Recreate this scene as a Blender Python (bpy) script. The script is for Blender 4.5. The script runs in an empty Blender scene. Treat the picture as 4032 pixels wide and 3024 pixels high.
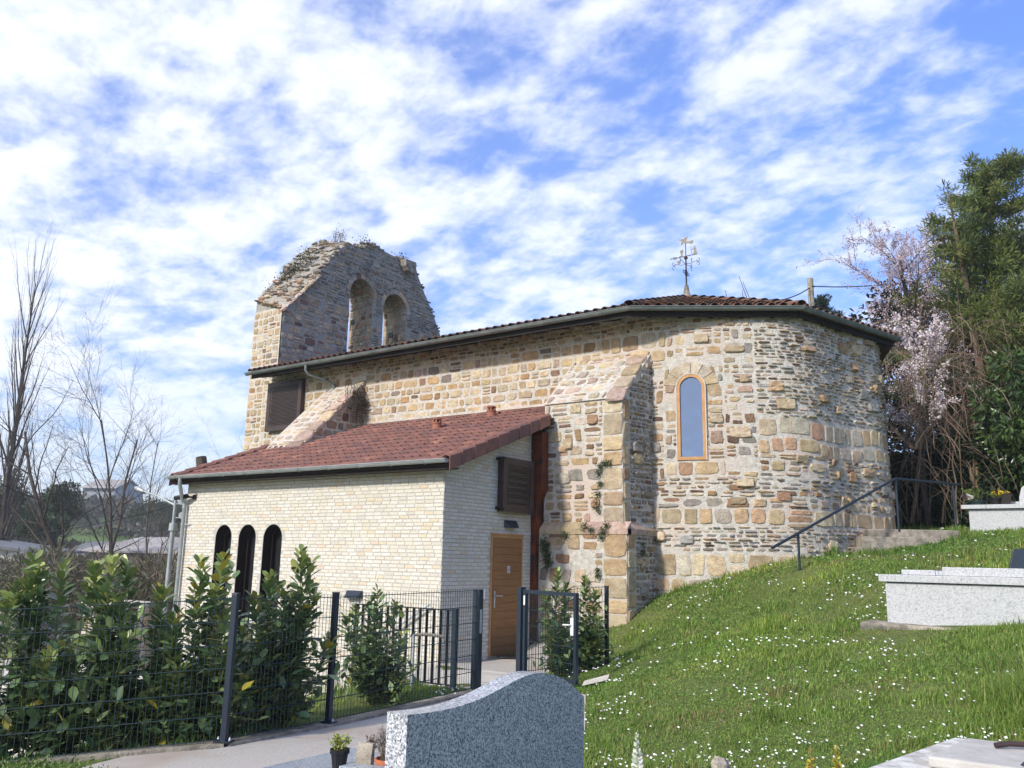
import bpy, bmesh, math, random
import numpy as np
from mathutils import Vector, Matrix
from mathutils.geometry import tessellate_polygon
rad = math.radians
random.seed(7); rng = np.random.default_rng(11)
S = bpy.context.scene
COL = S.collection

# ------------------------------------------------------------------ camera
CAM = np.array([9.3247, -11.0450, 1.6887])
FW = np.array([-0.572725, 0.794568, 0.201614])
RT = np.array([0.813462, 0.581275, 0.019976])
UP = np.array([0.101321, -0.175446, 0.979261])
FPX = 3352.2
cd = bpy.data.cameras.new("camera"); cam = bpy.data.objects.new("camera", cd); COL.objects.link(cam)
M = Matrix(((RT[0], UP[0], -FW[0], CAM[0]), (RT[1], UP[1], -FW[1], CAM[1]), (RT[2], UP[2], -FW[2], CAM[2]), (0, 0, 0, 1)))
cam.matrix_world = M
cd.sensor_width = 36; cd.lens = FPX / 4032 * 36; cd.clip_end = 3000; cd.clip_start = 0.05
S.camera = cam

# ------------------------------------------------------------------ sun and sky
SUN_AZ = Vector((-0.13, -0.99, 0)).normalized(); SUN_EL = rad(31)
sd = bpy.data.lights.new("sun", 'SUN'); sun = bpy.data.objects.new("sun", sd); COL.objects.link(sun)
sun.location = (0, -20, 30)
tosun = Vector((SUN_AZ.x * math.cos(SUN_EL), SUN_AZ.y * math.cos(SUN_EL), math.sin(SUN_EL)))
sun.rotation_euler = tosun.to_track_quat('Z', 'Y').to_euler()
sd.energy = 2.6; sd.angle = rad(4); sd.color = (1.0, 0.93, 0.82)
W = bpy.data.worlds.new("World"); S.world = W; W.use_nodes = True
nt = W.node_tree; nt.nodes.clear(); N = nt.nodes.new; L = nt.links.new
out = N('ShaderNodeOutputWorld'); bg = N('ShaderNodeBackground'); L(bg.outputs[0], out.inputs[0])
sky = N('ShaderNodeTexSky'); sky.sky_type = 'NISHITA'; sky.sun_disc = False
sky.sun_elevation = SUN_EL; sky.sun_rotation = math.atan2(tosun.x, tosun.y)
sky.air_density = 1.0; sky.dust_density = 0.6; sky.ozone_density = 2.6; sky.altitude = 100
bg.inputs[1].default_value = 0.14
tc = N('ShaderNodeTexCoord'); sep = N('ShaderNodeSeparateXYZ'); L(tc.outputs['Generated'], sep.inputs[0])
def mth(op, a, b=None, c=None):
    n = N('ShaderNodeMath'); n.operation = op
    for i, v in enumerate((a, b, c)):
        if v is None: continue
        if isinstance(v, (int, float)): n.inputs[i].default_value = v
        else: L(v, n.inputs[i])
    return n.outputs[0]
zz = mth('ADD', mth('MAXIMUM', sep.outputs[2], 0.0), 0.22)
ux = mth('DIVIDE', sep.outputs[0], zz); uy = mth('DIVIDE', sep.outputs[1], zz)
cv = N('ShaderNodeCombineXYZ'); L(ux, cv.inputs[0]); L(uy, cv.inputs[1])
def noise(scale, det, rough, dist=0.0, vec=None, off=(0, 0, 0), sc=(1, 1, 1), rot=0.0):
    mp = N('ShaderNodeMapping'); mp.inputs['Location'].default_value = off; mp.inputs['Scale'].default_value = sc
    mp.inputs['Rotation'].default_value = (0, 0, rot)
    L(vec or cv.outputs[0], mp.inputs[0])
    n = N('ShaderNodeTexNoise'); n.inputs['Scale'].default_value = scale; n.inputs['Detail'].default_value = det
    n.inputs['Roughness'].default_value = rough; n.inputs['Distortion'].default_value = dist
    L(mp.outputs[0], n.inputs[0]); return n.outputs[0]
# rippled sheet of small clouds, thicker to the left, thin veil low down
n0 = noise(0.55, 3, 0.5, 0.0, off=(0.9, 4.4, 0))
n1 = noise(1.7, 4, 0.5, 0.3, off=(3.1, 0.4, 0))
n2 = noise(6.0, 5, 0.55, 0.25, off=(1.7, 5.2, 0), rot=0.4, sc=(0.8, 1.0, 1))
n3 = noise(17, 6, 0.60, 0.15, off=(0.3, 2.2, 0), rot=0.4, sc=(0.8, 1.0, 1))
side = mth('ADD', mth('MULTIPLY', sep.outputs[0], -0.81), mth('MULTIPLY', sep.outputs[1], -0.58))
f = mth('ADD', mth('MULTIPLY', n0, 0.40), mth('MULTIPLY', n1, 0.38))
f = mth('ADD', f, mth('MULTIPLY', n2, 0.62))
f = mth('ADD', f, mth('MULTIPLY', n3, 0.36))
f = mth('ADD', f, mth('MULTIPLY', side, 0.15))
mr = N('ShaderNodeMapRange'); mr.interpolation_type = 'SMOOTHSTEP'; mr.inputs[1].default_value = 0.74; mr.inputs[2].default_value = 1.02
L(f, mr.inputs[0])
low = N('ShaderNodeMapRange'); low.inputs[1].default_value = 0.0; low.inputs[2].default_value = 0.22; low.inputs[3].default_value = 0.35; low.inputs[4].default_value = 1.0
L(sep.outputs[2], low.inputs[0])
veil = mth('MULTIPLY', mth('ADD', side, 0.9), 0.10)
cf = mth('MULTIPLY', mr.outputs[0], low.outputs[0]); cf = mth('MULTIPLY', cf, 0.80); cf = mth('ADD', cf, mth('MAXIMUM', veil, 0.04))
tint = N('ShaderNodeMixRGB'); tint.blend_type = 'MULTIPLY'; tint.inputs[0].default_value = 1; L(sky.outputs[0], tint.inputs[1]); hz = N('ShaderNodeMapRange'); hz.inputs[1].default_value = 0.02; hz.inputs[2].default_value = 0.55; L(sep.outputs[2], hz.inputs[0])
tcx = N('ShaderNodeMixRGB'); L(hz.outputs[0], tcx.inputs[0]); tcx.inputs[1].default_value = (0.58, 0.62, 0.80, 1); tcx.inputs[2].default_value = (0.68, 0.86, 1.34, 1); L(tcx.outputs[0], tint.inputs[2])
mx = N('ShaderNodeMixRGB'); L(cf, mx.inputs[0]); L(tint.outputs[0], mx.inputs[1]); mx.inputs[2].default_value = (4.9, 5.1, 5.45, 1)
L(mx.outputs[0], bg.inputs[0])
S.view_settings.view_transform = 'Standard'; S.view_settings.look = 'None'; S.view_settings.exposure = 0.74; S.view_settings.gamma = 1
S.render.resolution_x = 1024; S.render.resolution_y = 768

def at(px, py, d):
    """a point of the place seen in that direction, d metres ahead (used for the far background)"""
    q = FW * FPX + RT * (px - 2016) - UP * (py - 1512)
    return CAM + q * (d / FPX)

# ------------------------------------------------------------------ materials
MATS = {}
def mat(name, rough=0.8, metal=0.0, spec=0.3):
    m = bpy.data.materials.new(name); m.use_nodes = True
    n = m.node_tree; b = n.nodes['Principled BSDF']
    b.inputs['Roughness'].default_value = rough; b.inputs['Metallic'].default_value = metal
    b.inputs['Specular IOR Level'].default_value = spec
    MATS[name] = m; return m, n, b
def tn(n, t, **kw):
    x = n.nodes.new(t)
    for k, v in kw.items():
        if hasattr(x, k): setattr(x, k, v)
        else: x.inputs[k.replace('_', ' ')].default_value = v
    return x
def ramp(n, fac, stops):
    r = n.nodes.new('ShaderNodeValToRGB'); e = r.color_ramp.elements
    while len(e) > len(stops): e.remove(e[-1])
    while len(e) < len(stops): e.new(0.5)
    for i, (p, c) in enumerate(stops): e[i].position = p; e[i].color = (*c, 1) if len(c) == 3 else c
    n.links.new(fac, r.inputs[0]); return r.outputs[0]
def bump(n, b, h, st=0.4, dist=0.01):
    x = n.nodes.new('ShaderNodeBump'); x.inputs['Strength'].default_value = st; x.inputs['Distance'].default_value = dist
    n.links.new(h, x.inputs['Height']); n.links.new(x.outputs[0], b.inputs['Normal'])
def noisy(name, c0, c1, scale=8, det=6, rough=0.85, bscale=None, bst=0.3, bdist=0.01, metal=0, spec=0.3, c2=None, s2=1.2, lo=0.32, hi=0.68):
    m, n, b = mat(name, rough, metal, spec)
    co = tn(n, 'ShaderNodeTexCoord')
    t = tn(n, 'ShaderNodeTexNoise', Scale=scale, Detail=det, Roughness=0.62); n.links.new(co.outputs['Object'], t.inputs[0])
    c = ramp(n, t.outputs[0], [(lo, c0), (hi, c1)])
    if c2:
        t2 = tn(n, 'ShaderNodeTexNoise', Scale=s2, Detail=5, Roughness=0.65); n.links.new(co.outputs['Object'], t2.inputs[0])
        fr = ramp(n, t2.outputs[0], [(0.48, (0, 0, 0)), (0.66, (1, 1, 1))])
        x = tn(n, 'ShaderNodeMixRGB'); n.links.new(fr, x.inputs[0]); n.links.new(c, x.inputs[1]); x.inputs[2].default_value = (*c2, 1); c = x.outputs[0]
    n.links.new(c, b.inputs['Base Color'])
    if bst > 0:
        t3 = tn(n, 'ShaderNodeTexNoise', Scale=bscale or scale * 3, Detail=5, Roughness=0.6); n.links.new(co.outputs['Object'], t3.inputs[0])
        bump(n, b, t3.outputs[0], bst, bdist)
    return m
def attr_mat(name, rough=0.88, lo=0.72, hi=1.2, scale=9, stain=None, stscale=3.0, stfac=0.5, bscale=30, bst=0.5, bdist=0.012, spec=0.25, trans=0.0):
    """colour of each stone / tile / leaf from the mesh, broken up by noise"""
    m, n, b = mat(name, rough, 0, spec)
    a = tn(n, 'ShaderNodeAttribute', attribute_name='Col'); co = tn(n, 'ShaderNodeTexCoord')
    t = tn(n, 'ShaderNodeTexNoise', Scale=scale, Detail=7, Roughness=0.7); n.links.new(co.outputs['Object'], t.inputs[0])
    g = ramp(n, t.outputs[0], [(0.3, (lo,) * 3), (0.7, (hi,) * 3)])
    x = tn(n, 'ShaderNodeMixRGB', blend_type='MULTIPLY'); x.inputs[0].default_value = 1
    n.links.new(a.outputs['Color'], x.inputs[1]); n.links.new(g, x.inputs[2]); c = x.outputs[0]
    if stain:
        t2 = tn(n, 'ShaderNodeTexNoise', Scale=stscale, Detail=6, Roughness=0.7); n.links.new(co.outputs['Object'], t2.inputs[0])
        fr = ramp(n, t2.outputs[0], [(0.52, (0, 0, 0)), (0.64, (stfac,) * 3)])
        y = tn(n, 'ShaderNodeMixRGB'); n.links.new(fr, y.inputs[0]); n.links.new(c, y.inputs[1]); y.inputs[2].default_value = (*stain, 1); c = y.outputs[0]
    n.links.new(c, b.inputs['Base Color'])
    if bst > 0:
        t3 = tn(n, 'ShaderNodeTexNoise', Scale=bscale, Detail=6, Roughness=0.65); n.links.new(co.outputs['Object'], t3.inputs[0])
        bump(n, b, t3.outputs[0], bst, bdist)
    if trans > 0:
        tr = tn(n, 'ShaderNodeBsdfTranslucent'); n.links.new(c, tr.inputs[0])
        ms = tn(n, 'ShaderNodeMixShader'); ms.inputs[0].default_value = trans
        o = n.nodes['Material Output']; n.links.new(b.outputs[0], ms.inputs[1]); n.links.new(tr.outputs[0], ms.inputs[2]); n.links.new(ms.outputs[0], o.inputs[0])
    return m

m_stone = attr_mat('sandstone', lo=0.55, hi=1.22, scale=13, stain=(0.26, 0.145, 0.075), stscale=6.5, stfac=0.5, bst=1.0, bdist=0.03)
m_bell = attr_mat('weathered_stone', lo=0.7, hi=1.3, scale=10, stain=(0.12, 0.10, 0.085), stscale=2.2, stfac=0.55, bst=0.9, bdist=0.02)
m_mortar = noisy('lime_mortar', (0.42, 0.395, 0.35), (0.68, 0.64, 0.575), 12, 8, 0.95, 34, 1.0, 0.03, c2=(0.60, 0.50, 0.43), s2=0.9)
m_mortar_d = noisy('grey_mortar', (0.26, 0.24, 0.21), (0.46, 0.43, 0.38), 12, 8, 0.95, 40, 1.0, 0.03)
m_brick = attr_mat('pale_brick', lo=0.86, hi=1.08, scale=30, bst=0.5, bscale=70, bdist=0.006)
m_bmortar = noisy('brick_mortar', (0.38, 0.36, 0.33), (0.47, 0.45, 0.41), 30, 5, 0.95, 80, 0.5, 0.01)
m_tile = attr_mat('clay_tile', rough=0.75, lo=0.6, hi=1.25, scale=7, stain=(0.07, 0.05, 0.048), stscale=3.5, stfac=0.35, bst=0.35, bscale=50, bdist=0.006)
m_otile = attr_mat('old_clay_tile', rough=0.9, lo=0.5, hi=1.3, scale=8, stain=(0.05, 0.045, 0.035), stscale=3, stfac=0.7, bst=0.6, bscale=40)
m_zinc = noisy('zinc_gutter', (0.27, 0.30, 0.31), (0.38, 0.41, 0.42), 5, 4, 0.5, bst=0.05, metal=0.35, spec=0.5)
m_zincd = noisy('weathered_zinc', (0.13, 0.15, 0.15), (0.22, 0.245, 0.24), 5, 5, 0.55, bst=0.05, metal=0.3, spec=0.5)
m_rust = noisy('rusted_steel', (0.10, 0.028, 0.012), (0.20, 0.055, 0.02), 4, 6, 0.8, bst=0.2, c2=(0.035, 0.02, 0.018), s2=1.6, spec=0.2)
m_shut = noisy('brown_metal', (0.040, 0.026, 0.024), (0.055, 0.036, 0.033), 6, 3, 0.45, bst=0.0, spec=0.4)
m_dark = noisy('dark_frame', (0.016, 0.011, 0.010), (0.024, 0.017, 0.015), 6, 3, 0.5, bst=0.0)
m_anth = noisy('anthracite_metal', (0.010, 0.020, 0.034), (0.014, 0.026, 0.044), 4, 3, 0.42, bst=0.0, spec=0.5)
m_wire = noisy('green_wire', (0.010, 0.028, 0.030), (0.016, 0.038, 0.042), 4, 3, 0.45, bst=0.0, spec=0.5)
m_galv = noisy('galvanised_steel', (0.38, 0.42, 0.47), (0.55, 0.59, 0.64), 9, 4, 0.4, bst=0.0, metal=0.4, spec=0.5)
m_white = noisy('white_plastic', (0.72, 0.73, 0.74), (0.8, 0.8, 0.8), 4, 2, 0.4, bst=0.0)
m_woodf = noisy('oak_frame', (0.40, 0.21, 0.09), (0.55, 0.31, 0.14), 6, 6, 0.6, bst=0.15)
m_soff = noisy('dark_timber', (0.012, 0.010, 0.009), (0.026, 0.021, 0.018), 6, 5, 0.8, bst=0.3)
m_path = noisy('washed_concrete', (0.36, 0.335, 0.305), (0.56, 0.52, 0.47), 60, 5, 0.9, 120, 0.5, 0.006, c2=(0.40, 0.33, 0.27), s2=0.8)
m_conc = noisy('old_concrete', (0.22, 0.19, 0.15), (0.46, 0.41, 0.34), 9, 8, 0.95, 50, 0.9, 0.02, c2=(0.14, 0.13, 0.11), s2=3)
m_lconc = noisy('light_concrete', (0.52, 0.48, 0.42), (0.64, 0.60, 0.53), 5, 6, 0.9, 60, 0.3, 0.005)
m_black = noisy('black_plastic', (0.012, 0.012, 0.014), (0.02, 0.02, 0.024), 5, 3, 0.4, bst=0.0)
m_terra = noisy('terracotta', (0.42, 0.13, 0.06), (0.52, 0.19, 0.09), 8, 5, 0.8, bst=0.2)
m_vent = noisy('vent_clay', (0.24, 0.09, 0.06), (0.32, 0.13, 0.085), 8, 5, 0.8, bst=0.2)
m_earth = noisy('potting_earth', (0.03, 0.02, 0.013), (0.07, 0.045, 0.03), 60, 4, 0.95)
m_bark = noisy('bark', (0.045, 0.036, 0.030), (0.11, 0.09, 0.075), 6, 7, 0.95, 20, 0.8, 0.03)
m_twig = noisy('twig', (0.06, 0.048, 0.040), (0.12, 0.095, 0.078), 3, 4, 0.95, bst=0)
m_dtwig = noisy('dry_bramble', (0.12, 0.085, 0.058), (0.25, 0.18, 0.13), 3, 4, 0.95, bst=0)
m_gstem = noisy('green_stem', (0.16, 0.18, 0.05), (0.24, 0.26, 0.08), 9, 4, 0.7, bst=0)
m_leaf = attr_mat('laurel_leaf', rough=0.30, lo=0.85, hi=1.12, scale=12, bst=0.0, spec=0.55, trans=0.15)
m_grass = attr_mat('grass_blade', rough=0.55, lo=0.9, hi=1.1, scale=3, bst=0.0, spec=0.3, trans=0.30)
m_foli = attr_mat('foliage', rough=0.6, lo=0.85, hi=1.15, scale=3, bst=0.0, spec=0.3, trans=0.25)
m_petal = attr_mat('petal', rough=0.7, lo=0.95, hi=1.05, scale=3, bst=0.0, spec=0.2, trans=0.25)
m_cable = noisy('cable', (0.012, 0.012, 0.014), (0.02, 0.02, 0.022), 3, 2, 0.6, bst=0)
m_vane = noisy('vane_metal', (0.17, 0.15, 0.125), (0.27, 0.24, 0.20), 8, 4, 0.6, bst=0, metal=0.2)
m_viron = noisy('wrought_iron', (0.035, 0.022, 0.024), (0.06, 0.036, 0.036), 8, 4, 0.6, bst=0)
def granite(name, stops, sc, rough=0.35):
    m, n, b = mat(name, rough, 0, 0.5); co = tn(n, 'ShaderNodeTexCoord')
    v = tn(n, 'ShaderNodeTexVoronoi', Scale=sc); n.links.new(co.outputs['Object'], v.inputs[0])
    t = tn(n, 'ShaderNodeTexNoise', Scale=sc * 0.5, Detail=4, Roughness=0.7); n.links.new(co.outputs['Object'], t.inputs[0])
    a = tn(n, 'ShaderNodeSeparateColor'); n.links.new(v.outputs['Color'], a.inputs[0])
    q = tn(n, 'ShaderNodeMath', operation='MULTIPLY_ADD'); n.links.new(a.outputs[0], q.inputs[0]); q.inputs[1].default_value = 0.62
    n.links.new(t.outputs[0], q.inputs[2])
    q2 = tn(n, 'ShaderNodeMath', operation='SUBTRACT'); n.links.new(q.outputs[0], q2.inputs[0]); q2.inputs[1].default_value = 0.3
    n.links.new(ramp(n, q2.outputs[0], stops), b.inputs['Base Color']); return m
m_gdark = granite('blue_grey_granite', [(0.10, (0.05, 0.055, 0.07)), (0.30, (0.19, 0.205, 0.235)), (0.52, (0.40, 0.42, 0.45)), (0.80, (0.66, 0.68, 0.71))], 135, 0.28)
m_gwhite = granite('white_granite', [(0.10, (0.25, 0.26, 0.28)), (0.35, (0.40, 0.41, 0.425)), (0.7, (0.50, 0.51, 0.525))], 90, 0.4)
m_gslab = granite('pale_grey_granite', [(0.12, (0.14, 0.16, 0.19)), (0.45, (0.27, 0.30, 0.34)), (0.75, (0.42, 0.46, 0.50))], 120, 0.3)
# timber door planks
m_door, n, b = mat('oak_planks', 0.6)
co = tn(n, 'ShaderNodeTexCoord'); mp = tn(n, 'ShaderNodeMapping'); mp.inputs['Scale'].default_value = (8, 1.2, 30); n.links.new(co.outputs['Object'], mp.inputs[0])
t = tn(n, 'ShaderNodeTexNoise', Scale=2.0, Detail=8, Roughness=0.65); n.links.new(mp.outputs[0], t.inputs[0])
c = ramp(n, t.outputs[0], [(0.3, (0.20, 0.095, 0.035)), (0.7, (0.33, 0.165, 0.065))])
t2 = tn(n, 'ShaderNodeTexNoise', Scale=2.2, Detail=5, Roughness=0.6); n.links.new(co.outputs['Object'], t2.inputs[0])
sp = tn(n, 'ShaderNodeSeparateXYZ'); n.links.new(co.outputs['Object'], sp.inputs[0])
q = tn(n, 'ShaderNodeMath', operation='MULTIPLY_ADD'); n.links.new(t2.outputs[0], q.inputs[0]); q.inputs[1].default_value = -0.5; n.links.new(sp.outputs[2], q.inputs[2])
fr = ramp(n, q.outputs[0], [(0.0, (0.75,) * 3), (0.35, (0, 0, 0))])   # weathered, damp-stained lowest boards
x = tn(n, 'ShaderNodeMixRGB'); n.links.new(fr, x.inputs[0]); n.links.new(c, x.inputs[1]); x.inputs[2].default_value = (0.10, 0.062, 0.030, 1)
n.links.new(x.outputs[0], b.inputs['Base Color']); bump(n, b, t.outputs[0], 0.2, 0.004)
m_glass, n, b = mat('window_glass', 0.03, 0.0, 0.5)
b.inputs['Base Color'].default_value = (0.20, 0.25, 0.34, 1); b.inputs['Metallic'].default_value = 0.85; co = tn(n, 'ShaderNodeTexCoord'); t = tn(n, 'ShaderNodeTexNoise', Scale=2.5, Detail=2); n.links.new(co.outputs['Object'], t.inputs[0]); bump(n, b, t.outputs[0], 0.25, 0.05)
m_soil = None

# ------------------------------------------------------------------ mesh tools
def tag(o, label=None, cat=None, group=None, kind=None):
    if label: o['label'] = label
    if cat: o['category'] = cat
    if group: o['group'] = group
    if kind: o['kind'] = kind
    return o
def thing(name, label, cat, loc=(0, 0, 0), group=None, rz=0):
    o = bpy.data.objects.new(name, None); COL.objects.link(o); o.location = loc; o.rotation_euler = (0, 0, rz)
    o.empty_display_size = 0.2
    return tag(o, label, cat, group)
def wloc(o):
    v = np.zeros(3)
    while o is not None: v = v + np.array(o.location); o = o.parent
    return v
def make(name, V, faces, m, parent=None, cols=None, smooth=False):
    """V (n,3) array; faces: list of index lists or list of (k,size) arrays"""
    V = np.asarray(V, dtype=np.float64)
    if parent is not None: V = V - wloc(parent)
    me = bpy.data.meshes.new(name)
    if isinstance(faces, list) and faces and isinstance(faces[0], np.ndarray) and faces[0].ndim == 2:
        loops = np.concatenate([f.ravel() for f in faces]); sizes = np.concatenate([np.full(len(f), f.shape[1]) for f in faces])
        starts = np.concatenate([[0], np.cumsum(sizes)[:-1]])
        me.vertices.add(len(V)); me.vertices.foreach_set('co', V.ravel())
        me.loops.add(len(loops)); me.loops.foreach_set('vertex_index', loops.astype(np.int32))
        me.polygons.add(len(sizes)); me.polygons.foreach_set('loop_start', starts.astype(np.int32))
        me.polygons.foreach_set('loop_total', sizes.astype(np.int32))
        me.update(calc_edges=True)
    else:
        me.from_pydata(V.tolist(), [], faces); me.update()
    if cols is not None:
        a = me.color_attributes.new('Col', 'FLOAT_COLOR', 'POINT')
        c = np.ones((len(V), 4)); c[:, :3] = cols; a.data.foreach_set('color', c.ravel())
    if smooth: me.polygons.foreach_set('use_smooth', np.ones(len(me.polygons), dtype=bool))
    me.materials.append(m)
    o = bpy.data.objects.new(name, me); COL.objects.link(o)
    if parent is not None: o.parent = parent
    return o
class MB:
    def __init__(s): s.v = []; s.f = []; s.c = []
    def add(s, vs, fs, col=None):
        b = len(s.v); s.v += [tuple(p) for p in vs]; s.f += [[i + b for i in f] for f in fs]
        s.c += [col if col is not None else (1, 1, 1)] * len(vs); return s
    def box(s, x0, x1, y0, y1, z0, z1, col=None):
        vs = [(x, y, z) for z in (z0, z1) for y in (y0, y1) for x in (x0, x1)]
        return s.add(vs, [[0, 2, 3, 1], [4, 5, 7, 6], [0, 1, 5, 4], [2, 6, 7, 3], [0, 4, 6, 2], [1, 3, 7, 5]], col)
    def hexa(s, p, col=None):  # p: 4 bottom then 4 top, same winding (ccw seen from above)
        return s.add(p, [[3, 2, 1, 0], [4, 5, 6, 7], [0, 1, 5, 4], [1, 2, 6, 5], [2, 3, 7, 6], [3, 0, 4, 7]], col)
    def beam(s, a, b, w, h, up=(0, 0, 1), col=None):
        a = np.array(a, float); b = np.array(b, float); t = b - a; t /= np.linalg.norm(t)
        u = np.cross(t, up); 
        if np.linalg.norm(u) < 1e-6: u = np.array([1.0, 0, 0])
        u /= np.linalg.norm(u); v = np.cross(u, t)
        vs = [p + u * i * w / 2 + v * j * h / 2 for p in (a, b) for (i, j) in ((-1, -1), (1, -1), (1, 1), (-1, 1))]
        return s.add(vs, [[3, 2, 1, 0], [4, 5, 6, 7], [0, 1, 5, 4], [1, 2, 6, 5], [2, 3, 7, 6], [3, 0, 4, 7]], col)
    def tube(s, path, r, n=8, cap=True, col=None):
        P = [np.array(p, float) for p in path]; rs = r if isinstance(r, (list, tuple, np.ndarray)) else [r] * len(P)
        u = None; vs = []
        for i, p in enumerate(P):
            t = P[min(i + 1, len(P) - 1)] - P[max(i - 1, 0)]; t = t / (np.linalg.norm(t) + 1e-9)
            if u is None:
                a = np.array([0, 0, 1.0]) if abs(t[2]) < 0.9 else np.array([1.0, 0, 0]); u = np.cross(t, a)
            u = u - t * (u @ t); u /= (np.linalg.norm(u) + 1e-9); w = np.cross(t, u)
            for k in range(n):
                an = 2 * math.pi * k / n; vs.append(p + (u * math.cos(an) + w * math.sin(an)) * rs[i])
        fs = [[i * n + k, i * n + (k + 1) % n, (i + 1) * n + (k + 1) % n, (i + 1) * n + k] for i in range(len(P) - 1) for k in range(n)]
        if cap: fs += [list(range(n))[::-1], [(len(P) - 1) * n + k for k in range(n)]]
        return s.add(vs, fs, col)
    def lathe(s, c, prof, n=20, col=None, sq=None):
        vs = []; 
        for (r, z) in prof:
            for k in range(n):
                an = 2 * math.pi * (k + 0.5) / n; vs.append((c[0] + r * math.cos(an), c[1] + r * math.sin(an), c[2] + z))
        m = len(prof); fs = [[i * n + k, i * n + (k + 1) % n, (i + 1) * n + (k + 1) % n, (i + 1) * n + k] for i in range(m - 1) for k in range(n)]
        fs += [list(range(n))[::-1], [(m - 1) * n + k for k in range(n)]]
        return s.add(vs, fs, col)
    def extrude(s, loops, f0, f1, col=None):
        """loops: outer 2D polygon + holes; f0, f1 map (a,b)->3D for the two faces"""
        pts = [p for lp in loops for p in lp]; n = len(pts)
        tr = tessellate_polygon([[Vector((p[0], p[1], 0)) for p in lp] for lp in loops])
        A = [f0(*p) for p in pts]; B = [f1(*p) for p in pts]; fs = []
        for t in tr: fs.append(list(t)); fs.append([i + n for i in t][::-1])
        k = 0
        for lp in loops:
            m = len(lp)
            for i in range(m): j = (i + 1) % m; fs.append([k + i, k + j, k + j + n, k + i + n])
            k += m
        return s.add(A + B, fs, col)
    def build(s, name, m, parent=None, smooth=False, bev=0, fix=True, col=False):
        o = make(name, np.array(s.v), s.f, m, parent, np.array(s.c) if col else None, smooth)
        if fix:
            bm = bmesh.new(); bm.from_mesh(o.data); bmesh.ops.recalc_face_normals(bm, faces=bm.faces); bm.to_mesh(o.data); bm.free()
        if smooth:
            try: o.data.set_sharp_from_angle(angle=rad(40))
            except Exception: pass
        if bev:
            b = o.modifiers.new('bevel', 'BEVEL'); b.width = bev; b.segments = 2; b.limit_method = 'ANGLE'; b.angle_limit = rad(40)
        return o
def inst(TV, TF, mats, pos):
    """many copies of one little shape as one array: TV (k,3), TF list of arrays, mats (N,3,3) columns = axes, pos (N,3)"""
    N_ = len(pos); k = len(TV)
    V = np.einsum('nij,kj->nki', mats, TV) + pos[:, None, :]
    off = (np.arange(N_) * k)[:, None, None]
    F = [(f[None] + off).reshape(-1, f.shape[1]) for f in TF]
    return V.reshape(-1, 3), F
def frames(t, roll=None):
    """orthonormal frames with local y along t"""
    t = t / np.linalg.norm(t, axis=1, keepdims=True)
    a = np.where(np.abs(t[:, 2:3]) < 0.95, np.array([[0, 0, 1.0]]), np.array([[1.0, 0, 0]]))
    x = np.cross(t, a); x /= np.linalg.norm(x, axis=1, keepdims=True); z = np.cross(x, t)
    if roll is not None:
        c, s_ = np.cos(roll)[:, None], np.sin(roll)[:, None]; x, z = x * c + z * s_, -x * s_ + z * c
    return np.stack([x, t, z], axis=2)
def vnoise(x, y, s=1.0, seed=0):
    x = np.asarray(x, float) / s + seed * 17.3; y = np.asarray(y, float) / s + seed * 5.1
    xi = np.floor(x); yi = np.floor(y); fx = x - xi; fy = y - yi; fx = fx * fx * (3 - 2 * fx); fy = fy * fy * (3 - 2 * fy)
    h = lambda a, b: np.modf(np.abs(np.sin(a * 127.1 + b * 311.7) * 43758.5453))[0]
    return (h(xi, yi) * (1 - fx) + h(xi + 1, yi) * fx) * (1 - fy) + (h(xi, yi + 1) * (1 - fx) + h(xi + 1, yi + 1) * fx) * fy

# ------------------------------------------------------------------ terrain
CTRL = np.array([  # x, y, z of the ground
 (0, 0, 0), (0, 2, 0), (2, 1, 0), (2.3, -2, 0.02), (2.5, -4.6, 0), (2.6, -6, 0.02), (3.2, -1.2, 0.05), (4.2, -3.2, 0.06), (4.4, -6, 0.02), (5.5, -7.5, 0.0), (5.6, -4.6, 0.05), (6.5, -6, 0.06),
 (7, -9, 0.02), (9.3, -11.5, 0.02), (4.5, -10, 0), (1, -9.5, -0.1), (3.0, 0.6, 0.25), (2.4, 2.0, 0.38), (2.05, 2.65, 0.62), (2.1, 3.85, 1.08), (3, 4.0, 1.36), (3.8, 4.4, 1.62), (4.4, 4.9, 1.80),
 (5.2, 6.2, 1.90), (4.83, 3.36, 1.60), (5.4, 5.4, 1.85), (6.7, 0.55, 1.00), (8.2, 0.35, 1.06), (6.3, 3.0, 1.62), (6.6, 8.2, 2.36), (7.8, 8.1, 2.42), (6.6, 6.2, 2.08), (4.2, -0.6, 0.38), (5.4, -0.4, 0.72), (5.6, 1.6, 1.15),
 (8.3, -6.4, 0.42), (9.5, -6.2, 0.55), (7.2, -5.2, 0.24), (8.2, -3.2, 0.62), (6.3, -2.8, 0.42), (10, -2, 1.0), (11, -8, 0.5), (11, 1, 1.4), (11, 8, 2.6), (8, 12, 2.6), (5.5, 10.5, 2.5), (2, 13, 2.2),
 (1.2, -2.4, -0.02), (1.0, -4.5, -0.12), (0.9, -6.5, -0.2), (-0.8, -3.5, -0.5), (-2.5, -3, -1.0), (-4, -1.5, -1.3), (-7, -1, -1.5), (-8, -5, -1.7), (-3, -8, -1.3), (-11, 2, -1.8), (-12, 8, -1.6), (-6, -12, -1.5), (3, -14, -0.2), (10, -15, 0.1), (0, 16, 1.5), (-8, 16, 0)], float)
def _U(r2): return np.where(r2 > 1e-12, r2 * np.log(np.maximum(r2, 1e-12)), 0)
_n = len(CTRL); _K = _U(((CTRL[:, None, :2] - CTRL[None, :, :2]) ** 2).sum(-1)) + np.eye(_n) * 0.02
_P = np.c_[np.ones(_n), CTRL[:, :2]]
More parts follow.
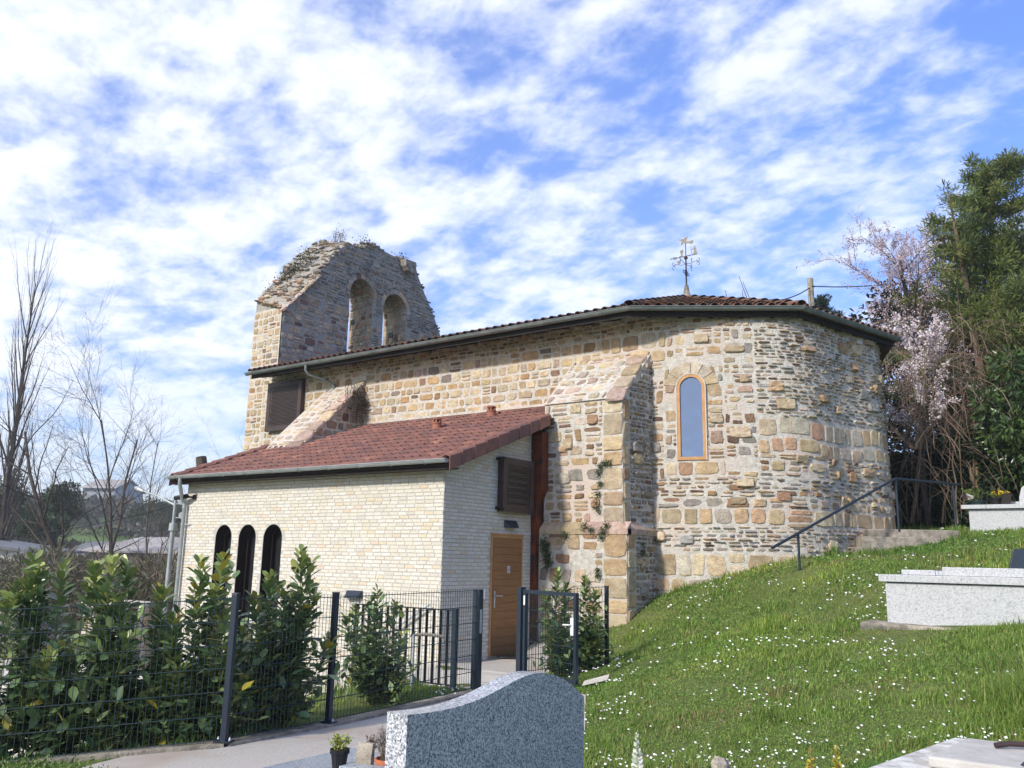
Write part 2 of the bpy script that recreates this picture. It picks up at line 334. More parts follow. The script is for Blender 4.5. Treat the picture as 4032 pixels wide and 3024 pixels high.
_sol = np.linalg.solve(np.block([[_K, _P], [_P.T, np.zeros((3, 3))]]), np.r_[CTRL[:, 2], 0, 0, 0])
def hgt(x, y):
    x = np.atleast_1d(np.asarray(x, float)); y = np.atleast_1d(np.asarray(y, float)); sh = x.shape
    xf, yf = x.ravel(), y.ravel()
    cx = np.clip(xf, -12, 11.5); cy = np.clip(yf, -15, 16)
    z = _sol[_n] + _sol[_n + 1] * cx + _sol[_n + 2] * cy
    for i in range(_n): z = z + _sol[i] * _U((cx - CTRL[i, 0]) ** 2 + (cy - CTRL[i, 1]) ** 2)
    # beyond the churchyard: valley to the left and ahead, bank rising behind the apse
    dx = np.maximum(0, -12 - xf); dy = np.maximum(0, yf - 16); rx = np.maximum(0, xf - 11.5)
    z = z - np.minimum(dx * 0.16, 3.2) + np.minimum(rx * 0.25, 6)
    far = np.hypot(xf - CAM[0], yf - CAM[1])
    hill = np.clip((far - 75) / 110, 0, 1); hill = hill * hill * (3 - 2 * hill)
    left = np.clip((-xf - 20) / 25, 0, 1)
    z = z + left * hill * 14 * (0.75 + 0.5 * vnoise(xf, yf, 60, 3))
    back = np.clip((yf - 16) / 20, 0, 1) * np.clip((xf + 25) / 30, 0, 1); z = z + back * 3.0
    return z.reshape(sh)
def gz(x, y): return float(hgt(x, y)[0])
def axis_pts(lo, hi, fine0, fine1, st, grow):
    a = list(np.arange(fine0, fine1 + 1e-6, st)); d = st
    while a[-1] < hi: d *= grow; a.append(a[-1] + d)
    d = st
    while a[0] > lo: d *= grow; a.insert(0, a[0] - d)
    return np.array(a)
gx = axis_pts(-900, 700, -13, 12.5, 0.3, 1.22); gy = axis_pts(-500, 900, -15.5, 16.5, 0.3, 1.22)
GX, GY = np.meshgrid(gx, gy); GZ = hgt(GX, GY)
nx, ny = len(gx), len(gy)
idx = (np.arange(ny - 1)[:, None] * nx + np.arange(nx - 1)[None]).ravel()
m_soil, n, b = mat('meadow_soil', 0.95)
co = tn(n, 'ShaderNodeTexCoord')
t = tn(n, 'ShaderNodeTexNoise', Scale=1.3, Detail=8, Roughness=0.7); n.links.new(co.outputs['Object'], t.inputs[0])
t2 = tn(n, 'ShaderNodeTexNoise', Scale=22, Detail=6, Roughness=0.7); n.links.new(co.outputs['Object'], t2.inputs[0])
c1 = ramp(n, t.outputs[0], [(0.35, (0.085, 0.12, 0.025)), (0.55, (0.12, 0.15, 0.040)), (0.75, (0.16, 0.14, 0.06))])
c2 = ramp(n, t2.outputs[0], [(0.3, (0.55,) * 3), (0.7, (1.3,) * 3)])
x = tn(n, 'ShaderNodeMixRGB', blend_type='MULTIPLY'); x.inputs[0].default_value = 1; n.links.new(c1, x.inputs[1]); n.links.new(c2, x.inputs[2])
n.links.new(x.outputs[0], b.inputs['Base Color']); bump(n, b, t2.outputs[0], 0.6, 0.03)
o = make('ground', np.c_[GX.ravel(), GY.ravel(), GZ.ravel()], [np.c_[idx, idx + 1, idx + 1 + nx, idx + nx]], m_soil, smooth=True); tag(o, kind='structure')

def drape(name, poly, m, lift=0.006, st=0.25, level=None):
    """a thin sheet following the ground inside a polygon"""
    xs = [p[0] for p in poly]; ys = [p[1] for p in poly]
    bm = bmesh.new(); bm.faces.new([bm.verts.new((p[0], p[1], 0)) for p in poly])
    for ax, lo, hi in ((0, min(xs), max(xs)), (1, min(ys), max(ys))):
        k = lo + st
        while k < hi:
            co_ = [0, 0, 0]; no = [0, 0, 0]; co_[ax] = k; no[ax] = 1
            bmesh.ops.bisect_plane(bm, geom=bm.verts[:] + bm.edges[:] + bm.faces[:], plane_co=co_, plane_no=no); k += st
    for v in bm.verts: v.co.z = (gz(v.co.x, v.co.y) if level is None else level(v.co.x, v.co.y)) + lift
    bmesh.ops.recalc_face_normals(bm, faces=bm.faces)
    if sum(f.normal.z for f in bm.faces) < 0: bmesh.ops.reverse_faces(bm, faces=bm.faces)
    me = bpy.data.meshes.new(name); bm.to_mesh(me); bm.free(); me.materials.append(m)
    o = bpy.data.objects.new(name, me); COL.objects.link(o); return tag(o, kind='structure')
PATH = [(2.42, -1.95), (2.60, -4.65), (2.72, -6.15), (2.30, -6.72), (3.2, -9.5), (3.4, -12.5), (8.6, -12.5), (7.6, -10), (6.6, -8.2), (5.9, -6.2), (4.9, -3.6), (3.9, -1.9), (3.05, -1.15), (2.25, -0.85), (1.75, 0.6), (1.2, 2.6), (0.1, 2.6), (0.0, 0.0), (0.2, -0.2), (1.95, -0.2), (1.95, -1.85)]
drape('path', PATH, m_path, 0.012)
def in_poly(x, y, poly):
    x = np.asarray(x); y = np.asarray(y); r = np.zeros(x.shape, bool); j = len(poly) - 1
    for i in range(len(poly)):
        xi, yi = poly[i]; xj, yj = poly[j]
        c = ((yi > y) != (yj > y)) & (x < (xj - xi) * (y - yi) / (yj - yi + 1e-12) + xi); r ^= c; j = i
    return r

# ------------------------------------------------------------------ rubble masonry
PAL = {
 'gold': [((0.56, 0.42, 0.235), 5), ((0.60, 0.475, 0.30), 5), ((0.62, 0.52, 0.36), 5), ((0.52, 0.345, 0.165), 3), ((0.44, 0.27, 0.12), 1), ((0.30, 0.25, 0.21), 0.7), ((0.26, 0.16, 0.11), 0.5), ((0.56, 0.42, 0.33), 1)],
 'mix': [((0.55, 0.42, 0.245), 4), ((0.58, 0.47, 0.31), 4), ((0.49, 0.33, 0.165), 3), ((0.56, 0.50, 0.41), 3), ((0.36, 0.22, 0.12), 2), ((0.20, 0.12, 0.085), 1.2), ((0.33, 0.31, 0.28), 2), ((0.52, 0.36, 0.27), 1.5)],
 'block': [((0.56, 0.44, 0.26), 4), ((0.60, 0.49, 0.33), 5), ((0.54, 0.385, 0.22), 3), ((0.52, 0.32, 0.19), 2), ((0.58, 0.51, 0.40), 2)],
 'slate': [((0.42, 0.385, 0.325), 4), ((0.50, 0.42, 0.30), 4), ((0.50, 0.345, 0.195), 3), ((0.33, 0.32, 0.295), 3), ((0.58, 0.50, 0.38), 3), ((0.28, 0.18, 0.11), 1), ((0.38, 0.40, 0.40), .7)],
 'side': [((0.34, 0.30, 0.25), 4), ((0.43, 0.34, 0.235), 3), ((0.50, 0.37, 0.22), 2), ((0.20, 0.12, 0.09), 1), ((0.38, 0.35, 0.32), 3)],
 'bellhi': [((0.32, 0.30, 0.27), 5), ((0.38, 0.34, 0.28), 4), ((0.40, 0.33, 0.24), 2), ((0.25, 0.24, 0.225), 3), ((0.42, 0.27, 0.16), 1)],
 'belllo': [((0.47, 0.35, 0.235), 4), ((0.38, 0.32, 0.25), 3), ((0.50, 0.36, 0.22), 3), ((0.23, 0.12, 0.09), 2), ((0.42, 0.23, 0.155), 1), ((0.46, 0.41, 0.34), 2)],
 'flag': [((0.58, 0.46, 0.28), 4), ((0.45, 0.35, 0.27), 2), ((0.60, 0.50, 0.36), 3), ((0.55, 0.40, 0.33), 2), ((0.56, 0.50, 0.42), 2)],
 'quoin': [((0.60, 0.47, 0.28), 4), ((0.56, 0.41, 0.225), 4), ((0.62, 0.52, 0.35), 3)]}
def pick(pal):
    t = PAL[pal]; c = random.choices([p[0] for p in t], [p[1] for p in t])[0]; gm = sum(c) / 3; c = tuple(gm + (v - gm) * .84 for v in c); k = random.uniform(0.74, 1.20)
    return tuple(min(0.8, v * k * f_ * random.uniform(0.97, 1.03)) for v, f_ in zip(c, (1.05, 1.02, 1.0)))
STY = {  # course height, stone width, joint, relief, split chance, drop chance, outline wobble, overlaid big stones per m2
 'gold': dict(h=(0.15, 0.25), w=(0.16, 0.42), g=0.012, d=(0.004, 0.022), split=0.14, drop=0.02, wob=0.24, pal='gold'),
 'rough': dict(h=(0.08, 0.14), w=(0.09, 0.28), g=0.012, d=(0.006, 0.03), split=0.25, drop=0.08, wob=0.24, pal='mix'),
 'window': dict(h=(0.15, 0.32), w=(0.16, 0.46), g=0.015, d=(0.002, 0.026), split=0.40, drop=0.08, wob=0.34, pal='mix', big=1.6),
 'slate': dict(h=(0.045, 0.10), w=(0.10, 0.34), g=0.006, d=(0.002, 0.045), split=0.2, drop=0.12, wob=0.42, pal='slate', big=1.7),
 'mixslate': dict(h=(0.08, 0.24), w=(0.14, 0.46), g=0.009, d=(0.003, 0.038), split=0.5, drop=0.07, wob=0.36, pal='mix', big=2.2),
 'block': dict(h=(0.27, 0.35), w=(0.22, 0.52), g=0.012, d=(0.008, 0.024), split=0.07, drop=0.0, wob=0.17, pal='block'),
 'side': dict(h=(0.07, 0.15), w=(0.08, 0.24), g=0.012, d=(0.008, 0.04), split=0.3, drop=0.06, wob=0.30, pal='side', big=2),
 'front': dict(h=(0.18, 0.36), w=(0.18, 0.52), g=0.015, d=(0.004, 0.03), split=0.4, drop=0.07, wob=0.32, pal='mix', big=1.5),
 'quoin': dict(h=(0.24, 0.44), w=(0.5, 0.6), g=0.008, d=(0.014, 0.024), split=0.0, drop=0.0, wob=0.06, pal='quoin'),
 'bellhi': dict(h=(0.07, 0.15), w=(0.14, 0.42), g=0.010, d=(0.008, 0.035), split=0.25, drop=0.03, wob=0.24, pal='bellhi', big=.8),
 'belllo': dict(h=(0.13, 0.27), w=(0.16, 0.42), g=0.016, d=(0.008, 0.03), split=0.25, drop=0.03, wob=0.2, pal='belllo'),
}
class Stones:
    def __init__(s): s.v = []; s.f = []; s.c = []
    def stone(s, mp, u0, u1, v0, v1, sty, ok=None, push=None, col=None):
        w, h = u1 - u0, v1 - v0
        if w < 0.03 or h < 0.015: return
        wob = sty['wob']; d = random.uniform(*sty['d']); cu, cv_ = (u0 + u1) / 2, (v0 + v1) / 2
        if ok and not ok(cu, cv_): return
        n = 12; e = random.uniform(4.0, 11.0); ring = []
        qx = [random.uniform(-1, 1) * wob * .55 for _ in range(4)]; qy = [random.uniform(-1, 1) * wob * .75 for _ in range(4)]
        for k in range(n):
            a = 2 * math.pi * (k + 0.5) / n; ca, sa = math.cos(a), math.sin(a)
            r = 1 / (abs(ca) ** e + abs(sa) ** e) ** (1 / e); r *= 1 - random.random() * wob * .55
            X_, Y_ = ca * r, sa * r; wq = ((1 - X_) * (1 - Y_), (1 + X_) * (1 - Y_), (1 + X_) * (1 + Y_), (1 - X_) * (1 + Y_))
            X_ -= sum(abs(q_) * w_ for q_, w_ in zip(qx, wq)) / 4 * (1 if X_ > 0 else -1); Y_ -= sum(abs(q_) * w_ for q_, w_ in zip(qy, wq)) / 4 * (1 if Y_ > 0 else -1)
            ring.append((X_ * w / 2, Y_ * h / 2))
        sk = random.uniform(-wob, wob) * h * 0.6
        ring = [(x + sk * (y / h), y) for x, y in ring]
        c = col or pick(sty['pal']); base = len(s.v)
        tu, tv = random.uniform(-0.35, 0.35) * d, random.uniform(-0.4, 0.5) * d
        for kk, (sc, dd) in enumerate(((1.0, -0.006), (1 - 0.0, d * 0.62), (1 - 0.0, d))):
            inset = (0, min(0.06 * min(w, h), 0.007), min(0.22 * min(w, h), 0.022))[kk]
            for (x, y) in ring:
                fx = max(0.0, 1 - inset / (w / 2)); fy = max(0.0, 1 - inset / (h / 2))
                uu, vv = cu + x * fx, cv_ + y * fy
                if push: uu, vv = push(uu, vv)
                q = dd + (0 if kk == 0 else (tu * x / w * 2 + tv * y / h * 2 + random.uniform(-1, 1) * d * 0.22))
                s.v.append(mp(uu, vv, q)); kc = random.uniform(.80, 1.12); s.c.append((c[0] * kc, c[1] * kc * .995, c[2] * kc * random.uniform(.93, 1.05)))
        uu, vv = cu, cv_
        if push: uu, vv = push(uu, vv)
        s.v.append(mp(uu, vv, d * random.uniform(0.95, 1.15))); s.c.append(c); ctr = base + 3 * n
        for r_ in range(2):
            for k in range(n):
                a, b_ = base + r_ * n + k, base + r_ * n + (k + 1) % n; s.f.append([a, b_, b_ + n, a + n])
        for k in range(n): s.f.append([base + 2 * n + k, base + 2 * n + (k + 1) % n, ctr])
    def zone(s, mp, u0, u1, v0, v1, style, ok=None, push=None, wave=0.02):
        sty = STY[style]; g = sty['g']; v = v0; ph = random.uniform(0, 50)
        wv = lambda u, v_: v_ + wave * (vnoise(u + ph, v_ * 0.7, 0.9, 2) - 0.5) * 2
        while v < v1 - 0.02:
            h = random.uniform(*sty['h'])
            if v1 - (v + h) < sty['h'][0] * 0.6: h = v1 - v
            u = u0 - random.uniform(0, sty['w'][0] * 0.6) if style != 'quoin' else u0
            while u < u1 - 0.02:
                w = random.uniform(*sty['w']) * (0.75 + 0.5 * random.random() * (h / max(sty['h'][1], 1e-3)))
                if style == 'quoin': w = u1 - u0
                uu0, uu1 = max(u, u0), min(u + w, u1)
                if u1 - uu1 < sty['w'][0] * 0.45: uu1 = u1; w = u1 - u
                if uu1 - uu0 > 0.035 and random.random() > sty['drop']:
                    dv = float(wv((uu0 + uu1) / 2, v)) - v; b0, b1 = v + dv + g / 2, v + h + dv - g / 2
                    if random.random() < sty['split'] and h > 0.09:
                        k = 2 if h < 0.2 or random.random() < .5 else 3; cut = sorted([b0, b1] + [b0 + (b1 - b0) * (i + random.uniform(-.2, .2)) / k for i in range(1, k)])
                        for i in range(k):
                            o0 = random.uniform(0, 0.25) * (uu1 - uu0) * (random.random() < .4)
                            s.stone(mp, uu0 + g / 2 + o0, uu1 - g / 2, cut[i] + (g * 0.35 if i else 0), cut[i + 1] - (g * 0.35 if i < k - 1 else 0), sty, ok, push)
                    else: s.stone(mp, uu0 + g / 2, uu1 - g / 2, b0 + random.uniform(0, .12) * h * (wob_ := sty['wob']), b1 - random.uniform(0, .12) * h * wob_, sty, ok, push)
                u += w
            v += h
        for _ in range(int(sty.get('big', 0) * (u1 - u0) * (v1 - v0) + random.random())):
            w, h = random.uniform(.18, .46), random.uniform(.12, .26); a, b_ = random.uniform(u0, max(u0, u1 - w)), random.uniform(v0, max(v0, v1 - h))
            if a + w < u1 and b_ + h < v1 and (not ok or all(ok(a + w * i, b_ + h * j) for i in (0, .5, 1) for j in (0, .5, 1))):
                dd = sty['d'][1] + .012; s.stone(mp, a, a + w, b_, b_ + h, dict(sty, d=(dd, dd + .01), pal='block' if sty['pal'] in ('slate', 'mix') and random.random() < .6 else sty['pal'], wob=.16), ok, push)
    def build(s, name, m, parent):
        return make(name, np.array(s.v), s.f, m, parent, np.array(s.c))

def join(name, objs, parent=None):
    """several shells of one part (stones + mortar) become one mesh"""
    bm = bmesh.new(); mats = []; k = 0
    for o in objs:
        bm.from_mesh(o.data); bm.faces.ensure_lookup_table()
        for i in range(k, len(bm.faces)): bm.faces[i].material_index = len(mats)
        k = len(bm.faces); mats.append(o.data.materials[0])
    me = bpy.data.meshes.new(name); bm.to_mesh(me); bm.free()
    for m_ in mats: me.materials.append(m_)
    for o in objs: od = o.data; bpy.data.objects.remove(o); bpy.data.meshes.remove(od)
    r = bpy.data.objects.new(name, me); COL.objects.link(r)
    if parent is not None: r.parent = parent
    return r
# ================================================================== THE STONE CHAPEL
XA, YA, RA, YN = 1.9, 7.4, 3.5, 3.9
chapel = thing('stone_chapel', 'old rubble stone chapel with rounded apse, open bell gable and dark eaves', 'chapel', (-3, 6, 0))
def bat(u, z): return 0.12 * max(0.0, min(1.15, (6.5 - z) / 4.7)) * max(0.0, min(1.0, u / 1.2))
def dip(a, c, w): return math.cos((a - c) / w * math.pi / 2) ** 2 if abs(a - c) < w else 0.0
def mw(u, z, d):
    if u <= 0: return (XA + u, YN - d, z)
    if u < .5: d = d + .05 * (1 - u / .5)
    a = u / RA; r = RA - .05 + d + bat(u, z) - .06 * dip(a, .44, .40) - .31 * dip(a, 1.27, .50)
    return (XA + r * math.sin(a), YA - r * math.cos(a), z)
WU0, WU1, WZ0, WZS = 0.553, 1.10, 3.60, 5.00; WUC = (WU0 + WU1) / 2; WR = (WU1 - WU0) / 2
def wtop(u):
    q = max(0.0, WR * WR - (u - WUC) ** 2); return WZS + math.sqrt(q)
def in_win(u, z, e=0.0):
    if not (WU0 - e < u < WU1 + e and z > WZ0 - e): return False
    return z < WZS or (u - WUC) ** 2 + (z - WZS) ** 2 < (WR + e) ** 2
def wpush(u, z):
    if not in_win(u, z, 0.015): return u, z
    c = [(abs(u - WU0), WU0 - 0.015, z), (abs(WU1 - u), WU1 + 0.015, z), (abs(z - WZ0), u, WZ0 - 0.015)]
    if z > WZS:
        r = math.hypot(u - WUC, z - WZS) or 1; k = (WR + 0.015) / r; return WUC + (u - WUC) * k, WZS + (z - WZS) * k
    _, a, b_ = min(c); return a, b_
TOPZ = lambda u: 6.72
mb = MB()
us = sorted(set([-12.6, -11.4, 0] + list(np.arange(0.1, 0.5, 0.15)) + list(np.linspace(WU0, WU1, 13)) + list(np.arange(1.25, 11.1, 0.18))))
for a, b_ in zip(us[:-1], us[1:]):
    hi = 8.55 if b_ <= -11.3 else (6.66 if b_ <= 0 else 6.5)
    zl = np.linspace(-2.2, hi, 12)
    if WU0 - 1e-6 <= a and b_ <= WU1 + 1e-6:
        segs = [(list(np.linspace(-2.2, WZ0, 8)), list(np.linspace(-2.2, WZ0, 8))), ([wtop(a), 6.0, 6.5], [wtop(b_), 6.0, 6.5])]
    else: segs = [(list(zl), list(zl))]
    for za, zb in segs:
        for i in range(len(za) - 1):
            mb.add([mw(a, za[i], 0), mw(b_, zb[i], 0), mw(b_, zb[i + 1], 0), mw(a, za[i + 1], 0)], [[0, 1, 2, 3]], (.5, .5, .5))
# window reveal
rv = [(WU0, WZ0), (WU1, WZ0)] + [(WUC + WR * math.cos(t), WZS + WR * math.sin(t)) for t in np.linspace(0, math.pi, 13)]
for i in range(len(rv)):
    p, q = rv[i], rv[(i + 1) % len(rv)]
    mb.add([mw(*p, 0), mw(*q, 0), mw(*q, -0.28), mw(*p, -0.28)], [[0, 1, 2, 3]], (.5, .5, .5))
# west and north walls (turned away, still there)
mb.add([(-10.7, 3.9, -2), (-10.7, 10.9, -2), (-10.7, 10.9, 6.7), (-10.7, 3.9, 6.7)], [[0, 1, 2, 3]], (.5,) * 3)
mb.add([(-10.7, 10.9, -2), (1.9, 10.9, -2), (1.9, 10.9, 6.7), (-10.7, 10.9, 6.7)], [[0, 1, 2, 3]], (.5,) * 3)
wall_m = mb.build('mortar_tmp', m_mortar, chapel, fix=False, col=True)
st = Stones()
clip = lambda u, z: not in_win(u, z, 0.0) and z > (-0.6 if u < -5 else 0.4 if u < 1 else 0.8)
# west end of the nave below and beside the bell gable (quoins), then the long wall
st.zone(mw, -12.6, -11.95, -1.0, 8.5, 'gold', clip); st.zone(mw, -11.95, -11.42, -1.0, 8.5, 'gold', clip)
st.zone(mw, -11.42, -1.1, 3.3, 6.18, 'gold', clip); st.zone(mw, -11.42, -1.1, 6.18, 6.64, 'rough', clip)
st.zone(mw, -1.1, 0.35, 5.55, 6.2, 'block', clip, wpush); st.zone(mw, -1.1, 2.05, 6.2, 6.48, 'rough', clip, wpush)
st.zone(mw, -1.1, 0.3, 3.0, 5.55, 'window', clip, wpush); st.zone(mw, 0.3, WU0 - 0.01, WZ0, 5.45, 'front', clip, wpush)
st.zone(mw, WU1 + 0.01, 1.45, WZ0, 5.45, 'front', clip, wpush); st.zone(mw, 1.45, 2.05, 3.0, 6.2, 'window', clip, wpush)
st.zone(mw, 0.35, 1.45, 5.62, 6.2, 'window', clip, wpush)
# arch stone over the window, cut round the head
for (a0, a1) in ((0.15, 0.62), (0.62, 1.09), (1.09, 1.56), (1.56, 2.03), (2.03, 2.5), (2.5, 2.99)):
    b0 = len(st.v); c = pick('block'); n_ = 5; pts = []
    for t in np.linspace(a0 + .02, a1 - .02, n_): pts.append((WUC + (WR + .02) * math.cos(t), WZS + (WR + .02) * math.sin(t)))
    for t in np.linspace(a1 - .02, a0 + .02, n_): pts.append((WUC + (WR + .26) * math.cos(t), WZS + (WR + .24) * math.sin(t)))
    k = len(pts)
    for dd in (-0.005, 0.022):
        for p in pts: st.v.append(mw(*p, dd)); st.c.append(c)
    for i in range(k): st.f.append([b0 + i, b0 + (i + 1) % k, b0 + k + (i + 1) % k, b0 + k + i])
    st.f.append([b0 + k + i for i in range(k)])
st.zone(mw, 0.3, 1.45, 3.28, 3.58, 'block', clip)
# apse: thin slates high up, a double belt of squared blocks, slates, a belt, slates, big blocks at the foot
st.zone(mw, 2.05, 7.6, 4.42, 6.48, 'slate', clip); st.zone(mw, 2.05, 7.6, 3.72, 4.42, 'block', clip, None, .05)
st.zone(mw, -0.1, 7.6, 3.05, 3.28, 'slate', clip); st.zone(mw, 2.05, 7.6, 3.28, 3.72, 'mixslate', clip)
st.zone(mw, -0.1, 7.6, 2.70, 3.05, 'mixslate', clip); st.zone(mw, -0.1, 7.6, 2.36, 2.70, 'block', clip, None, .035)
st.zone(mw, -0.1, 7.6, 1.90, 2.36, 'slate', clip); st.zone(mw, -0.1, 7.6, 0.55, 1.90, 'block', clip)
st.zone(mw, -1.2, -0.1, 0.8, 3.0, 'window', clip)
ws = st.build('stones_tmp', m_stone, chapel)
wall = join('wall', [ws, wall_m], chapel)

# ---- arched window in the apse
t_ = WUC / RA; tang = np.array([math.cos(t_), math.sin(t_), 0]); nor = np.array([math.sin(t_), -math.cos(t_), 0])
wc = np.array(mw(WUC, 0, 0))
def fw(dep): return lambda u, z: tuple(wc + tang * (u - WUC) + nor * dep + np.array([0, 0, z]))
def arch(uc, w, z0, zs, e=0, n=14):
    r = w / 2 - e; return [(uc - r, z0 + e), (uc + r, z0 + e)] + [(uc + r * math.cos(t), zs + r * math.sin(t)) for t in np.linspace(0, math.pi, n)]
wf = MB().extrude([arch(WUC, 2 * WR + 0.01, WZ0, WZS), arch(WUC, 2 * WR, WZ0, WZS, 0.062)[::-1]], fw(-0.03), fw(-0.11)).build('window', m_woodf, chapel)
MB().extrude([arch(WUC, 2 * WR, WZ0, WZS, 0.055)], fw(-0.075), fw(-0.085)).build('pane', m_glass, wf)
MB().extrude([arch(WUC, 2 * WR + 0.03, WZ0, WZS), arch(WUC, 2 * WR, WZ0, WZS, -0.0)[::-1]], fw(-0.02), fw(-0.04)).build('sealant', m_lconc, wf)

# ---- buttresses
def buttress(x0, x1, yf, zf, xr1, quo, low=None, name='buttress', label=None, wallz=5.8):
    b_ = MB(); y1 = YN + 0.05
    b_.add([(x0, yf, -1), (x1, yf, -1), (xr1, y1, -1), (x0, y1, -1), (x0, yf, zf), (x1, yf, zf), (xr1, y1, wallz), (x0, y1, wallz)],
           [[3, 2, 1, 0], [4, 5, 6, 7], [0, 1, 5, 4], [1, 2, 6, 5], [2, 3, 7, 6], [3, 0, 4, 7]], (.5,) * 3)
    if low:
        lx1, lyf, lz = low
        b_.box(x0 - 0.02, lx1, lyf, y1, -1.02, lz, (.5,) * 3)
        b_.add([(x0 - .02, lyf, lz), (lx1, lyf, lz), (lx1, y1, lz), (x0 - .02, yf, lz + .14), (x1, yf, lz + .14), (xr1, y1, lz + .14)], [[0, 1, 4, 3], [1, 2, 5, 4]], (.5,) * 3)
    mo = b_.build('m_tmp', m_mortar, chapel, fix=True, col=True); s_ = Stones()
    fr = lambda y: (lambda u, z, d: (u, y - d, z))
    L_ = math.hypot(y1 - yf, xr1 - x1); sd = lambda y0_, xa: (lambda u, z, d: (xa + (xr1 - x1) * (u - y0_) / (y1 - y0_) + d, u, z))
    z0 = low[2] + 0.14 if low else 3.5; g = 0.42
    if quo:
        s_.zone(fr(yf), x1 - g, x1 + 0.015, z0, zf - 0.02, 'quoin'); s_.zone(fr(yf), x0, x1 - g, z0, zf - 0.02, 'front')
        s_.zone(sd(yf, x1), yf + 0.01, yf + 0.24, z0, zf - 0.02, 'quoin')
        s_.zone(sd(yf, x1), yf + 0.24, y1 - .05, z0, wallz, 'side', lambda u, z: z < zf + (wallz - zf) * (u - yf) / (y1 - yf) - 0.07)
        lx1, lyf, lz = low
        s_.zone(fr(lyf), lx1 - 0.48, lx1 + 0.015, 0.2, lz - 0.02, 'quoin'); s_.zone(fr(lyf), x0, lx1 - 0.48, -0.1, lz - 0.02, 'front')
        s2 = lambda u, z, d: (lx1 + d, u, z)
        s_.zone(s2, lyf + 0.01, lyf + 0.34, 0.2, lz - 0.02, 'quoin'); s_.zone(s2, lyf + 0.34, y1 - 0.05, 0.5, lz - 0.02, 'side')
    else:
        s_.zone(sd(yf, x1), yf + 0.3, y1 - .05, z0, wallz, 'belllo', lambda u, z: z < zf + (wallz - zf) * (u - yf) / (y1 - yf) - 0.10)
    so = s_.build('s_tmp', m_stone, chapel); r = join(name, [so, mo], chapel)
    if label: r['label'] = label
    # sloping cap of irregular flagstones
    c_ = Stones(); dy = y1 - yf; dz = wallz - zf; LL = math.hypot(dy, dz)
    def cp(u, v, d): return (u, yf + dy * v / LL - d * dz / LL, zf + dz * v / LL + d * dy / LL)
    fl = dict(h=(0.16, 0.30), w=(0.2, 0.55), g=0.016, d=(0.015, 0.04), split=0.3, drop=0.0, wob=0.42, pal='flag'); STY['flag'] = fl
    c_.zone(cp, x0 + 0.02, x1 - 0.36, -0.06, LL, 'flag')
    v = -0.14
    while v < LL - .05:
        h = random.uniform(0.30, 0.42); wd = random.uniform(.3, .44)
        c_.stone(cp, x1 - wd, x1 + 0.07, v, min(v + h, LL), dict(fl, d=(0.05, 0.06), wob=0.08)); v += h + .01
    co_ = MB(); t0 = 0.045
    co_.add([cp(x0, -0.04, 0), cp(x1 + .02, -0.04, 0), cp(x1 + .02, LL, 0), cp(x0, LL, 0), cp(x0, -0.04, t0 * .3), cp(x1 + .02, -0.04, t0 * .3), cp(x1 + .02, LL, t0 * .3), cp(x0, LL, t0 * .3)],
            [[3, 2, 1, 0], [4, 5, 6, 7], [0, 1, 5, 4], [1, 2, 6, 5], [2, 3, 7, 6], [3, 0, 4, 7]], (.5,) * 3)
    cm = co_.build('c_tmp', m_mortar, chapel, col=True); join('capping', [c_.build('c2_tmp', m_stone, chapel), cm], r)
    if low:
        mo_ = MB(); lx1, lyf, lz = low; x = x0
        prof = [(-0.03, -0.07), (-0.03, 0.03), (0.12, 0.16), (0.12, -0.07)]
        while x < lx1 - 0.05:
            xn = min(lx1 + 0.03, x + random.uniform(.4, .65)); xn = lx1 + .03 if lx1 - xn < .2 else xn
            mo_.add([(xx, lyf + p[0], lz + p[1]) for xx in (x + .006, xn) for p in prof], [[0, 1, 2, 3], [7, 6, 5, 4], [0, 4, 5, 1], [1, 5, 6, 2], [2, 6, 7, 3], [3, 7, 4, 0]], pick('flag')); x = xn
        y = lyf
        while y < y1 - .1:
            yn = min(y1 - .03, y + random.uniform(.35, .5)); yn = y1 - .03 if y1 - yn < .2 else yn
            mo_.add([(lx1 - p[0], yy, lz + p[1]) for yy in (y, yn - .006) for p in prof], [[3, 2, 1, 0], [4, 5, 6, 7], [1, 5, 4, 0], [2, 6, 5, 1], [3, 7, 6, 2], [0, 4, 7, 3]], pick('flag')); y = yn
        mo_.build('moulding', m_stone, r, col=True)
    return r
buttress(-7.35, -6.05, 1.90, 4.06, -6.05, False, None, label='weathered buttress with a long sloping flagstone cap above the tiled roof', wallz=6.02)
buttress(0.13, 1.86, 2.85, 4.72, 1.95, True, (2.0, 2.72, 2.24), label='massive stepped buttress with flagstone cap and golden corner stones', wallz=5.80)

# ---- bell gable: ruined wall with two arches
XF, XB = -9.5, -10.7
OUT_F = [(3.94, 4.0), (10.95, 4.0), (10.95, 8.9), (10.70, 9.35), (10.2, 10.1), (9.86, 10.52), (9.52, 11.0), (9.28, 11.45), (8.76, 11.46), (8.2, 11.40), (7.78, 11.43), (7.4, 11.50), (7.05, 11.42), (6.85, 11.20), (6.6, 11.16), (6.32, 11.22), (5.95, 10.95), (5.61, 10.54), (5.24, 10.04), (4.88, 9.55), (4.5, 9.15), (4.07, 8.72), (3.94, 8.48)]
OUT_B = [(3.94, 4.0), (10.95, 4.0), (10.95, 9.0), (10.70, 9.45), (10.2, 10.2), (9.86, 10.6), (9.52, 11.05), (9.28, 11.55), (8.76, 11.6), (8.2, 11.6), (7.78, 11.65), (7.4, 11.6), (7.05, 11.62), (6.85, 11.6), (6.6, 11.53), (6.3, 11.5), (5.91, 11.32), (5.48, 10.93), (4.97, 10.38), (4.75, 10.0), (4.45, 9.62), (4.1, 9.2), (3.94, 8.88)]
H1 = (6.93, 1.0, 7.2, 9.72); H2 = (8.46, 1.1, 7.2, 9.58)
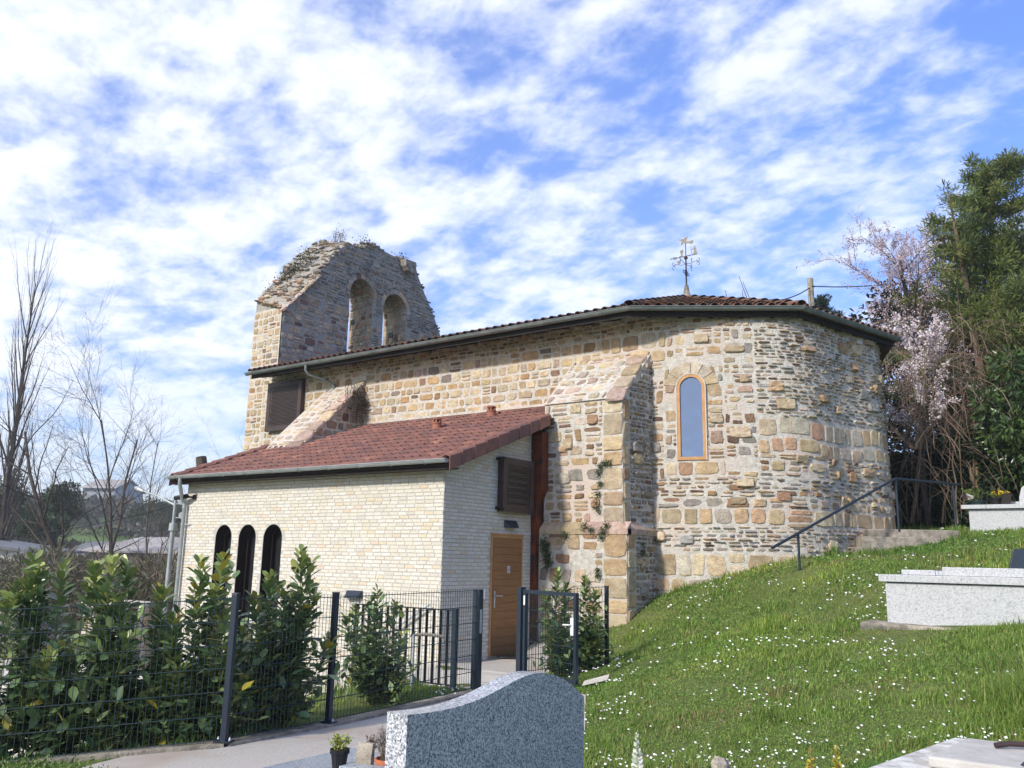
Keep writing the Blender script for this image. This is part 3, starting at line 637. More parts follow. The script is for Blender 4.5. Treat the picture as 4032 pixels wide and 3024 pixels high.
hl = [arch(*H1)[::-1], arch(*H2)[::-1]]
bw = MB()
pts = OUT_F + hl[0] + hl[1]; ptb = OUT_B + [(y + (.17 if y > H1[0] + .01 else 0), z) for y, z in hl[0]] + [(y + (.15 if y > H2[0] + .01 else 0), z) for y, z in hl[1]]; n_ = len(pts)
tr = tessellate_polygon([[Vector((p[0], p[1], 0)) for p in lp] for lp in (OUT_F, hl[0], hl[1])])
vs = [(XF, p[0], p[1]) for p in pts] + [(XB, p[0], p[1]) for p in ptb]; fs = []
for t in tr: fs.append(list(t)); fs.append([i + n_ for i in t][::-1])
k = 0
for lp in (OUT_F, hl[0], hl[1]):
    m_ = len(lp)
    for i in range(m_): j = (i + 1) % m_; fs.append([k + i, k + j, k + j + n_, k + i + n_])
    k += m_
bw.add(vs, fs, (.5,) * 3); bmo = bw.build('b_tmp', m_mortar_d, chapel, col=True)
def in_arch(H, u, z, e=0.0):
    uc, w, z0, zs = H; r = w / 2 + e
    if abs(u - uc) > r: return False
    return z < zs or (u - uc) ** 2 + (z - zs) ** 2 < r * r
def apush(H, u, z, e):
    uc, w, z0, zs = H; r = w / 2 + e
    if z > zs: q = math.hypot(u - uc, z - zs) or 1; return uc + (u - uc) * r / q, zs + (z - zs) * r / q
    return (uc - r if u < uc else uc + r), z
fo = lambda u, z: in_poly(np.array([u]), np.array([z]), OUT_F)[0] and not any(in_arch(H, u, z, 0.0) for H in (H1, H2))
def fpush(u, z):
    for H in (H1, H2):
        if in_arch(H, u, z, 0.17 if z > H[3] - .15 else 0.015): u, z = apush(H, u, z, 0.17 if z > H[3] - .15 else 0.015)
    return u, z
s_ = Stones(); mf = lambda u, z, d: (XF + d, u, z)
s_.zone(mf, 3.92, 4.35, 6.6, 8.5, 'belllo', fo, fpush); s_.zone(mf, 4.35, 10.95, 6.6, 9.15, 'belllo', fo, fpush); s_.zone(mf, 3.92, 10.95, 9.15, 11.7, 'bellhi', fo, fpush)
for H in (H1, H2):  # voussoirs
    for i in range(9):
        t0, t1 = math.pi * i / 9 + .012, math.pi * (i + 1) / 9 - .012; r0, r1 = H[1] / 2, H[1] / 2 + .16; b0 = len(s_.v); c = pick('belllo')
        P = [(r0, t0), (r1, t0), (r1, (t0 + t1) / 2), (r1, t1), (r0, t1), (r0, (t0 + t1) / 2)]
        for dd in (-.01, .02):
            for r_, t in P: s_.v.append((XF + dd, H[0] + r_ * math.cos(t), H[3] + r_ * math.sin(t))); s_.c.append(c)
        for j in range(6): s_.f.append([b0 + j, b0 + (j + 1) % 6, b0 + 6 + (j + 1) % 6, b0 + 6 + j])
        s_.f.append([b0 + 6 + j for j in range(6)])
    # far jamb and soffit
    def mj(u, z, d, H=H):  # u across the thickness, z up the jamb then round the arch
        r = H[1] / 2 - d; sp = .16 * (1 - u / 1.2)
        if z < H[3]: return (XB + u, H[0] + r + sp, z)
        a = (z - H[3]) / (H[1] / 2); return (XB + u, H[0] + r * math.cos(a) + sp * max(0, 1 - a / 1.6), H[3] + r * math.sin(a))
    s_.zone(mj, 0.02, 1.18, 7.3, H[3] + H[1] / 2 * math.pi * 0.98, 'belllo')
# rough edges: right-hand slope and the ruined back
sb = s_.build('bs_tmp', m_bell, chapel)
bell = join('bell_gable', [sb, bmo], chapel); bell['label'] = 'ruined grey bell gable with two empty round arches'
# loose rubble along the broken top and down the sloping shoulder
rb = Stones()
def rock(c, sx, sy, sz, pal, rot=None):
    b0 = len(rb.v); col = pick(pal); Mr = Matrix.Rotation(random.uniform(-.5, .5), 3, 'X') @ Matrix.Rotation(random.uniform(-.35, .35), 3, 'Y') @ Matrix.Rotation(random.uniform(0, 3.1), 3, 'Z')
    if rot is not None: Mr = rot @ Matrix.Rotation(random.uniform(-.3, .3), 3, 'Z')
    ph = [(0, 0, 1)] + [(math.cos(a + o) * q, math.sin(a + o) * q, w) for (q, w, o) in ((.75, .7, 0), (1, 0, .3), (.75, -.7, 0)) for a in np.arange(0, 6.28, 6.2832 / 6)] + [(0, 0, -1)]
    for p in ph:
        k = random.uniform(.78, 1.15); v = Mr @ Vector((p[0] * sx * k, p[1] * sy * k, p[2] * sz * k)); rb.v.append((c[0] + v.x, c[1] + v.y, c[2] + v.z)); rb.c.append(col)
    for i in range(6):
        j = (i + 1) % 6; rb.f.append([b0, b0 + 1 + i, b0 + 1 + j])
        for r_ in (0, 1): rb.f.append([b0 + 1 + 6 * r_ + i, b0 + 7 + 6 * r_ + i, b0 + 7 + 6 * r_ + j, b0 + 1 + 6 * r_ + j])
        rb.f.append([b0 + 19, b0 + 13 + j, b0 + 13 + i])
for i in range(3, len(OUT_F) - 1):
    (y0, z0), (y1, z1) = OUT_F[i], OUT_F[i + 1]; (yb0, zb0), (yb1, zb1) = OUT_B[i], OUT_B[i + 1]
    ln = math.hypot(y1 - y0, z1 - z0); cnt = int(ln * 62 if y1 < 6.4 else ln * 42)
    for _ in range(cnt):
        t, w = random.random(), random.random(); 
        y = (y0 + (y1 - y0) * t) * (1 - w) + (yb0 + (yb1 - yb0) * t) * w; z = (z0 + (z1 - z0) * t) * (1 - w) + (zb0 + (zb1 - zb0) * t) * w
        sl = y < 6.0; k = random.uniform(.5, 1.15)
        rock((XF + (XB - XF) * w + (random.uniform(0, .03) if w < .1 else 0), y, z + random.uniform(-.03, .035)), .13 * k, .11 * k, .04 * k, random.choice(['belllo', 'flag', 'bellhi']) if sl and z < 9.7 else 'bellhi')
# flat kneeler stone at the foot of the slope, and the half-round stone under the top right end
for i in range(8): rock((XF - .1 - i * .145, 3.98, 8.56 + i * .05), .15, .22, .035, 'belllo', Matrix.Rotation(.12, 3, 'X'))
for i in range(13):
    t = i / 12; rock((XF + .02, 3.95 + 1.15 * t, 8.50 + 1.28 * t), .14, .13, .05, 'flag', Matrix.Rotation(.75, 3, 'X'))
rb.build('rubble_top', m_bell, bell)
MB().extrude([[(9.02, 11.12), (9.05, 11.34), (8.98, 11.36), (8.52, 11.34)] + [(8.56 + .02 * i, 11.28 - .06 * i - .0 * i) for i in range(0)] + [(8.56, 11.14), (8.66, 11.0), (8.80, 10.94), (8.95, 10.98)]], lambda a, b: (XF - .02, a, b), lambda a, b: (XF + .30, a, b)).build('corbel', m_conc, bell, bev=.01)
# putlog holes, their inner shade put in as black blocks
MB().box(XF - .9, XF - .74, H1[0] + H1[1] / 2 - .075, H1[0] + H1[1] / 2 - .045, 8.95, 9.12).build('putlog_shade', m_black, bell)
MB().box(XF - .75, XF - .55, H2[0] + H2[1] / 2 - .075, H2[0] + H2[1] / 2 - .045, 8.86, 9.04).build('putlog_shade', m_black, bell)

# ---- roof
EZ, SL = 6.52, 0.32; APEX = np.array([1.25, 7.25, 7.84])
EP = [(-9.75, 3.18), (1.86, 3.18), (4.61, 4.88), (5.62, 8.2), (4.6, 11.0), (1.86, 11.4), (-9.75, 11.4)]
rf = MB(); R0 = (-9.5, 7.25, 7.84)
e3 = [(x, y, EZ) for x, y in EP]
vs = e3 + [R0, tuple(APEX)]
F_ = [[0, 1, 8, 7], [1, 2, 8], [2, 3, 8], [3, 4, 8], [4, 5, 8], [5, 6, 7, 8]]
rf.add(vs, F_, (.10, .065, .05)); 
lo_ = [(x, y, z - 0.07) for x, y, z in vs]
rf.add(lo_, [f[::-1] for f in F_], (.10, .065, .05))
n7 = len(EP)
for i in range(n7 - 1): rf.add([e3[i], e3[i + 1], lo_[i + 1], lo_[i]], [[0, 3, 2, 1]], (.1, .07, .05))
roof_deck = rf.build('r_tmp', m_otile, chapel, fix=False, col=True)
TC = [((0.17, 0.085, 0.058), 4), ((0.13, 0.07, 0.052), 4), ((0.21, 0.10, 0.065), 3), ((0.085, 0.06, 0.05), 3), ((0.15, 0.12, 0.085), 1)]
def tc_(): c = random.choices([p[0] for p in TC], [p[1] for p in TC])[0]; k = random.uniform(.8, 1.2); return tuple(v * k for v in c)
def barrel(mbx, a, b_, r0, r1, nrm, side, col, th=0.012, n=7):
    a = np.array(a); b_ = np.array(b_); nrm = np.array(nrm); side = np.array(side); vs = []
    for P, r in ((a, r0), (b_, r1)):
        for rr in (r, r - th):
            for k in range(n): t = math.pi * k / (n - 1); vs.append(P + side * math.cos(t) * rr + nrm * math.sin(t) * rr * 0.9)
    fs = []
    for k in range(n - 1):
        fs += [[k, k + 1, 2 * n + k + 1, 2 * n + k], [n + k + 1, n + k, 3 * n + k, 3 * n + k + 1], [k + 1, k, n + k, n + k + 1]]
    mbx.add(vs, fs, col)
tl = MB()
for i in range(3):
    a = np.array(e3[i]); b_ = np.array(e3[i + 1]); ed = b_ - a; ln = np.linalg.norm(ed); ed /= ln
    P2 = APEX if i else np.array([0, 7.25, 7.84]); nn = np.cross(ed, P2 - a); nn /= np.linalg.norm(nn); nn *= np.sign(nn[2]); up_ = np.cross(nn, ed); up_ *= np.sign(up_[2])
    cnt = int(ln / 0.205)
    for j in range(cnt):
        s0 = (j + .5) * ln / cnt; 
        if i == 0:
            mxl = 1.5 if a[0] + s0 < 0.6 else 3.9 
            if a[0] + s0 > 1.25: mxl = min(mxl, (1.76 - (a[0] + s0)) / 0.51 * 3.9 * 1.0)
        else:
            pa = (APEX - a); sa, ta = pa @ ed, pa @ up_; mxl = ta * (s0 / sa if s0 < sa else (ln - s0) / (ln - sa))
        L0 = -0.07
        while L0 < mxl:
            L1 = min(L0 + 0.36, mxl + .1)
            if L1 - L0 > .08:
                p = a + ed * s0 + up_ * L0 + nn * 0.045; q = a + ed * s0 + up_ * (L1 + .04) + nn * 0.012
                barrel(tl, p, q, .078, .064, nn, ed, tc_())
            L0 += 0.36
# hips with big ridge tiles
for i in (1, 2, 3, 4):
    a = np.array(e3[i]); dv = APEX - a; ln = np.linalg.norm(dv); dv /= ln; sd_ = np.cross(dv, (0, 0, 1)); sd_ /= np.linalg.norm(sd_); un = np.cross(sd_, dv); t = -0.05
    while t < ln - .1:
        barrel(tl, a + dv * t + un * .05, a + dv * (t + .44) + un * .02, .125, .105, un, sd_, tc_()); t += .40
t = 0
while t < 10.5:
    barrel(tl, (APEX[0] - t, APEX[1], APEX[2] + .03), (APEX[0] - t - .44, APEX[1], APEX[2]), .125, .105, (0, 0, 1), (0, 1, 0), tc_()); t += .4
to = tl.build('t_tmp', m_otile, chapel, fix=False, col=True)
roof = join('roof', [to, roof_deck], chapel)
# soffit boards and rafter ends
sf = MB()
inn = [(-9.95, 3.85), (1.7, 3.85)] + [(XA + 3.46 * math.sin(t), YA - 3.46 * math.cos(t)) for t in (0.55, 1.0, 1.45)]
sf.beam((-9.7, 3.23, EZ - .09), (1.83, 3.23, EZ - .09), .03, .15); sf.beam((1.83, 3.23, EZ - .09), (4.56, 4.92, EZ - .09), .03, .15); sf.beam((4.56, 4.92, EZ - .09), (5.56, 8.2, EZ - .09), .03, .15)
sf.build('fascia', m_soff, chapel)
for x in np.arange(-9.3, 1.7, .62): MB().beam((x, 3.26, EZ - .125), (x, 3.98, EZ + .09), .08, .10).build('rafter_end', m_soff, chapel)
for s0 in np.arange(.35, 3.3, .6):
    a = np.array([1.83, 3.23]) + np.array([2.73, 1.69]) / 3.21 * s0; c_ = np.array([XA, YA]); d_ = (c_ - a) / np.linalg.norm(c_ - a); b_ = a + d_ * (.35 + .3 * math.sin(s0)); a = a + d_ * .04
    MB().beam((a[0], a[1], EZ - .125), (b_[0], b_[1], EZ + .02), .08, .10).build('rafter_end', m_soff, chapel)
for s0 in np.arange(.3, 3.5, .6):
    a = np.array([4.56, 4.92]) + np.array([1.0, 3.28]) / 3.43 * s0; c_ = np.array([XA, YA]); d_ = (c_ - a) / np.linalg.norm(c_ - a); b_ = a + d_ * .6; a = a + d_ * .04
    MB().beam((a[0], a[1], EZ - .125), (b_[0], b_[1], EZ + .06), .08, .10).build('rafter_end', m_soff, chapel)
def gutter(name, pts, r, m, parent, clipst=0.9, z=0):
    g = MB(); n = 9; P = [np.array(p, float) for p in pts]; rings = []
    for i, p in enumerate(P):
        t = P[min(i + 1, len(P) - 1)] - P[max(i - 1, 0)]; t /= np.linalg.norm(t); sd = np.cross(t, (0, 0, 1)); sd /= np.linalg.norm(sd)
        rings.append([(p + sd * math.cos(a) * rr + np.array([0, 0, 1]) * math.sin(a) * rr) for rr in (r, r - .006) for a in np.linspace(math.pi, 2 * math.pi, n)])
    vs = [q for rg in rings for q in rg]; k = 2 * n; fs = []
    for i in range(len(P) - 1):
        for j in range(n - 1): fs += [[i * k + j, i * k + j + 1, (i + 1) * k + j + 1, (i + 1) * k + j], [i * k + n + j + 1, i * k + n + j, (i + 1) * k + n + j, (i + 1) * k + n + j + 1]]
        fs += [[i * k, (i + 1) * k, (i + 1) * k + n, i * k + n]]
    for i in (0, len(P) - 1): fs.append([i * k + j for j in range(n)])
    g.add(vs, fs)
    for i in range(len(P) - 1):   # outer bead and joint straps
        t = P[i + 1] - P[i]; ln = np.linalg.norm(t); t /= ln; sd = np.cross(t, (0, 0, 1)); sd /= np.linalg.norm(sd)
        g.tube([P[i] + sd * r, P[i + 1] + sd * r], .010, 6)
        s0 = .3
        while s0 < ln:
            q = P[i] + t * s0; ring = [q + sd * math.cos(a) * (r + .006) + np.array([0, 0, 1]) * math.sin(a) * (r + .006) for a in np.linspace(math.pi, 2 * math.pi, n)]
            g.tube(ring, .006, 4); s0 += clipst
    return g.build(name, m, parent)
GZ0 = EZ - .0
gutter('gutter', [(-9.8, 3.12, GZ0 - .02), (1.88, 3.12, GZ0 + .0), (4.67, 4.84, GZ0), (5.69, 8.24, GZ0)], .07, m_zincd, chapel)
dp = MB(); bx = -7.40
dp.tube([(bx, 3.12, GZ0 - .06), (bx, 3.12, GZ0 - .20), (bx + .03, 3.18, GZ0 - .30), (bx + .25, 3.72, GZ0 - .42), (bx + .32, 3.82, GZ0 - .50), (bx + .33, 3.83, GZ0 - .75)], .036, 10); dp.build('downpipe', m_zincd, chapel, smooth=True)

# ---- louvred shutters (the one on the stone wall belongs to the chapel)
def louvre(parent, org, ua, na, w, h, m, name='louvre_shutter'):
    """org lower corner, ua along the wall, na outward"""
    org, ua, na = (np.array(v, float) for v in (org, ua, na)); up_ = np.array([0, 0, 1.0]); f = MB()
    def bx(u0, u1, z0, z1, d0, d1):
        p = [org + ua * u + up_ * z + na * d for z in (z0, z1) for (u, d) in ((u0, d0), (u1, d0), (u1, d1), (u0, d1))]; f.hexa(p)
    fr = .13
    bx(0, w, 0, fr, .10, .125); bx(0, w, h - fr, h, .10, .125); bx(0, fr, fr, h - fr, .10, .125); bx(w - fr, w, fr, h - fr, .10, .125)
    k = int((h - 2 * fr) / .036)
    for i in range(k):
        z = fr + (i + .5) * (h - 2 * fr) / k
        bx(fr, w - fr, z - .010, z + .010, .102, .122)
    for u in (fr + .06, w - fr - .06): bx(u - .004, u + .004, fr, h - fr, .100, .104)
    # folded returns to the wall
    bx(0, .012, 0, h, .0, .10); bx(w - .012, w, 0, h, .0, .10)
    o = f.build(name, m, parent)
    b2 = MB(); f = b2; 
    for z in np.arange(.16, h - .1, .12): 
        p = [org + ua * u + up_ * zz + na * d for (zz) in (z, z + .05) for (u, d) in ((.1, .02), (w - .1, .02), (w - .1, .05), (.1, .05))]; b2.hexa(p)
    b2.build('inner_slats', m_shut, o)
    for u in (.03, w - .03):
        for z in (.04, h - .04):
            c = org + ua * u + up_ * z + na * .126; MB().beam(c, c + na * .012, .03, .03).build('bolt', m_black, o)
    return o
sh1 = louvre(chapel, (-9.66, YN - .02, 4.97), (1, 0, 0), (0, -1, 0), 1.40, 1.35, m_shut)
MB().box(-9.6, -8.35, YN - .03, YN - .015, 5.0, 6.3).build('shade_backing', m_black, sh1)  # black sheet puts in the shade behind the slats

# ---- stone finial base and weathervane on the apex
A0 = APEX + np.array([0, 0, .02])
fb = MB(); fb.lathe(A0, [(.20, -.10), (.17, .05), (.10, .10), (.075, .16), (.045, .36), (.03, .38)], 8); fb.build('finial_base', m_conc, chapel)
vane = thing('weathervane', 'wrought iron weathervane with a dove, two pilgrims and an arrow on the apse peak', 'weathervane', tuple(A0 + np.array([0, 0, .38])))
KS = .00123
def vz(cy, lat=0): return A0[2] + .02 + (1430 - cy) * KS * 1.03
def VP(cx, cy): # point of the plates lying along x
    lat = (cx - 725) * KS; return (A0[0] + lat / .81, vz(cy) - lat * .27)
def plate(name, pts, m, par, y=0.0, th=.008):
    P = [VP(*p) for p in pts]; return MB().extrude([P], lambda a, b: (a, A0[1] + y - th / 2, b), lambda a, b: (a, A0[1] + y + th / 2, b)).build(name, m, par)
ms_ = MB(); ms_.tube([(A0[0], A0[1], vz(1190)), (A0[0], A0[1], vz(620))], [.022, .018], 8); ms_.tube([(A0[0], A0[1], vz(600)), (A0[0], A0[1], vz(310))], .011, 8)
ms_.lathe((A0[0], A0[1], vz(640)), [(.02, 0), (.045, .02), (.05, .045), (.03, .07), (.01, .09)], 10); ms_.build('mast', m_viron, vane)
plate('dove', [(630, 255), (640, 235), (665, 228), (690, 235), (715, 200), (768, 168), (750, 215), (735, 262), (790, 270), (850, 248), (865, 262), (855, 290), (825, 328), (770, 312), (735, 318), (690, 310), (672, 330), (655, 362), (648, 325), (662, 285), (640, 268)], m_vane, vane)
MB().tube([(VP(632, 262)[0], A0[1], VP(632, 262)[1]), (VP(615, 250)[0], A0[1], VP(615, 250)[1]), (VP(604, 232)[0], A0[1], VP(604, 232)[1])], .004, 5).build('olive_twig', m_viron, vane)
ar = MB(); a = VP(485, 640); b_ = VP(925, 520); ar.beam((a[0], A0[1], a[1]), (b_[0], A0[1], b_[1]), .010, .016); ao = ar.build('arrow_bar', m_viron, vane)
plate('arrow_head', [(440, 648), (480, 618), (478, 655), (490, 658)], m_vane, ao)
hp = [VP(538 + 32 * 1.0 * (math.sin(t) ** 3), 628 - 4 - (13 * math.cos(t) - 5 * math.cos(2 * t) - 2 * math.cos(3 * t) - math.cos(4 * t)) * 2.0) for t in np.linspace(0, 2 * math.pi, 25)]
MB().tube([(p[0], A0[1], p[1]) for p in hp], .006, 5).build('heart', m_viron, ao)
plate('pilgrim_figure', [(620, 600), (638, 582), (642, 520), (624, 508), (630, 470), (650, 452), (672, 442), (688, 448), (680, 470), (686, 500), (668, 522), (676, 575), (664, 582), (655, 540), (650, 582), (690, 580), (690, 590)], m_vane, vane)
plate('robed_figure', [(845, 535), (862, 480), (866, 420), (822, 455), (820, 448), (868, 400), (872, 388), (855, 374), (905, 370), (890, 382), (888, 395), (902, 410), (905, 455), (922, 490), (900, 500), (918, 520)], m_vane, vane)
st_ = MB(); p, q = VP(812, 382), VP(828, 530); st_.tube([(p[0], A0[1], p[1]), (q[0], A0[1], q[1])], .004, 5); st_.build('staff', m_viron, vane)
sc_ = MB()
for sx, sy in ((-1, 0), (1, 0), (0, -1), (0, 1)):
    zc = vz(725); L_ = .30; path = []
    for t in np.linspace(0, 1, 9): r_ = .02 + L_ * t; path.append((A0[0] + sx * r_, A0[1] + sy * r_, zc - .02 * math.sin(t * 6.2) - .0))
    sc_.tube(path, .006, 5)
    for s2 in (1, -1):
        cpts = []
        for t in np.linspace(-1.4, 3.6, 12): rr = .048 - .005 * t; cpts.append((A0[0] + sx * (L_ + .02 + rr * math.sin(t) * .8), A0[1] + sy * (L_ + .02 + rr * math.sin(t) * .8), zc + s2 * (.055 - rr * math.cos(t))))
        sc_.tube(cpts, .006, 5)
sc_.build('scroll_arms', m_viron, vane)
plate('shell', [(590, 742), (572, 705), (580, 682), (602, 673), (628, 685), (628, 706), (612, 742)], m_vane, vane)
plate('gourd', [(812, 692), (808, 640), (812, 606), (832, 604), (836, 640), (830, 692)], m_vane, vane)
cr = MB(); yy = .17; zc = vz(912); xx = A0[0]
for s2 in (-1, 1):
    cr.beam((xx, A0[1] + s2 * .07, zc + .03), (xx, A0[1] + s2 * yy, zc + .03), .01, .012); cr.beam((xx, A0[1] + s2 * .07, zc - .03), (xx, A0[1] + s2 * yy, zc - .03), .01, .012); cr.beam((xx, A0[1] + s2 * yy, zc + .036), (xx, A0[1] + s2 * yy, zc - .036), .01, .012)
cr.tube([(xx, A0[1] + .07 * math.cos(t), zc + .085 * math.sin(t)) for t in np.linspace(0, 2 * math.pi, 17)], .008, 5); cr.tube([(xx, A0[1] + .03 * math.cos(t), zc + .04 * math.sin(t)) for t in np.linspace(0, 2 * math.pi, 9)], .006, 5)
cr.build('ring_cross', m_viron, vane)

# ================================================================== THE BRICK ANNEXE
anx = thing('brick_annexe', 'low pale brick annexe with a red tiled lean-to roof against the chapel', 'building', (-3.6, 1.3, 0))
RS, RZ = 0.382, 3.435     # top of the tiles: z = RZ + RS*y
wz = lambda y: 3.18 + RS * y
ARX = [(-5.89, 0.53), (-5.12, 0.54), (-4.335, 0.56)]
def holes(): return [[(x - w / 2, -1.0), (x + w / 2, -1.0)] + [(x + w / 2 * math.cos(t), 2.27 - w / 2 + w / 2 * math.sin(t)) for t in np.linspace(0, math.pi, 15)] for x, w in ARX]
bk = MB()
bk.extrude([[(-7.276, -2.4), (-.004, -2.4), (-.004, 3.17), (-7.276, 3.17)]] + [h[::-1] for h in holes()], lambda a, b: (a, 0.0, b), lambda a, b: (a, .34, b), (.5,) * 3)
bk.add([(0, 0, -2.4), (0, 2.62, -2.4), (0, 2.62, wz(2.62)), (0, 0, 3.17), (-.3, .34, -2.4), (-.3, 2.62, -2.4), (-.3, 2.62, wz(2.62)), (-.3, .34, 3.17 + .12)], [[0, 1, 2, 3], [1, 5, 6, 2], [7, 6, 5, 4], [3, 2, 6, 7]], (.5,) * 3)
bk.add([(-7.28, 0, -2.4), (-7.28, 3.9, -2.4), (-7.28, 3.9, wz(3.9)), (-7.28, 0, 3.17)], [[3, 2, 1, 0]], (.5,) * 3)
bko = bk.build('bk_tmp', m_bmortar, anx, fix=False, col=True)
BP = [((0.62, 0.585, 0.505), 8), ((0.63, 0.605, 0.55), 6), ((0.60, 0.555, 0.46), 4), ((0.61, 0.53, 0.39), 1.0), ((0.56, 0.52, 0.46), 2), ((0.62, 0.50, 0.38), .35)]
def bpick(): c = random.choices([p[0] for p in BP], [p[1] for p in BP])[0]; k = random.uniform(.96, 1.04); return tuple(v * k for v in c)
def bin_(u, z):
    for x, w in ARX:
        if abs(u - x) < w / 2 + .004 and (z < 2.27 - w / 2 or math.hypot(u - x, z - (2.27 - w / 2)) < w / 2 + .004): return (x, w)
def bpush(u, z):
    h = bin_(u, z)
    if not h: return u, z
    x, w = h; r = w / 2 + .004; zs = 2.27 - w / 2
    if z > zs: q = math.hypot(u - x, z - zs) or 1; return x + (u - x) * r / q, zs + (z - zs) * r / q
    return (x - r if u < x else x + r), z
def bricks(mp, u0, u1, z0, topf, push=None, skip=None):
    v = []; f = []; c = []; z = z0; row = 0
    while z < topf(u0) + 1.2:
        u = u0 - (0.105 if row % 2 else 0) - random.uniform(0, .05)
        while u < u1:
            w = random.uniform(.185, .222); a, b_ = max(u, u0) + .006, min(u + w, u1) - .006; u += w
            if b_ - a < .03: continue
            zt = z + .0525 + random.uniform(-.003, .003); zb = z + random.uniform(-.002, .004)
            cu = (a + b_) / 2
            if zb > topf(cu) - .01: continue
            if skip and skip(cu, (zb + zt) / 2): continue
            d = random.uniform(.003, .008); e = .003; q = len(v); cc = bpick(); j = lambda: random.uniform(-.003, .003)
            P = [(a + j(), zb + j()), ((a + b_) / 2, zb + j()), (b_ + j(), zb + j()), (b_ + j(), zt + j()), ((a + b_) / 2, zt + j()), (a + j(), zt + j())]
            if push: P = [push(*p) for p in P]
            for dd, ins in ((-.002, 0), (d, e)):
                for (x, y_) in P:
                    x2 = x + (ins if x < cu - .01 else -ins if x > cu + .01 else 0); y2 = y_ + (ins if y_ < (zb + zt) / 2 else -ins); v.append(mp(x2, y2, dd)); c.append(cc)
            f += [[q + i, q + (i + 1) % 6, q + 6 + (i + 1) % 6, q + 6 + i] for i in range(6)] + [[q + 6 + i for i in range(6)]]
        z += .064; row += 1
    return v, f, c
v1, f1, c1_ = bricks(lambda u, z, d: (u, -d, z), -7.27, 0.008, -1.5, lambda u: 3.16, bpush, lambda u, z: bin_(u, z) is not None)
v2, f2, c2_ = bricks(lambda u, z, d: (d, u, z), -0.006, 2.60, -.1, lambda u: wz(u), None, lambda u, z: 1.33 < u < 2.30 and z < 2.15)
bo = make('br_tmp', np.array(v1 + v2), f1 + [[i + len(v1) for i in f] for f in f2], m_brick, anx, np.array(c1_ + c2_))
awall = join('wall', [bo, bko], anx)
for (x, w) in ARX:
    fr = MB().extrude([arch(x, w + .06, -1.0, 2.27 - w / 2), arch(x, w, -.95, 2.27 - w / 2, .05)[::-1]], lambda a, b: (a, .20, b), lambda a, b: (a, .27, b))
    fr.box(x + w * .12, x + w * .12 + .035, .205, .262, -1, 2.2); 
    wo = fr.build('arched_window', m_dark, anx)
    MB().extrude([arch(x, w + .05, -1.0, 2.27 - w / 2)], lambda a, b: (a, .285, b), lambda a, b: (a, .30, b)).build('pane', m_black, wo)
    # dark lined reveal
    rv = arch(x, w - .006, -1.0, 2.27 - w / 2); q = MB()
    for i in range(len(rv)):
        a, b_ = rv[i], rv[(i + 1) % len(rv)]; q.add([(a[0], .002, a[1]), (b_[0], .002, b_[1]), (b_[0], .30, b_[1]), (a[0], .30, a[1])], [[0, 1, 2, 3]])
    q.build('lined_reveal', m_dark, wo, fix=False)
# roof: interlocking barrel tiles, one little mesh repeated, colour per tile
TW, TL = 0.201, 0.352; x_l, x_r = -7.42, 0.34; y_e = -0.30; cols_n = int(round((x_r - x_l) / TW)); TW = (x_r - x_l) / cols_n
prof = []
for t in np.linspace(0, 1, 9): prof.append((0.02 + t * .135, 0.074 * math.sin(math.pi * t) ** .8))
prof += [(.17, -.022), (.188, -.022), (.2065, .0)]
prof = np.array(prof); K = len(prof)
ln = math.sqrt(1 + RS * RS); ty, tz_ = 1 / ln, RS / ln
TV = []
for (yy, lift) in ((0.0, .036), (TL + .045, .0)):
    for k in range(K): TV.append((prof[k, 0], yy, prof[k, 1] + lift))
for k in range(K): TV.append((prof[k, 0] * .98 + .002, 0.0, prof[k, 1] + .036 - .016))
TV = np.array(TV); TFq = np.array([[k, k + 1, K + k + 1, K + k] for k in range(K - 1)] + [[k + 1, k, 2 * K + k, 2 * K + k + 1] for k in range(K - 1)])
ALL = []; POS = []; CO = []
TCA = [((0.215, 0.092, 0.072), 5), ((0.25, 0.108, 0.08), 3), ((0.18, 0.085, 0.074), 4), ((0.145, 0.078, 0.072), 2), ((0.33, 0.15, 0.10), .9), ((0.11, 0.068, 0.066), .8)]
def tca(): c = random.choices([p[0] for p in TCA], [p[1] for p in TCA])[0]; k = random.uniform(.88, 1.12); return [(v * .6 + w_ * .4) * k * 1.08 for v, w_ in zip(c, (.235, .125, .105))]
rows = int(4.25 * ln / TL) + 1
for j in range(rows):
    for i in range(cols_n):
        s0 = j * TL; y = y_e + s0 * ty; z = RZ - .105 + RS * y
        if y > YN - .02: continue
        POS.append((x_l + i * TW, y, z)); CO.append(tca())
POS = np.array(POS); Mt = np.zeros((len(POS), 3, 3)); jit = rng.normal(0, .012, len(POS))
Mt[:, :, 0] = (1, 0, 0); Mt[:, 1, 1] = ty; Mt[:, 2, 1] = tz_; Mt[:, 1, 2] = -tz_; Mt[:, 2, 2] = ty; Mt[:, 0, 1] = jit * .5
Vt, Ft = inst(TV, [TFq], Mt, POS)
tiles = make('ti_tmp', Vt, Ft, m_tile, anx, np.repeat(np.array(CO), len(TV), axis=0), smooth=False)
dk = MB()
def rp(x, y, d): return (x, y, RZ + RS * y - .135 - d)
dk.hexa([rp(x_l + .02, y_e + .05, .09), rp(x_r - .02, y_e + .05, .09), rp(x_r - .02, YN, .09), rp(x_l + .02, YN, .09), rp(x_l + .02, y_e + .05, 0), rp(x_r - .02, y_e + .05, 0), rp(x_r - .02, YN, 0), rp(x_l + .02, YN, 0)], (.08, .05, .045))
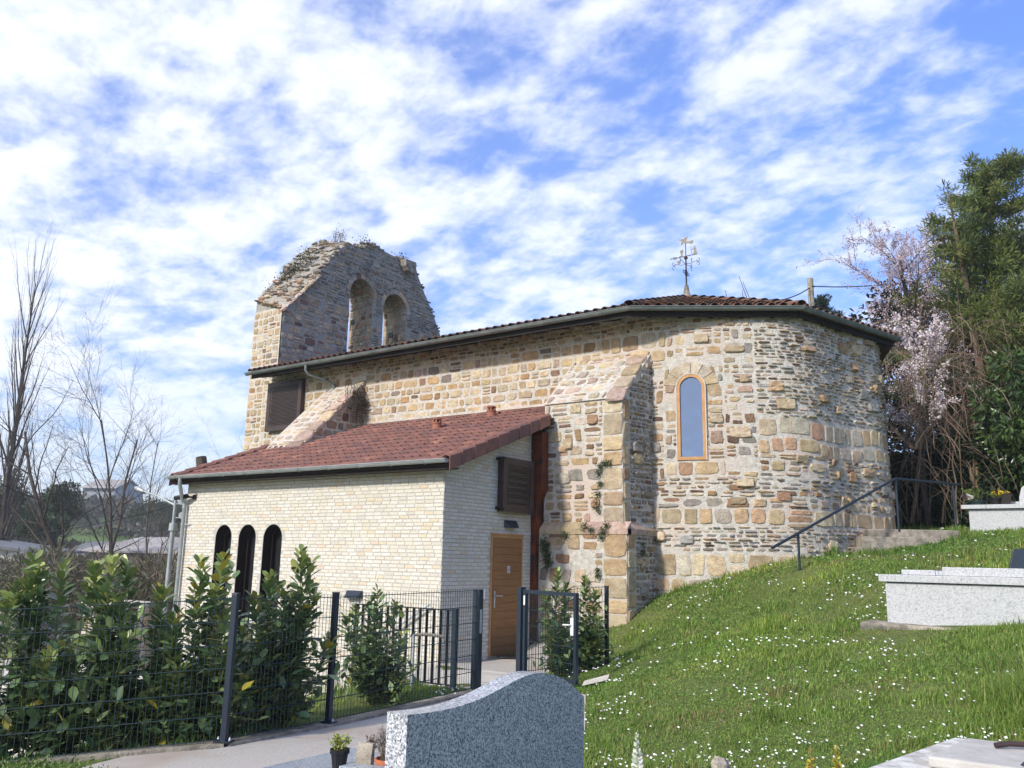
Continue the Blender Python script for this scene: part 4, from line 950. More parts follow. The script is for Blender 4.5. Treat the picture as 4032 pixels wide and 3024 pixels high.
# verge tiles: angled pieces overlapping down the gable edge, left and right
for (xv, sg) in ((x_r, 1), (x_l, -1)):
    for j in range(9 if sg > 0 else rows):
        s0 = -.02 + j * TL; y0_, y1_ = y_e - .03 + s0 * ty, y_e - .03 + (s0 + TL + .05) * ty; c = tca()
        if y1_ > 2.82 and sg > 0: y1_ = 2.82
        if y0_ > 2.74 and sg > 0 or y0_ > YN: continue
        off0, off1 = .022, 0.0; xi, xo = xv - sg * .14, xv + sg * .045
        def q(x, y, h): return (x, y, RZ + RS * y + h)
        o0, o1 = xo + sg * off0 * .6, xo
        # outer cheek
        dk.hexa([q(min(o0, o0 - sg * .014), y0_, -.21 - .0), q(max(o0, o0 - sg * .014), y0_, -.21), q(max(o1, o1 - sg * .014), y1_, -.19), q(min(o1, o1 - sg * .014), y1_, -.19),
                 q(min(o0, o0 - sg * .014), y0_, .03), q(max(o0, o0 - sg * .014), y0_, .03), q(max(o1, o1 - sg * .014), y1_, .0), q(min(o1, o1 - sg * .014), y1_, .0)], c)
        n_ = 7
        vs = []
        for (yy, lf) in ((y0_, .03), (y1_, .0)):
            for k in range(n_): t = k / (n_ - 1); vs.append(q(xo + (xi - xo) * t, yy, lf + .045 * math.sin(math.pi * min(1, t * 1.0)) ** .8 - (.02 * t)))
        dk.add(vs, [[k, k + 1, n_ + k + 1, n_ + k] for k in range(n_ - 1)], c)
        dk.add([vs[k] for k in range(n_)] + [tuple(np.array(vs[k]) - (0, 0, .02)) for k in range(n_)], [[k + 1, k, n_ + k, n_ + k + 1] for k in range(n_ - 1)], c)
dko = dk.build('dk_tmp', m_tile, anx, fix=False, col=True)
aroof = join('roof', [tiles, dko], anx)
for (vx, vy) in ((-2.42, 2.55), (-2.28, 4.0 - .55)):
    if vy > 3.3: vx, vy = -1.62, 3.40
    z0 = RZ + RS * vy; q = MB(); n_ = 16
    q.lathe((vx, vy, z0 - .06), [(.10, 0), (.092, .11), (.105, .135), (.105, .15), (.09, .155)], n_)
    for k in range(6):
        a = k * math.pi / 3; q.beam((vx + .078 * math.cos(a), vy + .078 * math.sin(a), z0 + .085), (vx + .078 * math.cos(a), vy + .078 * math.sin(a), z0 + .15), .035, .02)
    q.lathe((vx, vy, z0 + .145), [(.09, 0), (.10, .012), (.10, .03), (.085, .04)], n_)
    vo = q.build('roof_vent', m_vent, anx); 
    MB().lathe((vx, vy, z0 + .05), [(.05, 0), (.05, .12)], 10).build('vent_core', m_black, vo)
MB().box(-7.4, .13, YN - .035, YN - .005, RZ + RS * YN - .02, RZ + RS * YN + .035).build('mortar_fillet', m_mortar, anx)
gutter('gutter', [(-7.42, -.40, 3.285), (.37, -.40, 3.275)], .058, m_zinc, anx, .78)
MB().box(-7.40, .33, -.335, -.315, 3.18, 3.24).build('fascia', m_soff, anx)  # board coloured dark to stand for the shadow below the gutter
MB().hexa([(-7.4, -.3, 3.12), (.3, -.3, 3.12), (.3, 0, 3.145), (-7.4, 0, 3.145), (-7.4, -.3, 3.14), (.3, -.3, 3.14), (.3, 0, 3.168), (-7.4, 0, 3.168)]).build('soffit', m_soff, anx)
dp = MB(); dx = -7.26
dp.tube([(dx + .26, -.40, 3.24), (dx + .26, -.40, 3.12), (dx + .24, -.36, 3.04), (dx + .02, -.14, 2.80), (dx + .04, -.09, 2.70), (dx + .04, -.09, -1.9)], .039, 12); dp.tube([(dx + .04, -.09, 2.72), (dx + .04, -.09, 2.62)], .045, 12); dp.tube([(dx + .04, -.09, 2.30), (dx + .04, -.09, 2.27)], .047, 12)
dp.beam((dx + .04, -.09, 2.285), (dx + .25, 0, 2.285), .02, .02); dp.build('downpipe', m_zinc, anx, smooth=True)
# rusted steel rainwater box down the joint between brick and stone
rw = MB(); rw.box(-.02, .115, 2.60, 2.835, -.1, 2.84); rw.hexa([(-.02, 2.60, 2.84), (.13, 2.60, 2.84), (.13, 2.86, 2.84), (-.02, 2.86, 2.84), (-.02, 2.58, 3.02), (.25, 2.58, 3.02), (.25, 2.80, 3.02), (-.02, 2.80, 3.02)]); rw.box(-.02, .25, 2.58, 2.80, 3.02, 4.12)
rw.build('rainwater_box', m_rust, anx, bev=.004)
# gable louvre
louvre(anx, (.02, 1.485, 2.53), (0, 1, 0), (1, 0, 0), 1.0, 1.0, m_shut)
for z in (2.58, 3.47): MB().box(.0, .13, 1.435, 1.50, z, z + .05).build('shutter_bracket', m_black, anx)
# door
dr = MB(); y0_, y1_ = 1.385, 2.265; z = .02; hs = [.16, .145, .155, .16, .13, .15, .135, .155, .12, .145, .15, .14, .125, .17]; sc = 2.045 / sum(hs)
for h in hs: h *= sc; dr.box(.0, .035, y0_, y1_, z + .003, z + h - .003); z += h
dr.box(-.02, .026, y0_, y1_, .02, 2.06); door = dr.build('door', m_door, anx, bev=.003)
df = MB(); df.box(-.03, .022, 1.335, 1.383, 0, 2.115); df.box(-.03, .022, 2.267, 2.315, 0, 2.115); df.box(-.03, .028, 1.333, 2.317, 2.067, 2.12); df.box(-.01, .05, 1.32, 2.33, 2.12, 2.145); df.build('door_frame', m_woodf, anx)
hn = MB(); hn.box(.036, .044, 1.425, 1.455, .84, 1.13); hn.tube([(.044, 1.44, 1.05), (.095, 1.44, 1.05), (.10, 1.455, 1.05), (.10, 1.60, 1.045)], .009, 8); hn.build('handle', m_galv, door)
pq = MB(); pq.box(.037, .047, 1.80, 1.89, 1.44, 1.57); po = pq.build('name_plate', m_galv, door); MB().box(.0475, .049, 1.825, 1.865, 1.50, 1.512).build('marking', m_black, po)
dm = MB(); dm.hexa([(.12, 1.42, .018), (.78, 1.42, .018), (.78, 2.30, .018), (.12, 2.30, .018), (.13, 1.43, .034), (.77, 1.43, .034), (.77, 2.29, .034), (.13, 2.29, .034)]); tag(dm.build('door_mat', m_black), 'dark doormat in front of the oak door', 'doormat')
wedge = lambda o, u, n_, w, h, d: [tuple(np.array(o) + np.array(u) * a + np.array(n_) * b_ + np.array((0, 0, c))) for (a, b_, c) in ((0, 0, 0), (w, 0, 0), (w * .88, d, 0), (w * .12, d, 0), (0, 0, h), (w, 0, h), (w, .02, h), (0, .02, h))]
q = MB(); q.add(wedge((0.012, 1.72, 2.26), (0, 1, 0), (1, 0, 0), .36, .13, .12), [[3, 2, 1, 0], [4, 5, 6, 7], [0, 1, 5, 4], [1, 2, 6, 5], [2, 3, 7, 6], [3, 0, 4, 7]]); tag(q.build('wall_light', m_anth), 'dark wedge-shaped wall light above the oak door', 'wall light', 'wall lights on the brick annexe')
q = MB(); q.add(wedge((-2.16, -.012, .96), (1, 0, 0), (0, -1, 0), .38, .13, .12), [[3, 2, 1, 0], [4, 5, 6, 7], [0, 1, 5, 4], [1, 2, 6, 5], [2, 3, 7, 6], [3, 0, 4, 7]]); tag(q.build('wall_light', m_anth), 'dark wedge-shaped wall light low on the sunlit brick front', 'wall light', 'wall lights on the brick annexe')
q = MB(); q.box(.012, .045, 1.10, 1.16, 1.06, 1.17); q.box(.012, .05, 1.105, 1.155, 1.0, 1.055); tag(q.build('socket_box', m_white, bev=.004), 'small white electrical box on the brick beside the door', 'socket')
q = MB(); q.box(.012, .03, .30, .34, .60, .9, ); tag(q.build('cable_conduit', m_white), 'short white conduit low on the shaded brick gable', 'conduit')
sc2 = thing('security_camera', 'black tubular security camera under the left end of the annexe gutter', 'camera', (-6.9, 0, 2.86))
MB().tube([(-6.98, -.012, 2.86), (-6.98, -.05, 2.86)], .055, 12).build('mount', m_black, sc2); MB().tube([(-6.98, -.04, 2.86), (-7.0, -.10, 2.86), (-7.10, -.14, 2.87)], .02, 8).build('arm', m_black, sc2)
MB().tube([(-7.08, -.14, 2.88), (-7.42, -.20, 2.84)], .05, 12).build('barrel', m_black, sc2, smooth=True)

# ================================================================== FENCE, GATE, RAILINGS
def mesh_panel(parent, a, b, z0, z1, h=1.23, name='mesh_panel', m=None, n_h=7, prong=.028):
    """welded mesh: vertical wires every 5 cm, doubled horizontals every 20 cm"""
    w = MB(); a = np.array(a, float); b = np.array(b, float); L_ = np.linalg.norm(b - a); t = (b - a) / L_; nn = np.array([-t[1], t[0]])
    k = int(L_ / .05)
    P = lambda s, z, d=0: (a[0] + t[0] * s + nn[0] * d, a[1] + t[1] * s + nn[1] * d, z0 + (z1 - z0) * s / L_ + z)
    for i in range(k + 1):
        s_ = (i + .5) * L_ / (k + 1); w.tube([P(s_, .02), P(s_, h + prong)], .0034, 4, cap=False)
    for j in range(n_h):
        z = .03 + (h - .03) * j / (n_h - 1)
        for d in (-.006, .006): w.tube([P(0, z, d), P(L_, z, d)], .0037, 4, cap=False)
    return w.build(name, m or m_wire, parent, fix=False)
def post(par, p, h, w=.06, d=.06, ang=0, name='post', plate=True, m=None):
    q = MB(); c, s_ = math.cos(ang), math.sin(ang); x, y, z = p
    R_ = lambda a, b, zz: (x + a * c - b * s_, y + a * s_ + b * c, z + zz)
    hx = lambda W_, D_, z0, z1: q.hexa([R_(-W_, -D_, z0), R_(W_, -D_, z0), R_(W_, D_, z0), R_(-W_, D_, z0), R_(-W_, -D_, z1), R_(W_, -D_, z1), R_(W_, D_, z1), R_(-W_, D_, z1)])
    hx(w / 2, d / 2, 0, h); hx(w / 2 + .003, d / 2 + .003, h, h + .012)
    o = q.build(name, m or m_anth, par, bev=.003)
    if plate:
        q = MB(); hx(w / 2 + .045, d / 2 + .03, .0, .012); pl = q.build('base_plate', m or m_anth, o)
        for sg in (-1, 1):
            q = MB(); q.lathe(R_(sg * (w / 2 + .028), 0, .012), [(.013, 0), (.013, .012), (.007, .02), (.006, .03)], 6); q.build('bolt', m_galv, pl)
    return o
P0 = (2.38, -2.06); P1 = (2.575, -4.72); P2 = (2.66, -6.02)
dirL = np.array([-1.03, -1.42]); dirL = dirL / np.linalg.norm(dirL); P3 = tuple(np.array(P2) + dirL * 2.5); P4 = tuple(np.array(P3) + dirL * 2.5)
zf = lambda p: gz(*p) + .045
fence = thing('mesh_fence', 'dark green and blue welded mesh fence along the concrete path by the laurel hedge', 'fence', (P1[0], P1[1], gz(*P1)))
for a, b in ((P0, P1), (P1, P2), (P2, P3), (P3, P4)): mesh_panel(fence, a, b, zf(a) - .01, zf(b) - .01)
for p in (P1, P2, P3, P4): post(fence, (p[0], p[1], zf(p)), 1.26, .055, .055, .1 if p != P2 else .4)
kb = MB()
for a, b in ((P0, P1), (P1, P2), (P2, P3), (P3, P4)):
    a = np.array(a); b = np.array(b); k = 8
    for i in range(k):
        p, q = a + (b - a) * i / k, a + (b - a) * (i + 1) / k; t = (b - a) / np.linalg.norm(b - a); n_ = np.array([-t[1], t[0]]) * .085
        if abs(np.cross(t, (0, -1))) < .5 or True:
            z0, z1 = gz(*p), gz(*q)
            kb.hexa([(p[0] - n_[0], p[1] - n_[1], z0 - .2), (q[0] - n_[0], q[1] - n_[1], z1 - .2), (q[0] + n_[0], q[1] + n_[1], z1 - .2), (p[0] + n_[0], p[1] + n_[1], z0 - .2),
                     (p[0] - n_[0], p[1] - n_[1], z0 + .04), (q[0] - n_[0], q[1] - n_[1], z1 + .04), (q[0] + n_[0], q[1] + n_[1], z1 + .04), (p[0] + n_[0], p[1] + n_[1], z0 + .04)])
tag(kb.build('kerb', m_conc), kind='structure')
# gate: latch post, hinge post, open leaf
gate = thing('garden_gate', 'dark blue steel garden gate standing open with mesh infill and white lock', 'gate', (2.23, -0.80, .1))
gp = post(gate, (P0[0], P0[1], .045), 1.24, .095, .10, .1, name='latch_post')
MB().box(P0[0] + .049, P0[0] + .053, P0[1] - .02, P0[1] + .02, .75, 1.05).build('strike_plate', m_galv, gp)
G0, G1 = np.array([2.22, -.80]), np.array([3.30, -1.14])
ga = math.atan2(G1[1] - G0[1], G1[0] - G0[0])
post(gate, (G0[0] - .06, G0[1] + .03, .1), 1.19, .09, .09, ga, name='hinge_post')
leaf = MB(); t = (G1 - G0) / np.linalg.norm(G1 - G0)
A_, B_ = G0 + t * .05, G1
v3 = lambda p, z: (p[0], p[1], z)
leaf.beam(v3(A_, .12), v3(A_, 1.27), .055, .045, up=(t[0], t[1], 0)); leaf.beam(v3(B_, .12), v3(B_, 1.27), .055, .045, up=(t[0], t[1], 0))
leaf.beam(v3(A_ + t * .028, 1.245), v3(B_ - t * .028, 1.245), .045, .05); leaf.beam(v3(A_ + t * .028, .145), v3(B_ - t * .028, .145), .045, .05)
lo = leaf.build('leaf_frame', m_anth, gate, bev=.003)
mesh_panel(lo, A_ + t * .03, B_ - t * .03, .12, .12, 1.09, n_h=6, prong=0)
nrm = np.array([-t[1], t[0]]); 
if nrm @ (CAM[:2] - G0) < 0: nrm = -nrm
lk = MB(); c = B_ - t * .055; lk.beam(v3(c, .72), v3(c, .95), .07, .06, up=(t[0], t[1], 0)); lo2 = lk.build('lock_case', m_white, gate, bev=.012)
hk = MB(); hk.tube([v3(c + nrm * .03, .86), v3(c + nrm * .075, .86), v3(c + nrm * .078 - t * .12, .855)], .010, 8); hk.build('handle', m_white, lo2)
lb = MB(); c = A_ + nrm * .026; lb.beam(v3(c - t * .0, 1.06), v3(c, 1.19), .035, .004, up=(nrm[0], nrm[1], 0)); 
stk = lb.build('sticker', m_white, lo)
# fence stub from the hinge post to the buttress foot
F2a, F2b = (2.2, -.74), (2.93, 0.33)
f2 = thing('short_mesh_fence', 'short dark mesh fence behind the open gate beside the chapel buttress', 'fence', (2.2, -.7, .15))
mesh_panel(f2, F2a, F2b, .12, .22, 1.1, n_h=6); post(f2, (F2b[0], F2b[1], .2), 1.12, .05, .05, 0)
# stair barrier of flat upright bars
bar = thing('stair_railing', 'black railing of flat upright bars at the head of the steps', 'railing', (1.0, -1.97, 0))
for i in range(14):
    x = 1.80 - i * .122
    MB().box(x - .006, x + .006, -1.985, -1.94, .06, 1.0).build('upright_bar', m_black, bar)
MB().box(.1, 1.9, -1.985, -1.94, 1.0, 1.015).build('rail', m_black, bar); MB().box(.1, 1.9, -1.985, -1.94, .045, .06).build('rail', m_black, bar)
post(bar, (1.93, -1.965, 0.02), 1.0, .07, .06, 0)
post(bar, (.08, -1.965, -.1), 1.1, .05, .05, 0)
gp2 = thing('latch_stand', 'galvanised post with a horizontal stub arm in front of the black bars', 'post', (1.55, -2.35, -.05))
q = MB(); q.tube([(1.55, -2.35, -.1), (1.55, -2.35, .70)], .022, 10); q.build('upright', m_galv, gp2, smooth=True)
q = MB(); q.tube([(1.53, -2.36, .69), (1.66, -2.22, .70), (1.80, -2.05, .67)], .020, 8); q.tube([(1.80, -2.05, .74), (1.80, -2.04, .58)], .012, 6); q.build('stub_arm', m_conc, gp2)
hr = thing('wall_handrail', 'galvanised handrail sloping down the brick front beside the steps', 'handrail', (-1.5, -.08, 0))
q = MB(); q.tube([(-.15, -.10, .93), (-3.1, -.10, -.75)], .021, 8); q.build('rail', m_galv, hr, smooth=True)
for s_ in (.1, .5, .9):
    q = MB(); x = -.15 - 2.95 * s_; z = .93 - 1.68 * s_; q.tube([(x, -.1, z - .01), (x, -.1, z - .06), (x, -.01, z - .06)], .008, 6); q.build('bracket', m_galv, hr)
# concrete steps going down along the brick front, and the paved court below
stp = MB()
for i in range(7):
    stp.box(-.35 - .36 * (i + 1) - (0 if i < 6 else 6.5), -.2 - .36 * i, -1.93, -.02, -2.2, -.16 * (i + 1) - .02)
tag(stp.build('steps', m_lconc), kind='structure')
q = MB(); q.box(-.2, 1.95, -1.93, -.02, -.6, .0); q.box(-9, .0, -4.2, -1.93, -2.2, -.42); tag(q.build('landing', m_lconc, bev=.01), kind='structure')
q = MB(); q.box(-9.5, -2.2, -2.12, -1.94, -1.6, -.40); 
# old stone stub wall at the left corner of the annexe
sw = Stones(); sw.zone(lambda u, z, d: (u, -.75 - d, z), -9.6, -8.0, -1.4, .55, 'front'); sw.zone(lambda u, z, d: (-8.0 + d, u, z), -.73, .0, -1.4, .55, 'front')
so = sw.build('sw_tmp', m_stone, None); q = MB(); q.box(-9.6, -8.0, -.75, .0, -2.4, .56, (.5,) * 3); q.box(-9.65, -7.95, -.8, .05, .56, .62, (.5,) * 3); sm = q.build('sm_tmp', m_mortar, None, col=True)
tag(join('stone_pier', [so, sm]), 'low rubble stone pier at the far left corner of the annexe', 'wall')
# handrail and steps by the apse
D_ = lambda p: np.array(p, float)
rail = thing('apse_handrail', 'dark tubular handrail climbing past the round apse to the upper steps', 'handrail', (4.83, 3.36, 1.55))
q = MB(); q.tube([(4.65, 2.64, 1.95), (5.735, 6.705, 3.37)], .024, 10); q.build('sloping_rail', m_anth, rail, smooth=True)
q = MB(); q.tube([(5.735, 6.705, 3.37), (6.62, 8.42, 3.36)], .024, 10); q.build('level_rail', m_anth, rail, smooth=True)
for (p, z0, z1) in (((4.845, 3.37), 1.45, 2.19), ((5.735, 6.705), 2.35, 3.35), ((6.50, 8.2), 2.35, 3.35)):
    q = MB(); q.tube([(p[0], p[1], z0), (p[0], p[1], z1)], .024 if z1 > 3 else .02, 10); q.build('post', m_anth, rail, smooth=True)
sq = MB()
for i, (z, w) in enumerate(((2.05, 0), (2.25, .35), (2.40, .72))):
    o_ = np.array([5.10, 5.95]) + np.array([.18, .42]) * w * 1.3; a = np.array([.80, .60]); b = np.array([-.55, .83]); 
    pl = [o_, o_ + a * 1.75, o_ + a * 1.75 + b * 2.6, o_ + b * 2.6]
    sq.hexa([(p[0], p[1], 1.5) for p in pl] + [(p[0], p[1], z) for p in pl])
tag(sq.build('upper_steps', m_conc, bev=.02), kind='structure')

# ================================================================== GRAVES
def bx3(x0, x1, y0, y1, z0, z1, m, name, par, bev=.006):
    return MB().box(x0, x1, y0, y1, z0, z1).build(name, m, par, bev=bev)
# headstone seen from behind, with its slab beyond
hs = thing('headstone', 'blue-grey speckled granite headstone with a wavy top, nearest to the viewer', 'headstone', (6.34, -6.95, 0))
ct = [(-7.8, .945), (-7.6, .935), (-7.4, .937), (-7.2, .958), (-7.0, .995), (-6.85, 1.025), (-6.70, 1.036), (-6.55, 1.020), (-6.40, .978), (-6.27, .918), (-6.145, .845)]
def catm(P, n=6):
    P = [P[0]] + P + [P[-1]]; r = []
    for i in range(1, len(P) - 2):
        p0, p1, p2, p3 = (np.array(P[j]) for j in (i - 1, i, i + 1, i + 2))
        for t in np.linspace(0, 1, n, endpoint=False): r.append(tuple(.5 * ((2 * p1) + (-p0 + p2) * t + (2 * p0 - 5 * p1 + 4 * p2 - p3) * t * t + (-p0 + 3 * p1 - 3 * p2 + p3) * t ** 3)))
    r.append(P[-2]); return r
top = catm(ct)
MB().extrude([[(-7.8, .0), (-6.145, .0)] + top[::-1]], lambda a, b: (6.406, a, b), lambda a, b: (6.272, a, b)).build('stele', m_gdark, hs, smooth=True, bev=.004)
gs = thing('grave_slab', 'pale grey granite grave slab carrying flower pots beyond the wavy headstone', 'grave', (5.3, -6.9, 0))
bx3(4.52, 6.27, -7.5, -6.30, -.05, .315, m_gslab, 'slab', gs)
MB().extrude([[(5.15, .315), (6.27, .315), (6.27, .60), (6.0, .56), (5.6, .44), (5.15, .40)]], lambda a, b: (a, -6.92, b), lambda a, b: (a, -7.02, b)).build('side_wing', m_gslab, gs)
bx3(4.42, 6.3, -7.6, -6.2, -.08, .10, m_gslab, 'plinth', gs)
def potplant(name, label, cat, loc, r, h, m, sq=False, group=None):
    t = thing(name, label, cat, loc, group); q = MB(); n_ = 8 if sq else 22
    q.lathe(loc, [(r * .72, 0), (r * .93, h * .78), (r * 1.06, h * .78), (r * 1.08, h), (r * .96, h), (r * .92, h * .86), (.001, h * .86)], n_)
    q.build('pot', m, t, smooth=not sq); q = MB(); q.lathe(loc, [(r * .9, h * .84), (r * .9, h * .9), (.005, h * .92)], 16); q.build('soil', m_earth, t)
    return t
def sprig(par, c, r, h, n, cols, m, leafs=(.02, .045), stem=m_gstem, upright=.6, name='foliage', up=.5):
    """small pot plant: stems and leaf blades"""
    q = MB(); tips = []
    for i in range(n):
        a = random.uniform(0, 6.28); rr = r * math.sqrt(random.random()); b = np.array(c) + (rr * .35 * math.cos(a), rr * .35 * math.sin(a), 0); e = np.array(c) + (rr * math.cos(a), rr * math.sin(a), h * random.uniform(.6, 1))
        q.tube([b, (b + e) / 2 + (0, 0, .02), e], [.0025, .002, .0012], 4, cap=False); tips.append((b, e))
    q.build('stems', stem, par, fix=False)
    k = n * 16; pos = []; t = []
    for i in range(k):
        b, e = random.choice(tips); s_ = random.uniform(.25, 1.05); pos.append(b + (e - b) * s_ + rng.normal(0, .006, 3)); v = rng.normal(0, 1, 3); v[2] = abs(v[2]) * up + up * .4; t.append(v)
    leafcloud(name, np.array(pos), np.array(t), rng.uniform(*leafs, k), cols, m, par)
LT = np.array([(0, 0, 0), (-.5, .45, .06), (0, .42, 0), (.5, .45, .06), (-.42, .8, .05), (0, .8, -.02), (.42, .8, .05), (0, 1.0, -.04)])
LF3 = np.array([[0, 2, 1], [0, 3, 2], [4, 5, 7], [5, 6, 7]]); LF4 = np.array([[1, 2, 5, 4], [2, 3, 6, 5]])
def leafcloud(name, pos, t, size, cols, m, par, width=.42, jitter=.12):
    n_ = len(pos); Fm = frames(t, rng.uniform(0, 6.28, n_)); Ms = Fm * size[:, None, None]; Ms[:, :, 0] *= width * 1.0; 
    V, F = inst(LT, [LF3, LF4], Ms, pos); ci = np.array([c for c in cols]); pk = ci[rng.integers(0, len(ci), n_)] * rng.uniform(1 - jitter, 1 + jitter, (n_, 1))
    return make(name, V, F, m, par, np.repeat(pk, 8, axis=0))
p1 = potplant('potted_plant', 'small black pot with a yellow-green shrublet on the grave slab', 'potted plant', (4.90, -6.78, .315), .065, .115, m_black, True)
sprig(p1, (4.90, -6.78, .41), .07, .11, 16, [(.30, .34, .06), (.42, .44, .10), (.18, .26, .06)], m_foli, (.015, .03))
p2 = potplant('potted_plant', 'terracotta pot with dry silvery lavender against the headstone', 'potted plant', (5.36, -6.80, .315), .082, .125, m_terra)
sprig(p2, (5.36, -6.80, .43), .11, .20, 60, [(.30, .28, .26), (.22, .21, .20), (.38, .35, .33)], m_foli, (.010, .022), m_dtwig, up=1.4)
pl = MB(); pl.hexa([(5.07, -6.83, .315), (5.20, -6.80, .315), (5.18, -6.74, .315), (5.05, -6.77, .315), (5.09, -6.80, .50), (5.20, -6.78, .50), (5.19, -6.75, .50), (5.08, -6.77, .50)]); tag(pl.build('memorial_plaque', m_conc, bev=.003), 'mottled grey stone plaque leaning between the two pots', 'plaque')
fl = thing('small_red_plant', 'small dark red succulent behind the leaning plaque', 'plant', (5.08, -6.66, .315)); sprig(fl, (5.08, -6.66, .42), .05, .09, 10, [(.16, .04, .05), (.10, .03, .04)], m_foli, (.012, .025))
# white granite tomb on the slope, right
t1 = thing('white_tomb', 'white speckled granite tomb with stacked slabs, middle right on the grass', 'tomb', (7.9, .95, 1.0))
bx3(6.80, 9.35, .43, 1.55, .6, 1.50, m_gwhite, 'chest', t1, .004)
bx3(6.735, 9.42, .385, 1.60, 1.512, 1.597, m_gwhite, 'lid', t1)
MB().box(6.82, 9.33, .45, 1.53, 1.50, 1.512).build('joint', m_black, t1)
bx3(6.98, 7.36, .50, 1.48, 1.599, 1.66, m_gwhite, 'upper_slab', t1); bx3(7.36, 7.44, .52, 1.46, 1.599, 1.652, m_gdark, 'inset', t1); bx3(7.44, 9.3, .50, 1.48, 1.599, 1.70, m_gwhite, 'upper_slab', t1)
cb = Stones()
for (a, b_) in ((6.52, 7.0), (7.0, 7.55), (7.55, 8.2)): cb.stone(lambda u, v, d: (u, v, (1.045 if u < 7 else 1.02) - .02 + d * .6), a, b_, .16, .60, dict(d=(.03, .05), wob=.1, pal='flag'))
q = MB(); q.hexa([(6.53, .19, .6), (8.0, .22, .6), (8.0, .6, .6), (6.55, .6, .6), (6.53, .17, 1.03), (8.0, .22, 1.0), (8.0, .6, 1.0), (6.55, .6, 1.04)]); q.build('footing', m_conc, t1, bev=.03)
pq = MB(); pq.hexa([(8.12, .80, 1.70), (8.32, .86, 1.70), (8.30, .92, 1.70), (8.10, .86, 1.70), (8.18, .84, 1.93), (8.38, .90, 1.93), (8.37, .93, 1.93), (8.17, .87, 1.93)]); tag(pq.build('memorial_plaque', m_anth, bev=.003), 'dark tilted plaque on the middle white tomb', 'plaque')
# upper tomb
t2 = thing('white_tomb', 'white granite tomb with flower pots at the top of the bank, upper right', 'tomb', (8, 8.9, 2.4))
bx3(6.72, 9.2, 8.42, 9.5, 2.1, 2.855, m_gwhite, 'chest', t2, .004); bx3(6.60, 9.3, 8.337, 9.58, 2.865, 2.945, m_gwhite, 'lid', t2); MB().box(6.73, 9.19, 8.43, 9.49, 2.85, 2.868).build('joint', m_black, t2)
MB().box(7.045, 7.05, 8.333, 8.36, 2.866, 2.946).build('slab_joint', m_black, t2)
bx3(7.22, 9.0, 8.75, 9.3, 2.947, 3.02, m_gwhite, 'upper_slab', t2)
p3 = potplant('flower_bowl', 'dark green bowl of white flowers and leafy shoots on the upper tomb', 'flower pot', (6.86, 8.75, 2.947), .17, .10, m_wire)
sprig(p3, (6.80, 8.75, 3.03), .20, .28, 26, [(.09, .15, .04), (.20, .26, .06), (.06, .10, .04)], m_foli, (.03, .055))
sprig(p3, (6.74, 8.68, 3.05), .07, .12, 8, [(.8, .78, .75)], m_petal, (.03, .05), name='white_blossoms'); sprig(p3, (6.66, 8.70, 3.05), .08, .12, 8, [(.16, .11, .12), (.22, .16, .17)], m_foli, (.03, .05), name='heather')
p4 = potplant('flower_pot', 'black pot of yellow pansies beside a dark plaque on the upper tomb', 'flower pot', (7.20, 8.62, 2.947), .12, .15, m_black)
sprig(p4, (7.24, 8.62, 3.07), .20, .13, 22, [(.08, .14, .04), (.14, .2, .05)], m_foli, (.025, .045)); sprig(p4, (7.24, 8.58, 3.12), .22, .10, 10, [(.75, .52, .02), (.8, .6, .05)], m_petal, (.03, .045), name='yellow_blossoms')
pq = MB(); pq.hexa([(7.30, 8.46, 2.947), (7.46, 8.48, 2.947), (7.45, 8.53, 2.947), (7.29, 8.51, 2.947), (7.34, 8.50, 3.17), (7.50, 8.52, 3.17), (7.49, 8.55, 3.17), (7.33, 8.53, 3.17)]); tag(pq.build('memorial_plaque', m_soff), 'small dark brown plaque propped by the yellow pansies', 'plaque')
pq = MB(); pq.extrude([[(7.60, 2.947), (8.2, 2.947), (8.2, 3.4), (7.78, 3.38), (7.66, 3.28), (7.61, 3.1)]], lambda a, b: (a, 8.60, b), lambda a, b: (a, 8.68, b)); tag(pq.build('small_headstone', m_gwhite, bev=.01), 'pale round-shouldered stone plaque cut by the right edge, on the upper tomb', 'headstone')
# weathered concrete slab with an iron ring, bottom right corner
t3 = thing('concrete_tomb', 'weathered grey concrete tomb slab with a rusty iron ring, bottom right corner', 'tomb', (9.0, -6.2, .4))
q = MB(); q.hexa([(8.02, -7.35, .2), (9.9, -7.35, .2), (9.9, -5.30, .2), (8.38, -5.36, .2), (8.02, -7.35, .745), (9.9, -7.35, .745), (9.9, -5.30, .745), (8.38, -5.36, .745)]); q.build('slab', noisy('limed_concrete', (.36, .34, .31), (.56, .54, .50), 7, 8, .9, 40, .5, .01, c2=(.74, .73, .70), s2=3.5), t3, bev=.02)
q = MB(); q.hexa([(8.42, -6.3, .748), (9.8, -6.3, .748), (9.8, -5.62, .748), (8.50, -5.66, .748), (8.42, -6.3, .80), (9.8, -6.3, .80), (9.8, -5.62, .80), (8.50, -5.66, .80)]); q.build('lid', noisy('pale_lid_concrete', (.40, .38, .35), (.52, .50, .47), 9, 8, .9, 50, .5, .01), t3, bev=.012)
q = MB(); q.tube([(8.66, -5.88, .815), (8.72, -5.84, .825), (8.80, -5.80, .825), (8.82, -5.78, .815)], .014, 8); q.tube([(8.82, -5.78, .80), (8.82, -5.78, .84)], .022, 8); q.build('iron_ring', m_viron, t3)
q = MB(); q.hexa([(8.86, -6.32, .80), (9.05, -6.22, .80), (9.03, -6.12, .80), (8.80, -6.22, .80), (8.90, -6.26, .86), (9.05, -6.18, .90), (9.02, -6.12, .90), (8.86, -6.20, .86)]); tag(q.build('memorial_plaque', m_anth), 'dark slate plaque lying on the concrete tomb slab', 'plaque')

